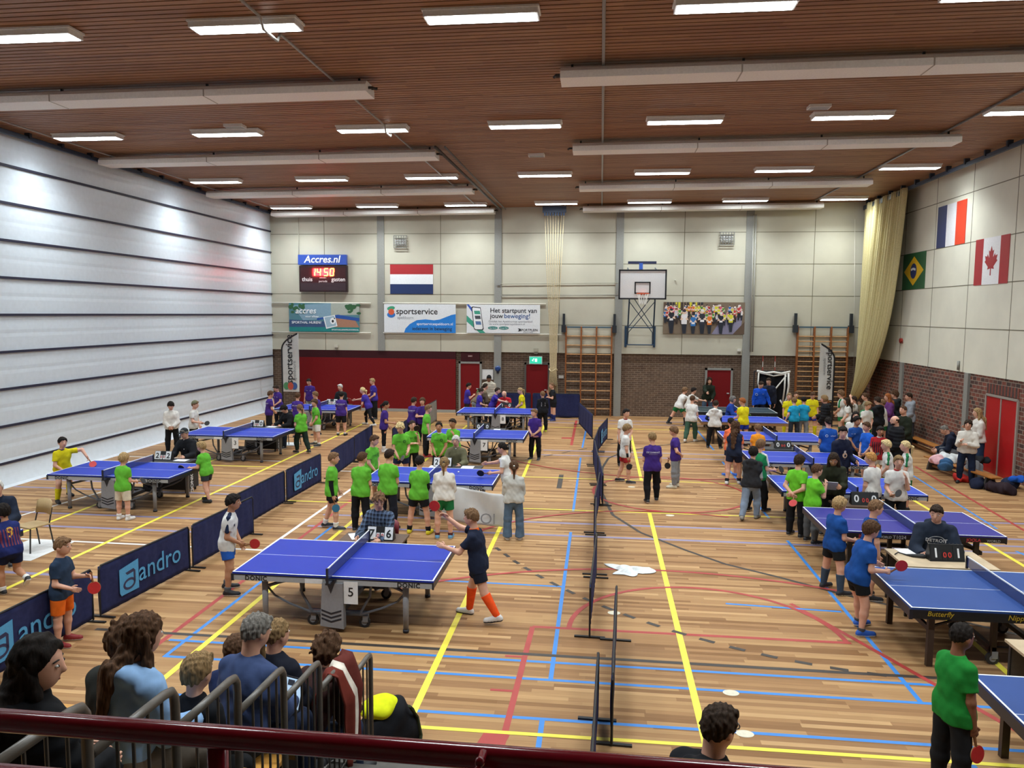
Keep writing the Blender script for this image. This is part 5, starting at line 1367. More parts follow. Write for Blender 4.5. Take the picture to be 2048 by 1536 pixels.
    def leg(F, nm, g=0.0, k=0.02, upto=2.0, loose=0.0, ank=0.0, frm=0.0):
        h, kn, a = J['hip'+nm], J['kn'+nm], J['an'+nm]
        if frm < 1:
            t = min(1, upto); k2 = h+(kn-h)*t
            F.cone(h, k2, 0.056*H*b+g, (0.056-0.019*t)*H*b+g+loose*t, k, cap=(k2, nrm(kn-h)) if upto < 1 else None)
        if upto > 1:
            f0 = max(0, frm-1); t = min(1, upto-1); p0 = kn+(a-kn)*f0; p1 = kn+(a-kn)*t; mid = kn+(a-kn)*0.33
            c0 = (p0, -nrm(a-kn)) if frm > 0 else None
            bk = nrm(np.cross(nrm(a-kn), V(1, 0, 0)))*(0.008*H)
            rc = lambda q: (0.037+(0.036-0.037)*min(1, q/0.35) if q < 0.35 else 0.036-0.016*(q-0.35)/0.65)*H*b
            if f0 < 0.33 and frm <= 1.0: F.cone(p0, mid, rc(f0)+g+loose, rc(0.33)+g+loose, k, cap0=c0)
            s0 = p0 if f0 >= 0.33 else (mid if frm <= 1 else p0)
            F.cone(s0, p1, rc(max(f0, 0.33))+g+loose, rc(t)+g+ank, k, cap=(p1, nrm(a-kn)) if g > 0 else None, cap0=c0)
    torso(F)
    kind, tcol = top[0], top[1]
    bk_, bcol = bot[0], bot[1]
    for nm in 'RL':
        arm(F, nm); leg(F, nm)
        a = J['an'+nm]; kn = J['kn'+nm]; 
        F.cone(a, a+V(0, 0.07*H, -0.022*H), 0.024*H, 0.016*H, 0.015)
    F.cone(neck-up*0.02*H, hb+hu*0.1*hh, 0.032*H*(1.12 if adult else 1), 0.031*H*(1.1 if adult else 1), 0.02)
    hx = 0.355*hh*(1.0 if adult else 1.05)
    F.ell(hc, (hx, 0.44*hh, 0.45*hh), HA, 0.01)
    F.ell(hc-hu*0.28*hh+hf*0.10*hh, (0.27*hh, 0.31*hh, 0.30*hh), HA, 0.03)
    F.cone(hc-hu*0.02*hh+hf*0.43*hh, hc-hu*0.165*hh+hf*0.485*hh, 0.03*hh, 0.056*hh, 0.02)     # nose
    for s in (-1, 1):
        F.ell(hc+hr*s*hx*1.0-hu*0.10*hh-hf*0.03*hh, (0.05*hh, 0.10*hh, 0.14*hh), HA, 0.008)  # ears
    vs, qs = F.mesh('person', None)
    ex = MB()
    for s in (-1, 1):
        c = hc+hr*s*0.155*hh+hf*0.405*hh-hu*0.03*hh
        ex.ball(c-hf*0.016*hh, (0.058*hh, 0.048*hh, 0.027*hh), 1, 10, 6); ex.ball(c+hf*0.018*hh, (0.031*hh, 0.027*hh, 0.029*hh), 2, 8, 6)
        ex.tube([c+hu*0.095*hh-hr*s*0.07*hh+hf*0.005*hh, c+hu*0.115*hh+hf*0.0*hh, c+hu*0.09*hh+hr*s*0.085*hh-hf*0.05*hh], 0.016*hh, 4, 5)
    ex.tube([hc-hu*0.345*hh+hf*0.365*hh-hr*0.10*hh, hc-hu*0.355*hh+hf*0.405*hh, hc-hu*0.345*hh+hf*0.365*hh+hr*0.10*hh], [0.012*hh, 0.026*hh, 0.012*hh], 3, 6)
    hs = 0.105*H
    hand = hand or {}
    for sd, nm in ((1, 'R'), (-1, 'L')):
        fd = J['fd'+nm]; pn = nrm(hand.get(nm, V(-sd*0.8, 0.3, -0.3) if abs(fd[2]) < 0.7 else V(-sd, 0.1, 0)))
        hand_mesh(ex, J['wr'+nm]-fd*0.012*H, fd, V(*pn), hs, sd, 0.95 if bat_in and bat_in[0] == nm else curl)
    me = mesh_obj('person', vs, qs, [mat(SKIN[skin], 0.55, kind='skin', amt=0.05, scale=18), eye_white, eye_dark, lip, mat(HAIR.get(hair[1], hair[1]), 0.7, kind='plain')], extra=ex)
    me.matrix_world = world
    tag(me, label, 'person', group)
    P = me
    folds = lambda amp, f=34, q=0.0: (lambda x, y, z: amp*(np.sin(f*x+11*z+q)*np.sin(0.6*f*z+7*y+q)+0.6*np.sin(0.8*f*z+14*x-9*y+2*q)))
    qd = (sum(map(ord, label)) % 60)/10
    def part(name, F, mats, lab=None):
        r = F.mesh(name, None)
        if r is None: return None
        o = mesh_obj(name, r[0], r[1], mats if isinstance(mats, list) else [mats], P)
        if lab: o['label'] = lab
        return o
    tm = top[2] if len(top) > 2 and not isinstance(top[2], str) else cloth(tcol)
    # ---- trousers or shorts
    bm_ = bot[2] if len(bot) > 2 else cloth(bcol)
    F = Field(lo, hi, res)
    waist = pel+up*0.10*H
    F.cone(pel-up*0.01*H, waist, 0.087*H*b+0.012, 0.083*H*b+0.006, 0.03, fw, 1.30, cap=(waist, up))
    if seat is not None: F.cone(pel, (J['knR']+J['knL'])/2*0.25+pel*0.75, 0.085*H*b, 0.07*H*b, 0.03)
    wide = {'shorts': (0.62, 0.022, 0.0), 'short': (0.42, 0.02, 0.0), 'knee': (0.86, 0.024, 0.0), 'trousers': (1.97, 0.012, 0.012), 'leggings': (1.94, 0.004, 0.004), 'joggers': (1.9, 0.016, 0.008), 'wide': (1.985, 0.016, 0.05), 'jeans': (1.97, 0.012, 0.016)}[bk_]
    for nm in 'RL': leg(F, nm, wide[1]*m_*0.8, 0.025, wide[0], 0.010 if wide[0] < 1 else (0.008 if bk_ != 'leggings' else 0), wide[2])
    if wide[0] > 1: F.wobble(folds(0.0035, 30, qd))
    part({'shorts': 'shorts', 'short': 'shorts', 'knee': 'shorts'}.get(bk_, 'trousers'), F, bm_)
    # ---- socks and shoes
    for nm in 'RL':
        kn, a = J['kn'+nm], J['an'+nm]
        if socks:
            sc, frm = socks[0], socks[1]
            F = Field(np.minimum(kn, a)-0.1*m_, np.maximum(kn, a)+0.1*m_, res); leg(F, nm, 0.014, 0.03, 2.0, frm=1+frm)
            part('sock', F, cloth(sc))
        d = a-kn; 
        fwd = V(0, 1, 0); sd = 1 if nm == 'R' else -1
        fwd = rot_z(fwd, -sd*8)
        pitch_ = max(-1.2, min(0.0, (a[2]-fz)*-3.0)) if seat is None else 0.0
        if pitch_ < -0.03: fwd = nrm(fwd*math.cos(pitch_)+V(0, 0, math.sin(pitch_)))
        sole = nrm(np.cross(np.cross(fwd, V(0, 0, 1)), fwd)); 
        heel = a-sole*(fz-0.022*H)-fwd*0.015*H
        toe = a-sole*(fz-0.016*H)+fwd*0.105*H
        F = Field(np.minimum(heel, toe)-0.09*m_, np.maximum(heel, toe)+0.1*m_, min(res, 0.012))
        g_ = a-sole*fz
        gc = (g_, -sole)
        F.cone(heel, toe, 0.031*H, 0.028*H, 0.015, np.cross(fwd, sole), 1.15, cap=gc)
        F.cone(a+sole*0.005*H, a-sole*0.02*H+fwd*0.06*H, 0.030*H, 0.025*H, 0.02, cap=(a+sole*0.02*H, sole))
        r = F.mesh('shoe', None)
        if r is not None:
            o = mesh_obj('shoe', r[0], r[1], [paint(shoes[0], 0.6), paint(shoes[1], 0.6)], P)
            cz = r[0][r[1]].mean(1); zl = (cz-g_) @ sole
            o.data.polygons.foreach_set('material_index', (zl < 0.014*H).astype(np.int32))
    # ---- shirt, jumper or jacket
    sl = sleeve if sleeve is not None else {'tee': 0.66, 'polo': 0.7, 'vest': 0.2}.get(kind, 1.98)
    g = {'tee': 0.011, 'polo': 0.012, 'vest': 0.010, 'sweater': 0.018, 'hoodie': 0.024, 'jacket': 0.026, 'puffer': 0.045, 'shirt': 0.015, 'long': 0.009}[kind]*m_
    F = Field(lo, hi, res)
    hem = pel-up*({'tee': 0.055, 'polo': 0.05, 'vest': 0.05, 'sweater': 0.02, 'hoodie': 0.045, 'jacket': 0.04, 'puffer': 0.06, 'shirt': 0.05, 'long': 0.03}[kind]*H)
    if seat is not None: hem = pel-up*0.0*H
    collar = neck+upn*(0.006*H if kind in ('tee', 'polo', 'vest', 'long') else 0.022*H)
    torso(F, g, 0.03, hem, collar, flare=(0.012 if kind in ('tee', 'polo', 'vest', 'shirt') else 0.008)*m_, puff=0.014*m_ if kind not in ('tee', 'vest') else 0.020*m_)
    if seat is None and kind not in ('vest',):
        hg = g+0.006*m_
        for nm in 'RL':
            h, kn = J['hip'+nm], J['kn'+nm]; F.cone(h+up*0.03*H, h+(kn-h)*0.45, 0.054*H*b+hg, 0.050*H*b+hg, 0.05, cap=(hem, -up))
        F.cone(J['hipR'], J['hipL'], 0.06*H*b+hg, 0.06*H*b+hg, 0.05, cap=(hem, -up))
    for nm in 'RL': arm(F, nm, g, 0.025, sl, 0.012*m_ if sl < 1 else (0.006 if kind != 'long' else 0.0), 0.004)
    if kind in ('hoodie', 'puffer'):
        F.cone(neck-fw*0.055*H+rt*0.05*H-up*0.01*H, neck-fw*0.055*H-rt*0.05*H-up*0.01*H, 0.032*H, 0.032*H, 0.03)
        F.cone(neck-fw*0.06*H-up*0.01*H, neck-fw*0.07*H-up*0.075*H, 0.045*H, 0.03*H, 0.03)
    if kind == 'puffer': F.wobble(lambda x, y, z: 0.006*np.sin(70*z))
    else: F.wobble(folds({'tee': 0.0045, 'polo': 0.0045, 'long': 0.001}.get(kind, 0.006)*m_, 30/m_, qd)); F.wobble(folds({'tee': 0.0016, 'polo': 0.0016, 'long': 0.0005}.get(kind, 0.0022)*m_, 78/m_, 2*qd))
    shirt = part({'tee': 'shirt', 'polo': 'shirt', 'vest': 'shirt', 'shirt': 'shirt', 'long': 'shirt'}.get(kind, kind if kind != 'puffer' else 'jacket'), F, tm)
    # trims: collar ring, undersleeves, stripes
    for e in extras:
        if e[0] == 'collar':
            F = Field(neck-0.12*m_, neck+0.12*m_, res); F.cone(neck-up*0.012*H, neck+upn*0.020*H, 0.042*H+g, 0.034*H+g*0.6, 0.01, cap=(neck+upn*0.017*H, up), cap0=(neck-up*0.006*H, -up)); part('collar', F, cloth(e[1]))
        elif e[0] == 'undersleeve':
            for nm in e[2]:
                s_, el, w = J['sh'+nm], J['el'+nm], J['wr'+nm]; q = np.stack([s_, el, w])
                F = Field(q.min(0)-0.08, q.max(0)+0.08, res); arm(F, nm, 0.004, 0.01, 1.95); part('undersleeve', F, cloth(e[1]))
        elif e[0] == 'tsleeve':
            for nm in 'RL':
                s_, el = J['sh'+nm], J['el'+nm]; q = np.stack([s_, el]); F = Field(q.min(0)-0.12, q.max(0)+0.12, res); arm(F, nm, g+0.006, 0.01, 0.68, 0.012*m_); part('sleeve', F, cloth(e[1]))
        elif e[0] == 'wristband':
            for nm in e[2]:
                w = J['wr'+nm]; fd = J['fd'+nm]; o = MB().tube([w-fd*0.08*H, w-fd*0.01*H], [0.023*H, 0.021*H], n=12).build('wristband', cloth(e[1]), P, smooth=True)
        elif e[0] == 'stripe':       # shoulder stripes
            for nm, sd in (('R', 1), ('L', -1)):
                if len(e) > 2 and nm not in e[2]: continue
                s_, el = J['sh'+nm], J['el'+nm]
                q = np.stack([s_, el, neck]); F = Field(q.min(0)-0.1, q.max(0)+0.1, res)
                o_ = nrm(rt*sd*0.6+up*0.8)
                F.cone(sh_c+rt*sd*0.045*H+up*0.022*H, s_+o_*0.024*H+up*0.004*H, 0.019*H, 0.020*H, 0.01); F.cone(s_+o_*0.024*H+up*0.004*H, s_+(el-s_)*0.64+nrm(rt*sd+V(0, 0, 0.1))*(0.022*H), 0.023*H, 0.023*H, 0.01); part('shoulder_stripe', F, cloth(e[1]))
        elif e[0] == 'shirtfront':
            F = Field(neck-0.25*m_, neck+0.1*m_, res); F.cone(neck+fw*0.02*H, neck-up*0.11*H+fw*0.058*H, 0.028*H, 0.022*H, 0.01); part('shirt', F, cloth(e[1]))
        elif e[0] == 'glasses':
            o = MB()
            for s in (-1, 1):
                c = hc+hr*s*0.16*hh+hf*0.44*hh-hu*0.04*hh
                o.tube([c+hr*0.13*hh*math.cos(a*math.pi/6)+hu*0.09*hh*math.sin(a*math.pi/6) for a in range(13)], 0.014*hh, n=5)
                o.tube([c+hr*s*0.13*hh, c+hr*s*0.2*hh-hf*0.45*hh], 0.012*hh, n=5)
            o.tube([hc+hf*0.45*hh-hr*0.04*hh-hu*0.03*hh, hc+hf*0.45*hh+hr*0.04*hh-hu*0.03*hh], 0.012*hh, n=5); o.build('glasses', paint('1c1a1a', 0.3), P)
        elif e[0] == 'beard':
            F = Field(hc-0.7*hh, hc+0.5*hh, min(res, 0.009)); F.ell(hc-hu*0.285*hh+hf*0.098*hh, (0.288*hh, 0.318*hh, 0.312*hh), HA, 0.0)
            F.cut(lambda x, y, z: ((x-hc[0])*hu[0]+(y-hc[1])*hu[1]+(z-hc[2])*hu[2])+0.27*hh); F.cut(lambda x, y, z: -((x-hc[0])*hf[0]+(y-hc[1])*hf[1]+(z-hc[2])*hf[2])-0.05*hh); F.cut(lambda x, y, z: 0.07*hh-np.sqrt((((x-hc[0])*hf[0]+(y-hc[1])*hf[1]+(z-hc[2])*hf[2])-0.42*hh)**2+(((x-hc[0])*hu[0]+(y-hc[1])*hu[1]+(z-hc[2])*hu[2])+0.35*hh)**2+0.3*((x-hc[0])*hr[0]+(y-hc[1])*hr[1])**2)); part('beard', F, mat(HAIR.get(e[1], e[1]), 0.8, kind='hair'))
    # ---- hair
    st, hcn = hair[0], HAIR.get(hair[1], hair[1]); hm = mat(hcn, 0.75, kind='hair', spec=0.15)
    if st != 'none':
        th = {'short': 0.06, 'buzz': 0.03, 'mop': 0.10, 'curly': 0.13, 'long': 0.07, 'pony': 0.055, 'bun': 0.055, 'bob': 0.09, 'bigcurl': 0.17, 'waves': 0.08, 'longcurl': 0.14, 'fringe': 0.03, 'side': 0.09}[st]
        front = {'short': 0.19, 'buzz': 0.26, 'mop': 0.09, 'curly': 0.15, 'long': 0.24, 'pony': 0.26, 'bun': 0.26, 'bob': 0.14, 'bigcurl': 0.22, 'waves': 0.24, 'longcurl': 0.2, 'fringe': 0.05, 'side': 0.2}[st]
        bcut = {'mop': -0.36, 'curly': -0.34, 'bob': -0.5, 'long': -0.6, 'bigcurl': -0.7, 'waves': -0.5, 'longcurl': -0.6}.get(st, -0.30)
        hres = min(res, 0.0085)
        F = Field(hc-0.85*hh-V(0, 0, 0.2*hh), hc+0.85*hh, hres)
        sl_ = (front-bcut)/0.84
        def post(d, u, x, y, z):
            line = front+sl_*(u[1]/hh-0.42)+0.045*np.sin(9*u[0]/hh+qd)*(u[1] > 0)+0.03*np.sin(23*u[0]/hh+2*qd)-0.10*np.exp(-((u[1]/hh-0.12)/0.10)**2)*(np.abs(u[0]) > 0.25*hh)
            c = (line*hh-u[2])*0.8
            if st in ('long', 'bob', 'longcurl', 'bigcurl', 'waves'): c = np.minimum(c, np.maximum(u[1]-0.16*hh, np.abs(u[2])-0.75*hh))
            if st == 'fringe': c = np.maximum(np.maximum(c, u[2]-0.12*hh), u[1]-0.06*hh)
            return np.maximum(d, c)
        F.ell(hc+hu*0.02*hh-hf*0.01*hh, (hx+th*hh*0.8, (0.44+th)*hh, (0.45+th*1.15)*hh), HA, 0.0, post)
        if st in ('short', 'side', 'mop'): F.cone(hc+hf*0.34*hh+hu*(front+0.12)*hh-hr*0.18*hh, hc+hf*0.36*hh+hu*(front+0.12)*hh+hr*0.2*hh, (0.06+th*0.5)*hh, (0.05+th*0.6)*hh, 0.02)
        f_, a_ = (60, 0.02) if st in ('curly', 'bigcurl', 'longcurl') else (60, 0.008) if st == 'waves' else (95, 0.008)
        F.wobble(lambda x, y, z: a_*hh/0.22*(np.sin(f_*x+1.7*np.sin(f_*0.6*z))*np.sin(f_*y+qd)*np.sin(f_*0.7*z+qd)*0.8+0.35*np.sin(1.9*f_*x+f_*y)))
        part('hair', F, hm)
        extra_hair = None
        if st in ('long', 'longcurl', 'waves'):
            ln = {'long': 0.14, 'longcurl': 0.22, 'waves': 0.16}[st]*H; w_ = {'long': 0.30, 'longcurl': 0.36, 'waves': 0.34}[st]*hh
            bk2 = -fw*0.075*H*b
            p0, p1, p2 = hc-hf*0.25*hh-hu*0.1*hh, neck+bk2-fw*0.01*H, neck+bk2*1.35-up*ln
            q = np.stack([p0, p1, p2]); F = Field(q.min(0)-0.2, q.max(0)+0.2, hres*1.2)
            F.cone(p0, p1, w_, w_*1.05, 0.04, fw, 1.7); F.cone(p1, p2, w_*1.05, w_*0.6, 0.04, fw, 2.0)
            for s in (-1, 1): F.cone(hc+hr*s*hx*0.95-hf*0.1*hh, neck+rt*s*0.055*H+fw*0.015*H-up*0.03*H, 0.13*hh, 0.15*hh, 0.03)
            F.wobble(lambda x, y, z: a_*hh/0.22*1.3*(np.sin(f_*x+2*np.sin(20*z))*np.sin(f_*y+qd)*(1 if st == 'long' else np.sin(45*z+9*x))))
            extra_hair = part('long_hair', F, hm)
        elif st == 'pony':
            p0 = hc-hf*0.46*hh+hu*0.12*hh; p1 = p0-hf*0.22*hh-hu*0.25*hh; p2 = hc-hf*0.5*hh-hu*1.0*hh; p2 = p2-fw*0.02
            q = np.stack([p0, p1, p2]); F = Field(q.min(0)-0.12, q.max(0)+0.12, hres); F.cone(p0, p1, 0.08*hh, 0.12*hh, 0.02); F.cone(p1, p2, 0.13*hh, 0.05*hh, 0.03)
            F.wobble(lambda x, y, z: 0.004*np.sin(140*x+20*z)*np.sin(140*y)); part('ponytail', F, hm)
            MB().ball(p0-hf*0.03*hh, 0.09*hh, n=10, k=6).build('hair_tie', cloth(hair[2] if len(hair) > 2 else '2b2b30'), P, smooth=True)
        elif st == 'bun':
            c = hc-hf*0.42*hh+hu*(0.22 if len(hair) < 4 else -0.1)*hh; F = Field(c-0.1, c+0.1, hres); F.ell(c-hf*0.1*hh, (0.17*hh,)*3, None, 0.0)
            F.wobble(lambda x, y, z: 0.004*np.sin(120*x+40*z)*np.sin(110*y)); part('hair_bun', F, hm)
            MB().ball(c, 0.13*hh, n=10, k=6).build('hair_tie', cloth(hair[2] if len(hair) > 2 else '2b2b30'), P, smooth=True)
    for e in extras:
        if e[0] in ('cap', 'beanie'):
            F = Field(hc-0.8*hh, hc+0.85*hh, min(res, 0.01))
            def postc(d, u, x, y, z): return np.maximum(d, ((0.16 if e[0] == 'cap' else 0.1)*hh+0.15*u[1]-u[2]))
            F.ell(hc+hu*0.04*hh, (hx+0.07*hh, 0.52*hh, (0.52 if e[0] == 'cap' else 0.56)*hh), HA, 0.0, postc)
            if e[0] == 'cap': F.cone(hc+hf*0.45*hh+hu*0.2*hh, hc+hf*0.75*hh+hu*0.14*hh, 0.28*hh, 0.24*hh, 0.01, hu, 6.0)
            else: F.wobble(lambda x, y, z: 0.002*np.sin(150*x))
            part(e[0], F, cloth(e[1]))
    # ---- prints on the shirt: letters and marks laid on the cloth
    if prints and shirt is not None:
        bv = BVHTree.FromPolygons([v.co[:] for v in shirt.data.vertices], [p.vertices[:] for p in shirt.data.polygons])
        for pr in prints:
            where, c, size, zoff, xoff, txt = pr[:6]
            s = 1 if where == 'front' else -1
            mb = MB()
            cen = pel+up*(zoff*H)+rt*(xoff*H)*(-s if where == 'front' else 1)
            ux = -rt if where == 'front' else rt
            if txt == '@ring':
                n = 18; pv = [(size*math.cos(6*i/n+0.4), size*math.sin(6*i/n+0.4)) for i in range(n+1)]+[(size*0.6*math.cos(6*i/n+0.4), size*0.6*math.sin(6*i/n+0.4)) for i in range(n+1)]
                pf = [(i, i+1, n+2+i, n+1+i) for i in range(n)]
            elif txt == '@bar': pv, pf = [(size*a, size*0.13*b_) for a, b_ in ((-1, -1), (0, -1), (1, -1), (1, 1), (0, 1), (-1, 1))], [(0, 1, 4, 5), (1, 2, 3, 4)]
            elif txt == '@stripes':
                pv, pf = [], []
                for k in range(7):
                    for j in range(9):
                        zz = size*(-1+2*j/8); xx = size*0.9*(-1+2*k/6); pv += [(xx-size*0.07, zz), (xx+size*0.07, zz)]
                        if j: o_ = len(pv); pf.append((o_-4, o_-3, o_-1, o_-2))
            elif txt == '@disc': pv, pf = [(size*math.cos(i*math.pi/8), size*math.sin(i*math.pi/8)) for i in range(16)], [tuple(range(16))]
            elif txt == '@oval':
                n = 28; pv = [(size*1.35*math.cos(2*math.pi*i/n), size*math.sin(2*math.pi*i/n)) for i in range(n)]+[(size*1.27*math.cos(2*math.pi*i/n), size*0.92*math.sin(2*math.pi*i/n)) for i in range(n)]
                pf = [(i, (i+1) % n, n+(i+1) % n, n+i) for i in range(n)]
            elif txt == '@vbar': pv = [(size*0.12*(-1+2*(i % 2)), size*(-1+2*(i//2)/10)) for i in range(22)]; pf = [(2*i, 2*i+1, 2*i+3, 2*i+2) for i in range(10)]
            else: pv, pf = text_mesh(txt, size, bold=0.012)
            out = []
            for a, b_ in pv:
                o_ = cen+ux*a+up*b_+fw*s*0.5
                hit = bv.ray_cast(Vector(o_), Vector(-fw*s))
                p = np.array(hit[0]) if hit[0] is not None else cen+ux*a+up*b_+fw*s*0.09*H
                out.append(p+fw*s*0.004)
            mb.add(out, pf); o = mb.build('print', paint(c, 0.6), shirt, fix=False)
    # ---- a bat in the hand
    if bat_in:
        nm = bat_in[0]; bl = bat_in[1]; fd = J['fd'+nm]; w = J['wr'+nm]
        bd = nrm(bat_in[3]) if len(bat_in) > 3 else nrm(fd+V(0, 0, 0.15)); bn = bat_in[4] if len(bat_in) > 4 else V(0.2, 1, 0.1)
        pc = w+fd*0.05*H+np.asarray(nrm(bn))*0.0
        wn = world.to_3x3() @ Vector(bn); wp = world @ Vector(pc)     # the named side of the blade is the one turned to the gallery
        if wn.dot(Vector((0, 0, 4.2))-wp) < 0: bn = -np.asarray(bn)
        red = bl == 'red'; col = None if bl in ('red', 'black') else bl
        bat(bat_in[2], world @ frame_from(pc, bd, bn), red, col)
    PEOPLE[label] = (P, J, world)
    return P

# ------------------------------------------------------------------ everyone in the hall
GREEN, PURP, BLUE, YEL = '63b437', '41297a', '18488f', 'ddd01c'
ring = (('front', '1d4a1c', 0.035, 0.205, 0.05, '@ring'), ('front', '2a6a22', 0.035, 0.198, -0.04, 'voetbal'))
gback = ()
dia = (('back', 'cfc8dc', 0.05, 0.20, 0, 'DE DIAMANT'), ('back', 'a99cc4', 0.022, 0.18, 0, 'basisschool apeldoorn'))
pfront = (('front', 'b8b0cc', 0.022, 0.20, 0.05, '@ring'), ('front', 'b8b0cc', 0.03, 0.195, -0.04, 'Diamant'))
bfront = (('front', 'b9c6dc', 0.014, 0.215, -0.06, '@ring'), ('front', 'b9c6dc', 0.018, 0.21, -0.10, 'school'))
# --- along the white divider
person('boy in yellow shirt and yellow socks swinging a red bat by the white divider', (-11.838, 15.56), -122, 1.5, ('tee', YEL), ('shorts', '1c2740'), ('short', 'black'), ('clasp', ((0.85, 0.3, 0.05), (0.15, 0.6, -0.6))), 'lunge', lean=14,
       socks=(YEL, 0.25), shoes=('1d1f22', '1d1f22'), bat_in=('L', 'red', 'red bat in the hand of the boy in yellow by the divider'), tilt=4, extras=(('collar', '2a2f45'),))
person('dark-haired boy in white shirt and black trousers standing against the white divider', (-12.564, 21.198), -155, 1.56, ('sweater', 'dcd8d2'), ('trousers', '17181b'), ('mop', 'black'), ('clasp', 'clasp'), head=(0, -15), extras=(('collar', 'b04038'),))
person('boy in grey-green cap and white shirt holding a black bat by the divider', (-12.22, 21.8), -85, 1.5, ('tee', 'd9d6d0'), ('trousers', '17181b'), ('short', 'lbrown'), ('bat', 'low'), extras=(('beanie', '6f7058'),), bat_in=('R', 'black', 'black bat in the hand of the boy in the grey-green cap'))
person('seated umpire in black jacket and dark cap at the lettered desk by the divider', (-10.025, 17.419), 175, 1.74, ('jacket', '1a1b20'), ('trousers', '1c1d22'), ('short', 'grey'), ('desk', 'desk'), 'sit', lean=12, seat=0.45, head=(0, -12), extras=(('cap', '22262a'), ('shirtfront', 'd9d6d2')))
chair('chair under the umpire in the dark cap', SEATS['seated umpire in black jacket and dark cap at the lettered desk by the divider'][0], SEATS['seated umpire in black jacket and dark cap at the lettered desk by the divider'][1], math.pi, '1c1c20')
person('small blond boy in green shirt and cream shorts seen from behind at the divider table', (-9.517, 14.207), -8, 1.33, ('tee', GREEN), ('knee', 'd6cbb6'), ('mop', 'blond'), ('bent', 'down'), 'stand', socks=('e4e2de', 0.75), shoes=('e2e0dc', 'd8d5d0'), bat_in=('R', 'red', 'red bat held before the small boy with cream shorts'))
person('blond boy in green shirt and dark grey shorts returning the ball at the divider table', (-8.63, 15.884), 78, 1.33, ('tee', GREEN), ('shorts', '34383e'), ('side', 'blond'), ('bent', 'bat'), 'step', lean=12, shoes=('25272b', '25272b'), bat_in=('L', 'black', 'black bat in the hand of the boy with dark grey shorts'))
person('boy in striped navy and maroon football shirt running at the left edge', (-8.66, 10.2), 62, 1.36, ('tee', '202a64'), ('shorts', '161c3a'), ('mop', 'black'), ('bent', 'reach'), 'run', lean=18, socks=('e2e0dc', 0.8), shoes=('202226', 'e0dedb'),
       prints=(('back', '6a1f3a', 0.13, 0.13, 0, '@stripes'), ('back', 'd0a030', 0.22, 0.13, 0.0, '9')), legmir=True, skin='tan')
person('white-haired umpire in navy jacket cut off by the left edge', (-9.945, 11.484), -150, 1.75, ('jacket', '1d2536'), ('trousers', '20242c'), ('short', 'white'), ('desk', 'desk'), 'sit', seat=0.45, lean=16)
chair('chair with a pale wooden back at the left edge', -9.9, 12.2, math.pi*0.9, 'b09468')
person('boy in dark blue shirt and orange shorts standing before the lettered barrier', (-6.708, 8.695), -84, 1.35, ('tee', '293a52'), ('knee', 'e2691c'), ('short', 'lbrown'), ('bent', 'paper'), 'stand', lean=1, shoes=('8a2426', 'd5d2ce'), bat_in=('L', 'red', 'red bat in the hand of the boy in orange shorts', V(0.1, 0.25, -1), V(0.9, 0.4, 0.1)))
# --- table 3 and the red wall
person('boy in purple shirt leftmost of the group by the feather flag, turned away', (-11.256, 24.995), -50, 1.5, ('tee', PURP), ('trousers', '1b1b20'), ('short', 'brown'), ('clasp', 'clasp'), prints=dia)
person('boy in purple shirt looking at his hands under the feather flag', (-11.83, 27.1), 155, 1.52, ('tee', PURP), ('trousers', '1b1b20'), ('short', 'dark'), ('clasp', 'clasp'), head=(0, -20), prints=pfront)
person('tall dark-haired boy in purple shirt and grey trousers before the red wall', (-11.3, 28.905), 172, 1.62, ('tee', PURP), ('joggers', '8d9094'), ('short', 'black'), ('down', 'down'), head=(0, -15), prints=pfront)
person('boy in purple shirt with his back turned beside the green-shirted girl with the braid', (-10.058, 24.548), 5, 1.5, ('tee', PURP), ('shorts', '1a1a1f'), ('short', 'brown'), ('clasp', 'low'), prints=dia)
person('boy with light brown hair in purple shirt behind the boy with white shorts', (-9.587, 25.136), 80, 1.5, ('tee', PURP), ('shorts', '1a1a1f'), ('short', 'lbrown'), ('low', 'clasp'))
person('seated umpire in black hoodie looking down behind table 3', (-9.75, 22.72), 150, 1.72, ('hoodie', '17181c'), ('jeans', '1c2230'), ('mop', 'black'), ('desk', 'desk'), 'sit', seat=0.45, lean=20, head=(0, -30))
chair('chair under the umpire in the black hoodie', SEATS['seated umpire in black hoodie looking down behind table 3'][0], SEATS['seated umpire in black hoodie looking down behind table 3'][1], math.pi, '1c1c20')
person('girl with a braid in green shirt and dark green trousers walking past table 3', (-8.843, 21.878), 52, 1.47, ('tee', GREEN), ('joggers', '1b2b24'), ('pony', 'lbrown'), ('low', 'low'), 'walk', lean=6, shoes=('26282c', 'e0deda'), legmir=True)
person('child in green shirt and white shorts with hands together beside table 3', (-8.878, 23.201), 128, 1.48, ('tee', GREEN), ('knee', 'dcd8d0'), ('mop', 'brown'), ('low', 'low'), 'apart', socks=('e4e2de', 0.8), shoes=('22242a', 'd9d6d2'), prints=ring, head=(30, 0))
person('white-haired man in black jacket seated before the dark red wall', (-10.122, 28.952), 160, 1.76, ('jacket', '1c2126'), ('trousers', '1c1d22'), ('short', 'white'), ('lap', 'lap'), 'sit', seat=0.45, lean=6)
chair('chair under the white-haired man at the red wall', SEATS['white-haired man in black jacket seated before the dark red wall'][0], SEATS['white-haired man in black jacket seated before the dark red wall'][1], math.pi, '1c1c20')
person('boy in purple shirt and black shorts seen from behind before the red wall', (-8.779, 25.244), 4, 1.49, ('tee', PURP), ('knee', '18181c'), ('short', 'black'), ('down', 'low'), socks=('dcd8d4', 0.85), shoes=('1f2024', '1f2024'), prints=dia)
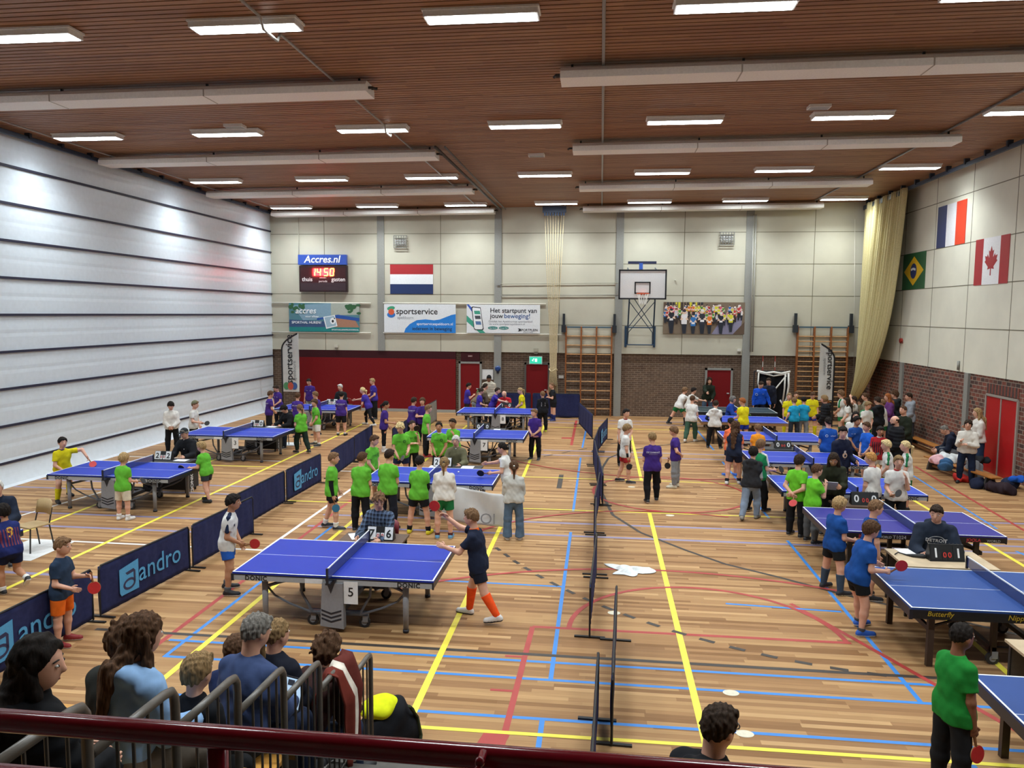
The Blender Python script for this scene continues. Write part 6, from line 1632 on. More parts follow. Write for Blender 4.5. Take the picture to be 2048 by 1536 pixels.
person('girl with blond ponytail in purple shirt leaning forward with a red bat', (-8.553, 27.672), 86, 1.52, ('tee', '3d2f90'), ('leggings', '18181c'), ('pony', 'vblond'), ('reach', 'low'), 'lunge', lean=24, shoes=('d8d4cf', 'd8d4cf'), bat_in=('R', 'red', 'red bat of the girl with the blond ponytail'))
person('tall blond boy in purple shirt behind the leaning girl', (-8.862, 29.395), 128, 1.62, ('tee', '3d2f90'), ('trousers', '18181c'), ('short', 'blond'), ('bent', 'clasp'), prints=pfront)
person('dark-haired girl in purple shirt and black leggings holding a black bat', (-6.467, 22.415), -72, 1.54, ('tee', PURP), ('leggings', '17171b'), ('pony', 'black'), ('bat', 'low'), shoes=('e2e0de', 'd9d6d4'), socks=('e4e2e0', 0.6), skin='tan', bat_in=('R', 'black', 'black bat of the girl in black leggings'))
person('dark-haired boy in purple shirt with white back lettering behind the barrier corner', (-5.943, 23.901), -25, 1.5, ('tee', PURP), ('trousers', '1a1a1f'), ('short', 'dark'), ('down', 'low'), prints=dia)
person('child with a brown fringe in purple shirt before the grey barrier', (-5.572, 23.784), 178, 1.52, ('tee', PURP), ('trousers', '1a1a1f'), ('bob', 'brown'), ('cross', 'cross'))
# --- green shirts in the middle
person('boy in green shirt, black trousers and red shoes turned to table 7', (-5.026, 21.812), -68, 1.53, ('tee', GREEN), ('trousers', '17171b'), ('short', 'lbrown'), ('down', 'low'), shoes=('b02a30', 'c9c5c2'), bat_in=('R', 'red', 'red bat of the boy with red shoes'))
person('boy with bright blond curls in green shirt holding a grey bat', (-4.743, 17.921), -165, 1.58, ('tee', GREEN), ('shorts', '1c2444'), ('curly', 'vblond'), ('low', 'bent'), head=(-25, -18), prints=ring, bat_in=('R', '4a4d55', 'grey bat of the boy with blond curls', V(-0.4, 0.6, 0.3), V(0.3, 0.8, 0.6)))
person('girl in green shirt holding up a black bat', (-4.729, 18.904), -150, 1.48, ('tee', GREEN), ('trousers', '17171b'), ('pony', 'dark'), ('cross', 'chin'), prints=ring, bat_in=('L', 'black', 'black bat held up by the girl in green'))
person('boy in green shirt behind the back-turned pair, looking to table 7', (-5.019, 16.378), -110, 1.5, ('tee', GREEN), ('shorts', '17171b'), ('short', 'brown'), ('low', 'low'), head=(15, -8), prints=ring)
person('boy in green shirt with one black sleeve standing by the small lettered barrier', (-5.155, 14.198), -78, 1.5, ('tee', GREEN), ('shorts', '16161a'), ('short', 'lbrown'), ('down', 'low'), 'step', lean=2, socks=('dedcda', 0.72), shoes=('23262e', 'dcd9d6'), extras=(('undersleeve', '18181c', 'R'),),
       bat_in=('R', '2f6f92', 'blue bat of the boy with the black sleeve', V(0, 0.25, -1), V(1, 0.2, 0)))
person('boy in green shirt and black trousers, left of the back-turned pair', (-4.542, 14.109), -10, 1.52, ('tee', GREEN), ('trousers', '17181c'), ('short', 'brown'), ('clasp', 'clasp'), head=(-20, 0))
person('boy in green shirt and dark trousers, taller of the back-turned pair', (-4.041, 14.246), -10, 1.57, ('tee', GREEN), ('trousers', '1d1f2a'), ('short', 'dark'), ('low', 'low'), head=(-15, 0))
person('dark-haired boy in green shirt and yellow shoes seen from behind', (-3.391, 14.099), -4, 1.49, ('tee', GREEN), ('shorts', '17181e'), ('short', 'black'), ('low', 'low'), 'apart', socks=('1a1a1e', 0.72), shoes=('d9cc1e', 'c9bd1e'), extras=(('undersleeve', '17181c', 'RL'),))
person('girl with ponytail in white jumper and green shorts holding the white sheet', (-2.85, 13.842), 6, 1.52, ('sweater', 'd9d4cc'), ('shorts', '1e6e3e'), ('pony', 'dblond'), ('clasp', 'clasp'), 'stand', socks=('5a2f2c', 0.82), shoes=('5c8fae', 'd9d6d2'))
person('brown-ponytailed girl in pale jumper and wide jeans at the end of the white sheet', (-1.548, 13.959), 8, 1.46, ('sweater', 'bfbdb6'), ('wide', '54687e'), ('pony', 'brown', 'd8d4c8'), ('clasp', 'clasp'), shoes=('d5d2ce', 'd5d2ce'))
person('dark-haired girl with pink hair tie in white shirt playing at the table end', (-1.909, 15.923), 84, 1.48, ('tee', 'dcdad6'), ('trousers', '2a2c34'), ('bun', 'black', 'd05a7a', 1), ('reach', 'bat'), 'stand', lean=8, head=(0, -8), bat_in=('L', 'black', 'black bat of the girl with the pink hair tie'))
person('white-haired woman umpire in olive jacket at her desk', (-3.319, 17.46), 176, 1.66, ('jacket', '67644c'), ('trousers', '2c2c2c'), ('bob', 'white'), ('desk', 'desk'), 'sit', seat=0.45, lean=8, extras=(('shirtfront', 'dcdad6'),))
chair('chair under the white-haired woman umpire', SEATS['white-haired woman umpire in olive jacket at her desk'][0], SEATS['white-haired woman umpire in olive jacket at her desk'][1], math.pi, '7a2530')
person('smiling dark-haired girl in green shirt with hands folded low', (-3.944, 18.62), 180, 1.5, ('tee', GREEN), ('trousers', '1d1e24'), ('bun', 'black'), ('low', 'low'), skin='tan', prints=ring, extras=(('collar', 'dedcd8'),))
person('boy in green shirt with his hand at his mouth', (-3.709, 19.304), 158, 1.5, ('tee', GREEN), ('trousers', '1d1e24'), ('short', 'dark'), ('cross', 'chin'), skin='tan')
person('boy in purple shirt and black trousers at the end of table 7', (-1.82, 21.9), 165, 1.47, ('tee', PURP), ('trousers', '17171b'), ('short', 'lbrown'), ('clasp', 'clasp'), head=(-30, 0), shoes=('1d1e24', 'c8c5d0'), bat_in=('R', '5c2d3c', 'dark red bat of the boy at the end of table 7', V(-0.9, 0.5, 0), V(0, 0.2, 1)))
person('child in black hoodie with white back lettering at the end of table 8', (-1.992, 27.132), 12, 1.44, ('hoodie', '17181c'), ('trousers', '15161a'), ('short', 'lbrown'), ('clasp', 'low'), shoes=('c9c832', 'd9d8d4'), prints=(('back', 'c8c8cc', 0.05, 0.20, -0.04, 'S'), ('back', 'c8c8cc', 0.05, 0.165, -0.04, 'U'), ('back', 'c8c8cc', 0.05, 0.13, -0.04, 'R'), ('back', 'c8c8cc', 0.05, 0.20, 0.05, 'L'), ('back', 'c8c8cc', 0.05, 0.165, 0.05, 'I'), ('back', 'c8c8cc', 0.05, 0.13, 0.05, 'F')))
person('girl in black sports kit standing under the climbing ropes', (-1.793, 30.02), 112, 1.5, ('tee', '1b1c20'), ('shorts', '17171b'), ('pony', 'lbrown'), ('chin', 'cross'), socks=('26306a', 0.4), shoes=('26306a', 'd5d2d0'))
person('boy in purple shirt with a green bat left of table 8', (-5.166, 29.602), -66, 1.47, ('tee', '3d2f90'), ('trousers', '2a2620'), ('short', 'black'), ('phone', 'low'), bat_in=('R', '52c070', 'green bat left of table 8'))
person('woman in brown jacket bending over behind table 8', (-4.599, 28.303), -50, 1.72, ('jacket', '6e5f4c'), ('jeans', '858b92'), ('pony', 'dark'), ('low', 'low'), lean=42)
person('girl in purple shirt with a green bat behind table 8', (-4.45, 28.1), -70, 1.42, ('tee', '3d2f90'), ('trousers', '1d1e24'), ('bun', 'dark'), ('bent', 'low'), bat_in=('R', '52c070', 'green bat of the girl behind table 8'), head=(0, -12))
person('man in black beanie and pale puffer jacket by the notice board', (-4.235, 29.313), 160, 1.86, ('puffer', 'b3aa9a'), ('trousers', '24262c'), ('short', 'black'), ('bent', 'clasp'), skin='brown', head=(35, -18), extras=(('beanie', '17181a'), ('shirtfront', '24262a')))
person('dark-haired boy in purple shirt leaning over beside the man in red', (-3.98, 28.2), -100, 1.48, ('tee', '3d2f90'), ('trousers', '1d1e24'), ('short', 'dark'), ('reach', 'bent'), lean=22)
person('bald man in red jumper seated behind table 8', (-3.528, 28.227), 172, 1.76, ('sweater', 'b4202a'), ('trousers', '2a2c32'), ('fringe', 'white'), ('desk', 'desk'), 'sit', seat=0.45, lean=20, head=(0, -32))
chair('chair under the man in the red jumper', SEATS['bald man in red jumper seated behind table 8'][0], SEATS['bald man in red jumper seated behind table 8'][1], math.pi, '7a2530')
person('girl with blond ponytail in yellow shirt behind table 8', (-2.82, 28.05), 108, 1.48, ('tee', YEL), ('trousers', '1d1e24'), ('pony', 'blond'), ('clasp', 'clasp'), head=(10, -15))
# --- table 5
person('dark-haired boy in white shirt and blue shorts waiting with a red bat at table 5', (-5.512, 10.682), -74, 1.49, ('tee', 'd9d8d6'), ('shorts', '2459b4'), ('side', 'black'), (((0.14, -0.08, -1), (-0.35, 0.7, -0.5)), 'low'), (((0.16, 0.16, -1), (0.06, -0.12, -1)), ((0.16, 0.02, -1), (0.08, -0.2, -1))), lean=8, skin='tan', socks=('585c62', 0.78), shoes=('1c1d21', 'e2e0de'),
       extras=(('stripe', '1f2a44'),), prints=(('front', '1f2a44', 0.02, 0.21, -0.08, '@disc'), ('front', '30384a', 0.02, 0.2, 0.06, '@bar')), bat_in=('R', 'red', 'red bat of the boy in blue shorts', V(0.1, 0.7, 0.1), V(1, 0.2, 0.1)))
def plaid_material():
    m, nt, b = new_mat('plaid_cloth'); tc = ND(nt, 'ShaderNodeTexCoord'); sp = ND(nt, 'ShaderNodeSeparateXYZ', {0: tc.outputs['Object']})
    def band(ax, f, w): return math_n(nt, 'LESS_THAN', math_n(nt, 'FRACT', math_n(nt, 'MULTIPLY', sp.outputs[ax], f)), w)
    s = math_n(nt, 'ADD', math_n(nt, 'ADD', band(0, 16, 0.45), band(2, 16, 0.45)), math_n(nt, 'MULTIPLY', math_n(nt, 'ADD', band(0, 16, 0.1), band(2, 16, 0.1)), 1.5))
    rp = ND(nt, 'ShaderNodeMapRange', {'Value': s, 'From Max': 4.0}); mx = ND(nt, 'ShaderNodeMix', {0: rp.outputs[0], 6: (*lin('161c2c'), 1), 7: (*lin('6f86a8'), 1)}, data_type='RGBA')
    nt.links.new(mx.outputs[2], b.inputs['Base Color']); b.inputs['Roughness'].default_value = 0.9
    return m
person('umpire with brown curls and glasses in a blue checked shirt behind table 5', (-3.453, 11.502), 168, 1.78, ('shirt', '1c2740', plaid_material()), ('trousers', '22242c'), ('curly', 'lbrown'), ('desk', 'desk'), 'sit', seat=0.45, lean=14, head=(35, -14), extras=(('glasses',),), sleeve=1.95)
chair('chair under the umpire in the checked shirt', SEATS['umpire with brown curls and glasses in a blue checked shirt behind table 5'][0], SEATS['umpire with brown curls and glasses in a blue checked shirt behind table 5'][1], math.pi, '7a2530')
person('boy in navy kit with bright orange socks lunging at table 5', (-1.61, 10.181), 82, 1.56, ('tee', '1c2338'), ('shorts', '181d2c'), ('short', 'lbrown'), (((0.05, 0.95, 0.15), (-0.1, 0.8, 0.6)), ((0.15, 0.6, -0.75), (0.0, 1, 0.28))),
       (((0.1, 0.36, -1), (0.02, 0.12, -1)), ((0.14, -0.34, -1), (0.05, -0.62, -1))), lean=8, socks=('f2551f', 0.08), shoes=('d9d6d2', '30313a'), extras=(('collar', 'e8651f'),), prints=(('front', 'e8651f', 0.16, 0.1, -0.09, '@vbar'), ('front', 'd9d6d2', 0.025, 0.2, -0.12, '@bar')),
       bat_in=('R', 'red', 'red bat held high by the boy with orange socks', V(-0.1, 0.75, 0.7), V(0.9, 0.3, 0.2)))
# --- between the middle row and the flag side
person('dark-haired boy in white shirt standing behind the boy in red shorts', (0.722, 21.366), -160, 1.6, ('tee', 'dcdad7'), ('trousers', '1a1a1e'), ('short', 'black'), ('down', 'low'), head=(20, 0), extras=(('collar', '8a3038'),), shoes=('202226', 'dcd8d4'))
person('boy in white shirt and red shorts with a black wristband and black bat', (0.662, 19.202), -84, 1.47, ('tee', 'd9d7d4'), ('shorts', 'a5272c'), ('mop', 'dblond'), ('down', 'low'), 'step', lean=2, shoes=('1e1f24', 'dcd9d6'), extras=(('wristband', '17181a', 'R'),), bat_in=('R', 'black', 'black bat of the boy in red shorts', V(0, 0.2, -1), V(1, 0.1, 0)))
person('boy in long purple shirt seen from behind with a black bat', (1.222, 17.304), 6, 1.57, ('tee', PURP), ('trousers', '15161a'), ('short', 'dblond'), ('down', 'clasp'), 'step', head=(10, 0), shoes=('23252a', 'd9c8c4'), prints=dia, bat_in=('R', 'black', 'black bat of the boy in the long purple shirt', V(0.1, 0.2, -1), V(1, 0.1, 0)))
person('boy in purple shirt and grey trousers looking to the side', (1.889, 18.819), 70, 1.49, ('tee', PURP), ('joggers', '888b90'), ('mop', 'lbrown'), ('low', 'back'), shoes=('cfc9b6', 'b8b2a2'), prints=pfront, bat_in=('R', 'black', 'black bat of the boy in grey trousers', V(0, 0.1, -1), V(1, 0, 0)))
person('boy in white shirt and green shorts bending over the dark table', (3.031, 29.711), -66, 1.55, ('tee', 'd9d7d4'), ('shorts', '1f6e40'), ('mop', 'lbrown'), ('reach', 'reach'), 'lunge', lean=26, socks=('2a2c30', 0.3), shoes=('1f2024', 'd9d6d2'))
person('dark-haired boy in white shirt reaching over the dark table', (3.36, 29.25), -62, 1.5, ('tee', 'd0cec8'), ('shorts', '1f6e40'), ('short', 'black'), ('reach', 'bent'), lean=20)
person('boy in white shirt and dark green trousers seen from behind', (3.052, 25.759), -24, 1.57, ('tee', 'd5d3cf'), ('joggers', '3b5848'), ('short', 'brown'), ('bent', 'low'), 'walk', lean=5, shoes=('cfcac2', 'cfcac2'))
person('smiling dark-haired woman in dark jacket by the red door', (4.362, 31.572), 190, 1.72, ('jacket', '20291f'), ('jeans', '4a5f78'), ('longcurl', 'dark'), ('reach', 'low'), lean=16)
person('child in white hoodie with navy sleeves and hood standing wide-legged', (3.652, 24.605), -18, 1.52, ('hoodie', 'dad8d4'), ('trousers', '15161a'), ('short', 'dark'), ('down', 'hip'), 'apart', sleeve=0.62, extras=(('undersleeve', '1b2440', 'RL'),), shoes=('26282c', 'dcd9d5'))
person('seated woman umpire in bright blue jacket behind the wood-rimmed table', (4.738, 27.646), -110, 1.68, ('jacket', '1f3f94'), ('trousers', '22242c'), ('bob', 'grey'), ('desk', 'desk'), 'sit', seat=0.45, lean=10, bat_in=('L', '3aa05a', 'green bat on the side of the woman in the bright blue jacket'))
chair('red chair under the woman in the bright blue jacket', SEATS['seated woman umpire in bright blue jacket behind the wood-rimmed table'][0], SEATS['seated woman umpire in bright blue jacket behind the wood-rimmed table'][1], 1.2, '9a2530')
person('red-haired boy in yellow shirt and blue shorts at the wood-rimmed table', (4.617, 25.111), 22, 1.56, ('tee', YEL), ('shorts', '2238a0'), ('short', 'red'), ('low', 'bent'), head=(40, 0), extras=(('collar', '26306a'),), bat_in=('L', '2c8a4a', 'green bat of the red-haired boy'))
person('man in bright blue training top leaning down by the net trolley', (6.08, 29.863), 168, 1.78, ('sweater', '1b50c4'), ('trousers', '1c2238'), ('short', 'dark'), ('down', 'swing'), lean=14, head=(30, -20), prints=(('front', 'b9cbe8', 0.05, 0.2, -0.07, '@disc'), ('front', 'b9cbe8', 0.03, 0.21, 0.06, 'club')))
person('tall man in dark jacket behind the man in the blue training top', (6.424, 30.049), 172, 1.86, ('jacket', '1d2130'), ('trousers', '1a1b20'), ('short', 'dark'), ('down', 'down'), head=(-20, -5))
person('girl in yellow shirt with parted hair, leftmost of the yellow group', (6.605, 27.624), 178, 1.5, ('tee', YEL), ('shorts', '2238a0'), ('pony', 'dblond'), ('down', 'down'), socks=(YEL, 0.1))
person('boy in yellow shirt half hidden behind the turquoise pair', (6.95, 28.05), 172, 1.52, ('tee', YEL), ('shorts', '2238a0'), ('short', 'brown'), ('low', 'low'), socks=(YEL, 0.1))
person('fair-haired boy in turquoise shirt seen from behind', (6.551, 26.555), 8, 1.44, ('tee', '1f93bc'), ('trousers', '33363e'), ('short', 'lbrown'), ('down', 'swing'))
person('dark-haired boy in turquoise shirt and grey trousers seen from behind', (6.891, 26.744), -14, 1.46, ('tee', '1f93bc'), ('joggers', '7d7f82'), ('short', 'black'), ('low', 'low'))
person('boy in yellow shirt and blue shorts, rightmost of the yellow group', (7.353, 27.469), 174, 1.6, ('tee', YEL), ('shorts', '2238a0'), ('short', 'brown'), ('down', 'down'), head=(0, -20), socks=(YEL, 0.1), prints=(('front', 'c8b060', 0.06, 0.17, 0, 'SPORT'), ('front', '3a8a4a', 0.05, 0.1, -0.06, '@disc')))
# --- crowd in the corner
person('person in black hooded winter coat and jeans with shoulder-length hair', (7.187, 25.172), 78, 1.7, ('puffer', '16171b'), ('jeans', '7d94b0'), ('bob', 'dblond'), ('bent', 'low'))
person('curly-haired boy in white and green football kit before the feather flag', (8.355, 27.43), 58, 1.64, ('tee', 'dad9d4'), ('shorts', '1f6e40'), ('curly', 'lbrown'), ('low', 'clasp'), socks=('1f6e40', 0.1), extras=(('stripe', '2a7a4a'),), prints=(('back', '2c3a34', 0.2, 0.14, 0, '8'),))
person('dark-haired child in white shirt behind the curly-haired footballer', (8.366, 26.791), 82, 1.45, ('tee', 'dad9d4'), ('shorts', '1f6e40'), ('long', 'dark'), ('low', 'low'))
person('child in white shirt with one arm raised under the yellow net', (8.763, 27.335), 66, 1.45, ('tee', 'd5d3ce'), ('shorts', '1f6e40'), ('short', 'dark'), ('low', ((0.7, 0.2, 0.6), (-0.5, 0.3, 0.8))))
person('brown-haired boy in khaki top at the brick corner', (8.989, 26.9), 82, 1.62, ('sweater', '8c8670'), ('trousers', '2a2a2c'), ('short', 'brown'), ('chin', 'low'))
person('blond boy in white shirt with green stripes facing the hall', (8.309, 24.917), 188, 1.56, ('tee', 'd9d8d3'), ('shorts', '1f6e40'), ('side', 'dblond'), ('low', 'low'), head=(20, -10), extras=(('stripe', '2a7a4a'),))
person('person in plain black hoodie beside the blond boy with green stripes', (8.82, 25.3), 28, 1.66, ('hoodie', '16171b'), ('trousers', '16171b'), ('short', 'dark'), ('clasp', 'clasp'))
person('child in white and green kit half hidden behind the black hoodie', (9.073, 25.566), 60, 1.55, ('tee', 'd9d8d3'), ('shorts', '1f6e40'), ('short', 'lbrown'), ('low', 'low'), extras=(('stripe', '2a7a4a'),))
person('person in purple jacket holding a phone at the brick wall', (9.5, 26.3), 98, 1.68, ('jacket', '63346e'), ('jeans', '30384a'), ('long', 'red'), ('phone', 'phone'))
person('person with brown curls in dark coat with a pale hood', (9.92, 26.85), 62, 1.72, ('hoodie', '24282a'), ('trousers', '1d1e22'), ('curly', 'brown'), ('phone', 'low'))
person('man in light grey hoodie leaning against the brick wall', (10.086, 26.097), 88, 1.74, ('hoodie', '8f959d'), ('trousers', '3a3c42'), ('short', 'dark'), ('clasp', 'clasp'))
person('man with short hair in dark olive jumper behind the bearded man', (8.371, 22.017), 118, 1.78, ('sweater', '23291e'), ('trousers', '20222a'), ('buzz', 'brown'), ('clasp', 'clasp'))
person('bald bearded man in black puffer jacket', (7.296, 19.585), 92, 1.8, ('puffer', '141519'), ('trousers', '17181c'), ('fringe', 'dark'), ('clasp', 'clasp'), extras=(('beard', 'dark'),))
person('dark-haired woman in white jumper behind the boys in blue', (6.864, 21.394), 168, 1.66, ('sweater', 'd8d5cf'), ('jeans', '2a3448'), ('long', 'black'), ('clasp', 'phone'))
person('girl with white hair bow and blue shirt seen from behind', (5.86, 20.22), 4, 1.62, ('tee', '1a4b9c'), ('trousers', '1d2130'), ('bun', 'black', 'e0dedb', 1), ('low', 'low'), prints=(('back', 'b9c6dc', 0.035, 0.2, -0.05, '@ring'), ('back', 'b9c6dc', 0.05, 0.19, 0.05, 'school')))
person('man in navy jumper with a small pale figure on the chest', (5.372, 17.626), -158, 1.78, ('sweater', '191e33'), ('trousers', '191c2c'), ('side', 'black'), ('low', 'bent'), head=(-30, -5), prints=(('front', 'c9a888', 0.06, 0.13, 0, '@disc'), ('front', 'd8d0c4', 0.03, 0.175, 0, '@disc'), ('front', '8f8a84', 0.03, 0.085, 0, '@bar')))
person('dark-haired boy in blue shirt with arms hanging behind the navy jumper', (6.678, 20.795), -160, 1.6, ('tee', '1c468e'), ('shorts', '1d2130'), ('side', 'black'), ('low', 'down'), skin='tan', prints=bfront)
person('brown-haired boy in bright blue shirt with hands together', (6.794, 20.117), 112, 1.54, ('tee', '2463cc'), ('shorts', '17191f'), ('short', 'brown'), ('low', 'low'), bat_in=('L', 'black', 'dark bat of the boy in bright blue'))
person('boy in red and black striped football shirt and white shorts', (6.923, 19.714), 160, 1.5, ('tee', 'a8232c'), ('shorts', 'dcd9d6'), ('short', 'black'), ('bent', 'bent'), skin='tan', head=(20, -5), prints=(('front', '1a1518', 0.16, 0.13, 0, '@stripes'),), extras=(('collar', 'dcd9d6'),), bat_in=('R', 'black', 'black bat of the boy in stripes', V(-0.6, 0.7, 0.2), V(0.2, 0.6, 0.8)))
# --- at the flag side tables
person('girl with very long curly hair in navy and orange shirt', (3.377, 19.429), -22, 1.57, ('tee', '1f273c'), ('shorts', '1a2034'), ('longcurl', 'brown'), ('low', 'down'), 'step', extras=(('tsleeve', 'ea7440'),), socks=('22242a', 0.75), shoes=('dcd9d6', 'dcd9d6'))
person('boy in orange shirt and blue shoes behind the long-haired girl', (3.47, 20.36), 18, 1.52, ('tee', 'e8704a'), ('shorts', '1a2034'), ('short', 'black'), ('low', 'low'), shoes=('2a62c4', 'd9d6d2'))
person('short-haired boy in orange shirt seen from behind at the second blue table', (4.141, 20.393), -6, 1.36, ('tee', 'ec9426'), ('shorts', '1d2130'), ('short', 'lbrown'), ('low', 'low'), head=(10, 0))
person('boy in dark green football shirt with white trim and a red bat', (3.42, 16.75), -46, 1.56, ('tee', '21814f'), ('trousers', '16171a'), ('mop', 'lbrown'), ('bat', 'low'), 'step', extras=(('stripe', 'd9d8d3'),), prints=(('back', '8a5a40', 0.08, 0.17, 0, '4'),), bat_in=('R', 'red', 'red bat of the boy in the dark green football shirt'))
person('child in black and grey hoodie and light jeans walking', (3.163, 16.079), -24, 1.52, ('hoodie', '2c2c30'), ('jeans', '8290a4'), ('mop', 'black'), ('bent', 'bent'), 'walk', lean=6, sleeve=0.12, extras=(('undersleeve', 'a3a5a6', 'RL'),), shoes=('8d8880', '3a3a3a'))
person('boy in lime green shirt with hands behind his back and a red bat', (3.79, 14.923), -46, 1.56, ('tee', '68c02c'), ('trousers', '19191c'), ('mop', 'dark'), ('back', 'back'), lean=0, shoes=('1d1e22', 'd9d6d2'), bat_in=('L', 'red', 'red bat behind the back of the boy in lime green', V(0.3, -0.6, -0.6), V(0.3, -1, 0.2)))
person('boy in lime green shirt and grey trousers with raised hands', (3.974, 14.531), -70, 1.46, ('tee', '68c02c'), ('joggers', '5a5c5e'), ('short', 'brown'), ('chin', 'phone'), shoes=('26272b', 'd5d2ce'))
person('woman with long dark hair in dark olive jumper reading a sheet of paper', (4.52, 15.16), 160, 1.7, ('sweater', '2c2e20'), ('trousers', '1a1b1e'), ('long', 'dark'), ('paper', 'paper'), skin='tan', lean=20, head=(0, -30))
person('blond boy in white shirt with red collar seen from behind', (5.299, 15.309), 35, 1.58, ('polo', 'd9d6d1'), ('shorts', '1b1b20'), ('short', 'ginger'), ('low', 'down'), head=(25, 0), extras=(('collar', 'a82c30'),), bat_in=('L', 'c22a2c', 'red bat beside the blond boy with the red collar', V(0, 0.5, -0.6), V(0.5, 1, 0)))
person('boy in white shirt with red collar looking back over the table', (5.674, 15.154), 172, 1.58, ('polo', 'd9d6d1'), ('trousers', '17181c'), ('short', 'dblond'), ('bent', 'chin'), extras=(('collar', 'a82c30'),), bat_in=('R', '2a2a2e', 'dark bat of the boy looking back over the table', V(-0.5, 0.6, 0.4), V(0.2, 0.8, 0.7)))
person('girl with blond ponytail in white and green shirt', (6.713, 17.357), 75, 1.5, ('tee', 'd9d8d3'), ('shorts', '1f6e40'), ('pony', 'vblond'), ('low', 'low'), extras=(('stripe', '2a7a4a'),))
person('second blond girl in white and green shirt half hidden by the first', (6.42, 17.65), 80, 1.46, ('tee', 'd9d8d3'), ('shorts', '1f6e40'), ('side', 'vblond'), ('low', 'low'), extras=(('stripe', '2a7a4a'),))
person('blond boy in blue shirt with long grey socks and a red bat', (3.61, 11.93), -66, 1.46, ('tee', BLUE), ('shorts', '1a1b1c'), ('mop', 'blond'), ('bent', 'low'), 'apart', socks=('3d4b5c', 0.22), shoes=('22242a', 'cfc9b0'), prints=bfront, bat_in=('R', 'red', 'red bat of the boy with long grey socks', V(-0.3, 1, -0.05), V(1, 0.3, 0.15)))
person('brown-haired boy in blue shirt and blue shoes leaning towards the matt blue table', (3.463, 10.426), -76, 1.52, ('tee', BLUE), ('shorts', '17181a'), ('mop', 'brown'), (((0.2, -0.1, -1), (-0.1, 0.85, -0.12)), ((0.2, 0.1, -1), (-0.1, 0.95, -0.15))), (((0.18, 0.14, -1), (0.06, -0.16, -1)), ((0.14, 0.34, -1), (0.06, 0.08, -1))), lean=16, shoes=('2a5cb8', 'd9dce2'), socks=('4a4d52', 0.85), bat_in=('R', 'red', 'red bat of the boy with blue shoes', V(0.2, 0.6, 0.45), V(1, 0.1, 0.2)))
person('boy in blue shirt standing behind the leaning boy', (4.05, 11.72), -84, 1.48, ('tee', BLUE), ('shorts', '1d2440'), ('short', 'lbrown'), ('down', 'down'), prints=bfront, bat_in=('R', 'red', 'red bat hanging from the hand of the boy behind', V(0, 0.2, -1), V(1, 0.2, 0)))
person('umpire in navy hoodie with a round white chest print at the pale desk', (5.021, 11.794), 165, 1.82, ('hoodie', '212938'), ('trousers', '22252c'), ('short', 'dark'), ('desk', 'desk'), 'sit', seat=0.45, lean=8, head=(-15, -8), build=1.18, prints=(('front', 'd5d6da', 0.09, 0.19, 0, '@oval'), ('front', 'd5d6da', 0.07, 0.188, 0, 'DETROIT'), ('front', 'd5d6da', 0.04, 0.16, 0, 'SINCE 1975')))
chair('red chair of the umpire in the navy hoodie', SEATS['umpire in navy hoodie with a round white chest print at the pale desk'][0], SEATS['umpire in navy hoodie with a round white chest print at the pale desk'][1], math.pi, 'a8262e')
person('dark-skinned boy in dark green shirt with a red bat at the right edge', (3.135, 6.827), -72, 1.56, ('tee', '1f8232'), ('trousers', '1a1b1e'), ('buzz', 'black'), ('down', 'low'), lean=0, skin='brown', bat_in=('R', 'red', 'red bat of the boy in dark green', V(0.05, 0.2, -1), V(1, 0.15, 0)))
person('woman in white jumper with arms folded by the bench', (9.307, 20.418), 150, 1.62, ('sweater', 'dbd6cd'), ('jeans', '1d2942'), ('bob', 'dark'), ('phone', 'cross'), shoes=('1c1c20', '1c1c20'), head=(0, 0))
person('woman with long blond hair in white top before the red double door', (10.182, 21.712), 84, 1.78, ('sweater', 'dcd7d0'), ('jeans', '24344e'), ('long', 'blond'), ('phone', 'clasp'))
person('man in navy hooded jacket sitting bent over on the long bench', (9.627, 22.552), 78, 1.76, ('hoodie', '1a2032'), ('joggers', '6a6d72'), ('buzz', 'grey'), ('lap', 'lap'), 'sit', seat=0.32, lean=30, head=(0, -28))

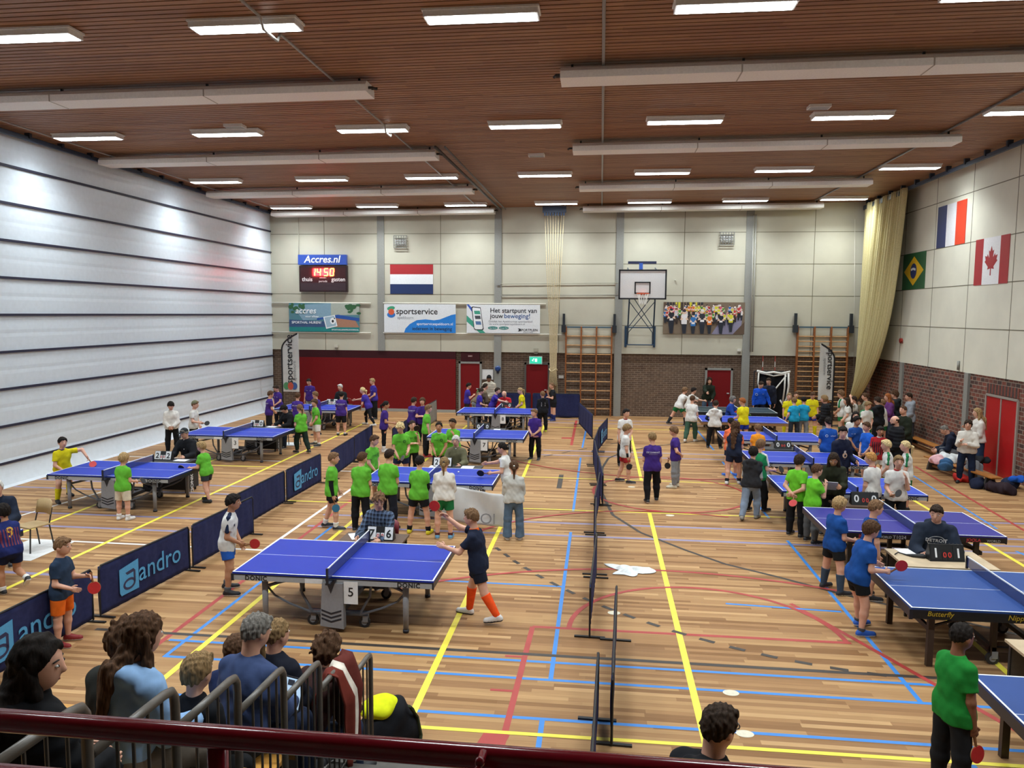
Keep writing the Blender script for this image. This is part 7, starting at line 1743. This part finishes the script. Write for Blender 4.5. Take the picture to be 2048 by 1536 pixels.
# ------------------------------------------------------------------ loose things on and beside the floor
def cloth_patch(name, mats, w, d, hfun, n=28, parent=None, thick=0.008, outline=None):
    vs = []
    for j in range(n+1):
        for i in range(n+1):
            u, v = i/n, j/n
            x, y = (u-0.5)*w, (v-0.5)*d
            if outline: x, y = outline(x, y)
            vs.append((x, y, hfun(u, v)))
    fs = [(j*(n+1)+i, j*(n+1)+i+1, (j+1)*(n+1)+i+1, (j+1)*(n+1)+i) for j in range(n) for i in range(n)]
    o = MB().add(vs, fs).build(name, mats, parent, smooth=True, fix=False)
    o.modifiers.new('thickness', 'SOLIDIFY').thickness = thick; return o
def blob(name, label, cat, pos, r, c, rz=0.0, folds=0.012, parts=(), group=None, parent=None, squash=None, m=None, z0=0.0):
    """a soft lump (bag, folded jacket) with creases, flat underneath"""
    r = np.array(r, float)
    F = Field(-r*1.15-0.05, r*1.15+0.05, max(0.012, r.min()/10))
    F.ell((0, 0, 0), r, None, 0.0); F.cone((-r[0]*0.5, 0, -r[2]*0.3), (r[0]*0.5, 0.0, -r[2]*0.3), min(r[1], r[2])*0.95, min(r[1], r[2])*0.9, 0.05)
    for q in (squash or ()): F.ell(q[0], q[1], None, 0.05)
    q_ = (sum(map(ord, label or name)) % 50)/8
    F.wobble(lambda x, y, z: folds*(np.sin(16*x+9*y+q_)*np.sin(13*z+7*y)+0.6*np.sin(31*x-22*z+q_)))
    fl_ = -r[2]*0.72
    F.cut(lambda x, y, z: fl_-z+0*x)
    vs, qs = F.mesh(name, None); vs = vs-np.array([0, 0, fl_])
    o = mesh_obj(name, vs, qs, [m or cloth(c)], parent)
    if parent is None:
        o.location = (pos[0], pos[1], z0); o.rotation_euler = (0, 0, rz); tag(o, label, cat, group)
    else: o.location = pos
    return o
# white towel on the floor
def towel_shape(x, y):
    a = math.atan2(y, x); k = 1+0.28*math.sin(3*a+0.6)+0.18*math.sin(5*a+2)
    return x*k, y*k
tag(cloth_patch('towel', [mat('dfe3e4', 0.9, kind='towel', amt=0.06)], 0.62, 0.42, lambda u, v: 0.014+0.075*abs(math.sin(6.3*u+2.2*math.sin(5*v)))*math.sin(math.pi*u)*math.sin(math.pi*v), outline=towel_shape), 'crumpled white shirt lying on the floor beside the middle barriers', 'shirt').location = (0.57, 12.45, 0)
# white sheet held at table front
vs = []; nx_, nz_ = 30, 14
for j in range(nz_+1):
    for i in range(nx_+1):
        u, v = i/nx_, j/nz_
        vs.append((-3.2+1.42*u, 14.62-0.22*u+0.03*math.sin(9*u+4*v)+0.02*math.sin(21*u), 0.15-0.06*u+(0.86-0.06*u-0.15)*v))
o = MB().add(vs, [(j*(nx_+1)+i, j*(nx_+1)+i+1, (j+1)*(nx_+1)+i+1, (j+1)*(nx_+1)+i) for j in range(nz_) for i in range(nx_)]).build('white_sheet', mat('d3d3d4', 0.8, kind='sheet', amt=0.05, scale=6), smooth=True, fix=False)
o.modifiers.new('thickness', 'SOLIDIFY').thickness = 0.003; tag(o, 'white painted sheet stretched between the two girls before the middle table', 'sheet')
m_ = MB(); put_text(m_, 'l', (-2.55, 14.46, 0.22), (1, 0, 0), (0, 0, 1), 0.3, 0); put_text(m_, 'Ol', (-2.1, 14.38, 0.16), (1, 0, 0), (0, 0, 1), 0.3, 0); m_.build('pencil_marks', paint('8d8f96'), o)
# papers on desks and at table sides
def paper(label, x, y, z, w=0.21, d=0.297, rz=0.0, c='e6e7e9'):
    o = MB().box((-w/2, -d/2, 0), (w/2, d/2, 0.004)).build('paper_sheet', paint(c, 0.7)); o.location = (x, y, z+0.001); o.rotation_euler = (0, 0, rz); return tag(o, label, 'paper', 'papers')
paper('white papers on the desk left of the 7 6 scoreboard', *(-3.713, 11.43), 0.72, 0.28, 0.34, 0.5)
paper('white paper on the lettered desk beside the 2 2 scoreboard', -9.75, 16.8, 0.72, 0.3, 0.22)
paper('white paper on the desk behind table 3', -9.92, 22.2, 0.72, 0.28, 0.2)
paper('white paper left of the 2 0 scoreboard', -3.68, 16.95, 0.72, 0.28, 0.26)
paper('white paper right of the 2 0 scoreboard', -2.95, 17.0, 0.72, 0.28, 0.26)
paper('white paper on the desk behind table 7', -3.05, 22.75, 0.72, 0.2, 0.2)
paper('white paper on the pale desk before the umpire in the navy hoodie', *(4.618, 11.72), 0.74, 0.32, 0.26, 0.1)
paper('white sheet on the floor under the table corner at the left edge', *(-9.941, 12.154), 0, 0.9, 1.1, 0.0, 'dcdcdc')
paper('pale sheet on the floor beside table 3', *(-9.874, 23.329), 0, 0.6, 0.6, 0.0, 'c9ccce')
ps = MB().box((-0.105, -0.003, -0.15), (0.105, 0.003, 0.15)).build('paper_sheet', paint('c9cbd0')); P_, J_, W_ = PEOPLE['woman with long dark hair in dark olive jumper reading a sheet of paper']
c_ = W_ @ Vector((J_['wrR']+J_['wrL'])/2+V(0, 0.12, 0.03)); ps.location = c_; ps.rotation_euler = (math.radians(-50), 0, math.radians(170)); tag(ps, 'sheet of paper read by the woman in dark olive', 'paper')
# ball on the middle table, black mask-like strap on the pale desk
tag(MB().ball((0, 0, 0.02), 0.02, n=16, k=10).build('table_tennis_ball', paint('eeeeec'), smooth=True, loc=(*(-3.009, 16.181), 0.76)), 'white ball on the table with the white sheet', 'ball')
sx_, sy_ = (4.619, 11.451)
o = MB().tube([(-0.28, 0.06, 0.01), (-0.22, 0.1, 0.03), (-0.12, 0.06, 0.012), (-0.05, 0.0, 0.02), (0.08, -0.03, 0.02), (0.2, 0.0, 0.03), (0.22, 0.05, 0.02), (0.14, 0.07, 0.02), (0.04, 0.04, 0.03)], [0.008, 0.01, 0.012, 0.03, 0.035, 0.028, 0.02, 0.02, 0.012], n=8).build('strap', paint('1b1b1d', 0.6), smooth=True); o.location = (sx_, sy_, 0.74); tag(o, 'black strap with buckles lying on the pale wooden desk', 'strap')
# bags
t = thing('drawstring_bag', 'teal drawstring bag with a yellow emblem standing before the wall bars', 'bag', (-1.35, 31.2, 0))
blob('sack', None, None, (0, 0, 0), (0.3, 0.16, 0.3), '1d6f74', parent=t, squash=[((0, 0, 0.25), (0.12, 0.08, 0.2))])
m_ = MB(); ringp = [(0.1*math.cos(a*math.pi/10), 0.12*math.sin(a*math.pi/10)) for a in range(17)]
m_.tube([(a+0.06, -0.175, b_+0.28) for a, b_ in ringp], 0.018, n=6); m_.build('emblem', paint('c9cf3a'), t)
MB().tube([(-0.1, 0, 0.5), (0, -0.02, 0.66), (0.1, 0, 0.5)], 0.012, n=6).build('cord', paint('d8d8d2'), t)
tag(MB().tube([(0, 0, 0.04), (0.0, 0.0, 0.2)], [0.045, 0.035], n=10).build('bottle', paint('c98a8a'), smooth=True, loc=(-0.93, 31.2, 0)), 'small pink bottle beside the teal bag', 'bottle')
for k, ((x, y), lab, c, r) in enumerate((((8.74, 21.178), 'pink jacket in the heap on the bench', 'd9a8ae', (0.2, 0.17, 0.12)), ((9.077, 21.446), 'white and black jacket in the heap on the bench', 'cfd2d4', (0.3, 0.2, 0.13)), ((9.276, 21.26), 'white coat with dark marks at the end of the heap', 'c9cccc', (0.28, 0.2, 0.13)), ((8.575, 20.263), 'blue denim jacket hanging off the heap', '34587e', (0.22, 0.15, 0.16)))):
    blob('jacket', lab, 'jacket', (x+0.22, y+0.1), r, c, rz=1.2+k, folds=0.028, z0=0.34, group='jackets on the bench')
for (x, y), lab, c, r, z in (((9.901, 22.503), 'maroon sports bag under the jacket heap', '4d2c36', (0.34, 0.2, 0.18), 0), ((9.354, 20.662), 'bright red bag on the floor by the woman in white', 'c9322c', (0.22, 0.28, 0.12), 0), ((9.615, 20.7), 'grey backpack on the floor behind the woman in white', '7d8084', (0.25, 0.2, 0.32), 0),
                           ((10.13, 21.521), 'dark coat lying on the short bench', '24262a', (0.28, 0.17, 0.1), 0.34), ((9.377, 19.916), 'dark trousers bundled under the short bench', '1b2036', (0.22, 0.16, 0.14), 0), ((9.66, 19.418), 'black and maroon sports bag on the floor before the red double door', '2a1d24', (0.36, 0.2, 0.15), 0),
                           ((10.368, 20.062), 'navy jacket heap at the right edge', '1d2740', (0.22, 0.18, 0.14), 0), ((10.366, 19.898), 'bright blue jacket on the heap at the right edge', '1f55b4', (0.16, 0.14, 0.09), 0.18), ((10.807, 27.044), 'lime yellow safety vest hanging at the brick wall', 'c9d82a', (0.1, 0.2, 0.36), 0.4), ((10.871, 26.395), 'black bag under the long bench', '1a1b1f', (0.2, 0.3, 0.14), 0)):
    x = min(x, 10.35-r[0]*0.6)
    blob('bag' if 'bag' in lab or 'pack' in lab else 'clothes_bundle', lab, 'bag' if 'bag' in lab or 'pack' in lab else 'clothes', (x, y), r, c, rz=0.3*len(lab) % 3 if z == 0 else 0, folds=0.022, z0=z)
def bench(label, x, y0_, y1_):
    t = thing('bench', label, 'bench', (x, (y0_+y1_)/2, 0), group='wooden gym benches'); L = y1_-y0_
    bevel(MB().box((-0.13, -L/2, 0.30), (0.13, L/2, 0.34)).build('seat', mat('a3672a', 0.4, kind='bench_wood', amt=0.15), t), 0.01)
    MB().box((-0.04, -L/2+0.1, 0.08), (0.04, L/2-0.1, 0.14)).build('beam', mat('6e4320', 0.5), t)
    for q in (-1, 1): MB().prism([(-0.17, 0), (0.17, 0), (0.1, 0.3), (-0.1, 0.3)], 'y', q*(L/2-0.25)-0.03, q*(L/2-0.25)+0.03).build('leg', paint('3a3633'), t)
    return t
bench('long wooden bench along the brick wall under the sitting man', 10.15, 22.4, 28.2)
b_ = bench('wooden bench in front of the red double door with the jacket heap on it', 9.4, 19.5, 22.4); b_.rotation_euler = (0, 0, 0.15)
# black and yellow backpack by the bleachers
x, y = -2.0, 7.0
t = thing('backpack', 'black and neon yellow backpack on the floor beside the bleachers', 'bag', (x, y, 0), 0.5)
blob('pack_body', None, None, (0, 0, 0), (0.27, 0.21, 0.28), '16171c', parent=t)
blob('yellow_flap', None, None, (-0.06, 0.0, 0.33), (0.2, 0.17, 0.09), 'd6dc1a', parent=t, folds=0.008)
m_ = MB(); m_.tube([(0.18, -0.14, 0.42), (0.26, -0.1, 0.28), (0.29, -0.14, 0.1), (0.26, -0.22, 0.02)], [0.03, 0.035, 0.035, 0.02], n=6, flat=0.4); m_.build('strap', cloth('3a3f2a'), t)

# ------------------------------------------------------------------ the bleachers, stair rails and gallery rail nearest the viewer
step_m = mat('5e5a55', 0.8, kind='step', amt=0.06); plank = mat('c08a3e', 0.45, kind='bench_wood', amt=0.15, scale=8)
def tread(i): return 1.75-0.25*i
def row_y(i): return 2.10+0.625*i
mb = MB()
for i in range(7):
    mb.box((-7.5, row_y(i), max(0.02, tread(i)-0.3)) if i else (-7.5, 1.55, 1.2), (-0.9, row_y(i)+0.625, tread(i)))
tag(mb.build('bleacher_steps', step_m), 'grey stepped bleacher deck below the gallery', 'bleachers', kind='structure')
mb = MB()
for i in range(6): mb.box((0.25, row_y(i), max(0.01, tread(i)-0.63)), (3.4, row_y(i)+0.625, tread(i)-0.33))
tag(mb.build('bleacher_steps', step_m), 'grey stepped bleacher deck right of the aisle', 'bleachers', kind='structure')
mb = MB().box((XL, YF, 2.3), (XR, 1.5, 2.45)); tag(mb.build('gallery_floor', step_m), kind='structure', label='gallery floor behind the red rail', cat='floor')
for i in range(7):
    for xa, xb, lab in ((-7.4, -2.12, 'left of the aisle'),) + (((0.4, 3.3, 'right of the aisle'),) if i < 6 else ()):
        t = thing('bleacher_bench', 'varnished wooden bench plank, row %s from the gallery, %s' % (['one', 'two', 'three', 'four', 'five', 'six', 'seven'][i], lab), 'bench', ((xa+xb)/2, row_y(i)+0.17, tread(i)-(0.33 if xa > 0 else 0)), group='bleacher benches')
        L = xb-xa
        bevel(MB().box((-L/2, -0.15, 0.37), (L/2, 0.15, 0.41)).build('plank', plank, t), 0.008)
        for q in range(4): MB().box((-L/2+0.2+(L-0.4)*q/3-0.03, -0.1, 0), (-L/2+0.2+(L-0.4)*q/3+0.03, 0.1, 0.37)).build('bracket', paint('3b3b3d'), t)
rail_m = mat('59524a', 0.35, kind='rail_paint', amt=0.08)
names = ['nearest the gallery', 'second from the gallery', 'third from the gallery', 'fourth from the gallery', 'fifth from the gallery', 'sixth from the gallery, under the shawl', 'lowest, beside the backpack']
for i, nm in enumerate(names):
    if nm is None: continue
    yf = row_y(i)+0.625-0.03; zt = (2.68, 2.43, 2.19, 1.94, 1.69, 1.44, 1.18)[i]; L = 0.60; x = -2.0
    t = thing('aisle_railing', 'grey-brown tube railing at a row end, %s' % nm, 'railing', (x, yf, tread(i)), group='aisle railings'); z1 = zt-tread(i)
    MB().tube([(0, -L, z1+0.02), (0, -0.09, z1), (0, -0.03, z1-0.012), (0, -0.005, z1-0.05), (0, 0, z1-0.1), (0, 0, 0)], 0.0225, n=12).build('handrail', rail_m, t, smooth=True)
    for k in range(4): MB().tube([(0, -0.11-0.11*k, 0.08), (0, -0.11-0.11*k, z1-0.01)], 0.008, n=6).build('baluster', paint('3b3630'), t)
    MB().tube([(0, -L+0.05, 0.08), (0, 0, 0.08)], 0.010, n=6).build('bottom_bar', paint('3b3630'), t)
red_m = mat('6e0a1a', 0.16, kind='gloss_paint', amt=0.04, spec=0.6)
t = thing('gallery_railing', 'glossy dark red tube railing along the gallery edge', 'railing', (0, 1.28, 0))
rz_ = 3.447
MB().tube([(-4, 0.0, rz_), (4, -0.03, rz_)], 0.021, n=20).build('top_rail', red_m, t, smooth=True)
MB().tube([(-4, 0.0, rz_-0.107), (4, -0.03, rz_-0.107)], 0.018, n=16).build('lower_rail', red_m, t, smooth=True)
for k, (xp, zt) in enumerate(((-0.69, rz_), (-2.2, rz_), (0.9, rz_), (2.4, rz_))):
    MB().tube([(xp, 0, 2.45), (xp, 0, zt)], 0.019, n=14).build('post', red_m, t, smooth=True)
m_ = MB().tube([(-0.197, -0.10, 2.45), (-0.197, -0.10, rz_-0.006), (-0.197, -0.10, rz_+0.006), (-0.197, -0.10, rz_+0.013)], [0.021, 0.021, 0.018, 0.008], n=16)
m_.tube([(-0.193, -0.09, rz_+0.005), (-0.188, -0.03, rz_+0.018)], 0.007, n=8).ball((-0.19, -0.06, rz_+0.018), 0.009)
m_.build('end_post', red_m, t, smooth=True)
MB().tube([(-0.5, 0.7, 0), (0, 0, 0)], 0.02, n=8) 
# ---- spectators on the bleachers; each sits on the plank of a row
def spect(label, x, i, dy, face, H, *a, **k):
    k.setdefault('lean', 8); dz = k.pop('dz', 0.0)
    return person(label, (x, row_y(i)+0.20+dy), face, H, *a, legs='sit', seat=0.41, z0=tread(i)+dz, group='spectators on the bleachers', **k)
spect('woman with long wavy black hair and black coat sitting nearest the gallery', -2.44, 1, 0.1, -25, 1.60, ('puffer', '111216'), ('trousers', '17181b'), ('waves', 'black'), ('lap', 'lap'), head=(-45, -5), lean=4)
spect('woman with short brown curls and dark tweed jacket beside the light blue hoodie', -2.86, 3, 0.12, -12, 1.66, ('jacket', '2b2c29'), ('trousers', '1d1e20'), ('bigcurl', 'brown'), ('lap', 'lap'), head=(-25, -5))
spect('person in light blue hoodie with long brown hair on the bleachers', -2.50, 2, 0.35, -28, 1.60, ('hoodie', '8db1dc'), ('trousers', '6f665c'), ('long', 'brown'), ('lap', 'lap'), head=(-5, -5), build=1.15)
spect('blond boy in black jacket sitting between the railings', -2.36, 3, 0.02, -10, 1.36, ('jacket', '17191e'), ('trousers', '17181b'), ('short', 'dblond'), ('lap', 'lap'), lean=6)
spect('man with short grey hair in blue jumper with a laptop on his knees', -2.38, 4, 0.22, -15, 1.74, ('sweater', '3c4b72'), ('jeans', '222c44'), ('short', 'grey'), ('lap', 'lap'), head=(-15, -10), lean=10)
spect('small child in navy jacket with red collar before the man in blue', -2.82, 5, 0.15, 0, 1.36, ('jacket', '1e2a50'), ('trousers', '1b1c20'), ('short', 'brown'), ('lap', 'lap'), extras=(('collar', 'b03a3a'),))
spect('girl with blond hair tied with a blue band and navy jacket', -2.5, 5, 0.22, -12, 1.62, ('jacket', '141724'), ('trousers', '1b1c20'), ('pony', 'dblond', '3a7fc0'), ('lap', 'lap'), head=(-15, 0))
spect('person with brown curls bending forward beside the lowest railing', -2.22, 6, 0.0, -25, 1.62, ('jacket', '3c2422'), ('jeans', '222c44'), ('bigcurl', 'brown'), ('lap', 'lap'), lean=24)
spect('dark-haired man with glasses and black hooded jacket right of the aisle', 0.71, 3, 0.06, -35, 1.78, ('hoodie', '15161b'), ('trousers', '1c1d22'), ('short', 'dark'), ('lap', 'lap'), head=(-12, -4), extras=(('glasses',), ('collar', '2c4a7a')), lean=4, dz=-0.33)
# laptop on the man's knees
P_, J_, W_ = PEOPLE['man with short grey hair in blue jumper with a laptop on his knees']
k_ = W_ @ Vector((J_['knR']+J_['knL'])/2)
t = thing('laptop', 'open laptop with a bright screen on the knees of the man in blue', 'laptop', (k_[0]+0.02, k_[1]-0.05, k_[2]+0.08), math.radians(-18))
MB().box((-0.17, -0.24, 0), (0.17, 0.0, 0.018)).build('keyboard', paint('2a2b2f', 0.4), t)
s_ = MB().box((-0.17, -0.006, 0), (0.17, 0.006, 0.23), 0).box((-0.16, -0.009, 0.012), (0.16, -0.006, 0.22), 1).box((0.03, -0.0105, 0.17), (0.09, -0.009, 0.21), 2).build('screen', [paint('1d1e22', 0.4), mat('b9d4ec', 0.4, emit=0.55), paint('4a4d55')], t)
s_.rotation_euler = (math.radians(-18), 0, 0)
# shawl over the lowest railing
def shawl(x0, y0_, z0_):
    t = thing('shawl', 'cream and rust striped shawl hung over the railing beside the bending person', 'shawl', (x0, y0_, z0_))
    nu, nv = 20, 26
    for k, (a, b_, c) in enumerate(((0.0, 0.35, '6b2a20'), (0.35, 0.62, 'd9cfc2'), (0.62, 1.0, '5a241d'))):
        vs = []
        for j in range(nv+1):
            v = j/nv
            for i in range(nu+1):
                u = a+(b_-a)*i/nu
                s = v*1.15-0.32        # distance over the rail, front and back
                xx = -0.03 if s < 0 else 0.03
                z = -abs(s)*(0.9 if s > 0 else 0.8); 
                vs.append((xx+(0.10*min(1, abs(s)*4))*(1 if s > 0 else -1)+0.02*math.sin(15*u+6*v), (u-0.5)*(0.45-0.25*max(0, s))+0.03*math.sin(9*v+4*u)-0.1*max(0, s), z+0.03))
        o = MB().add(vs, [(j*(nu+1)+i, j*(nu+1)+i+1, (j+1)*(nu+1)+i+1, (j+1)*(nu+1)+i) for j in range(nv) for i in range(nu)]).build('cloth_band', cloth(c), t, smooth=True, fix=False)
        o.modifiers.new('thickness', 'SOLIDIFY').thickness = 0.012
shawl(-2.0, 5.62, 1.45)
# clothes left on the planks
for x, i, lab, c, r in ((-2.75, 2, 'red jacket lying on the bleacher row behind the light blue hoodie', 'c4303a', (0.2, 0.2, 0.12)), (-2.5, 1, 'olive coat heap on the bleacher row below the black coat', '6f7350', (0.3, 0.2, 0.13)), (-2.35, 3, 'pale green bundle on the bleacher row behind the blond boy', '7c8560', (0.2, 0.16, 0.12)), (-2.4, 5, 'dark blue bag on the bleacher row', '1c2b48', (0.2, 0.15, 0.14))):
    blob('clothes_bundle', lab, 'clothes', (x-0.05, row_y(i)+0.46), r, c, z0=tread(i), folds=0.016)
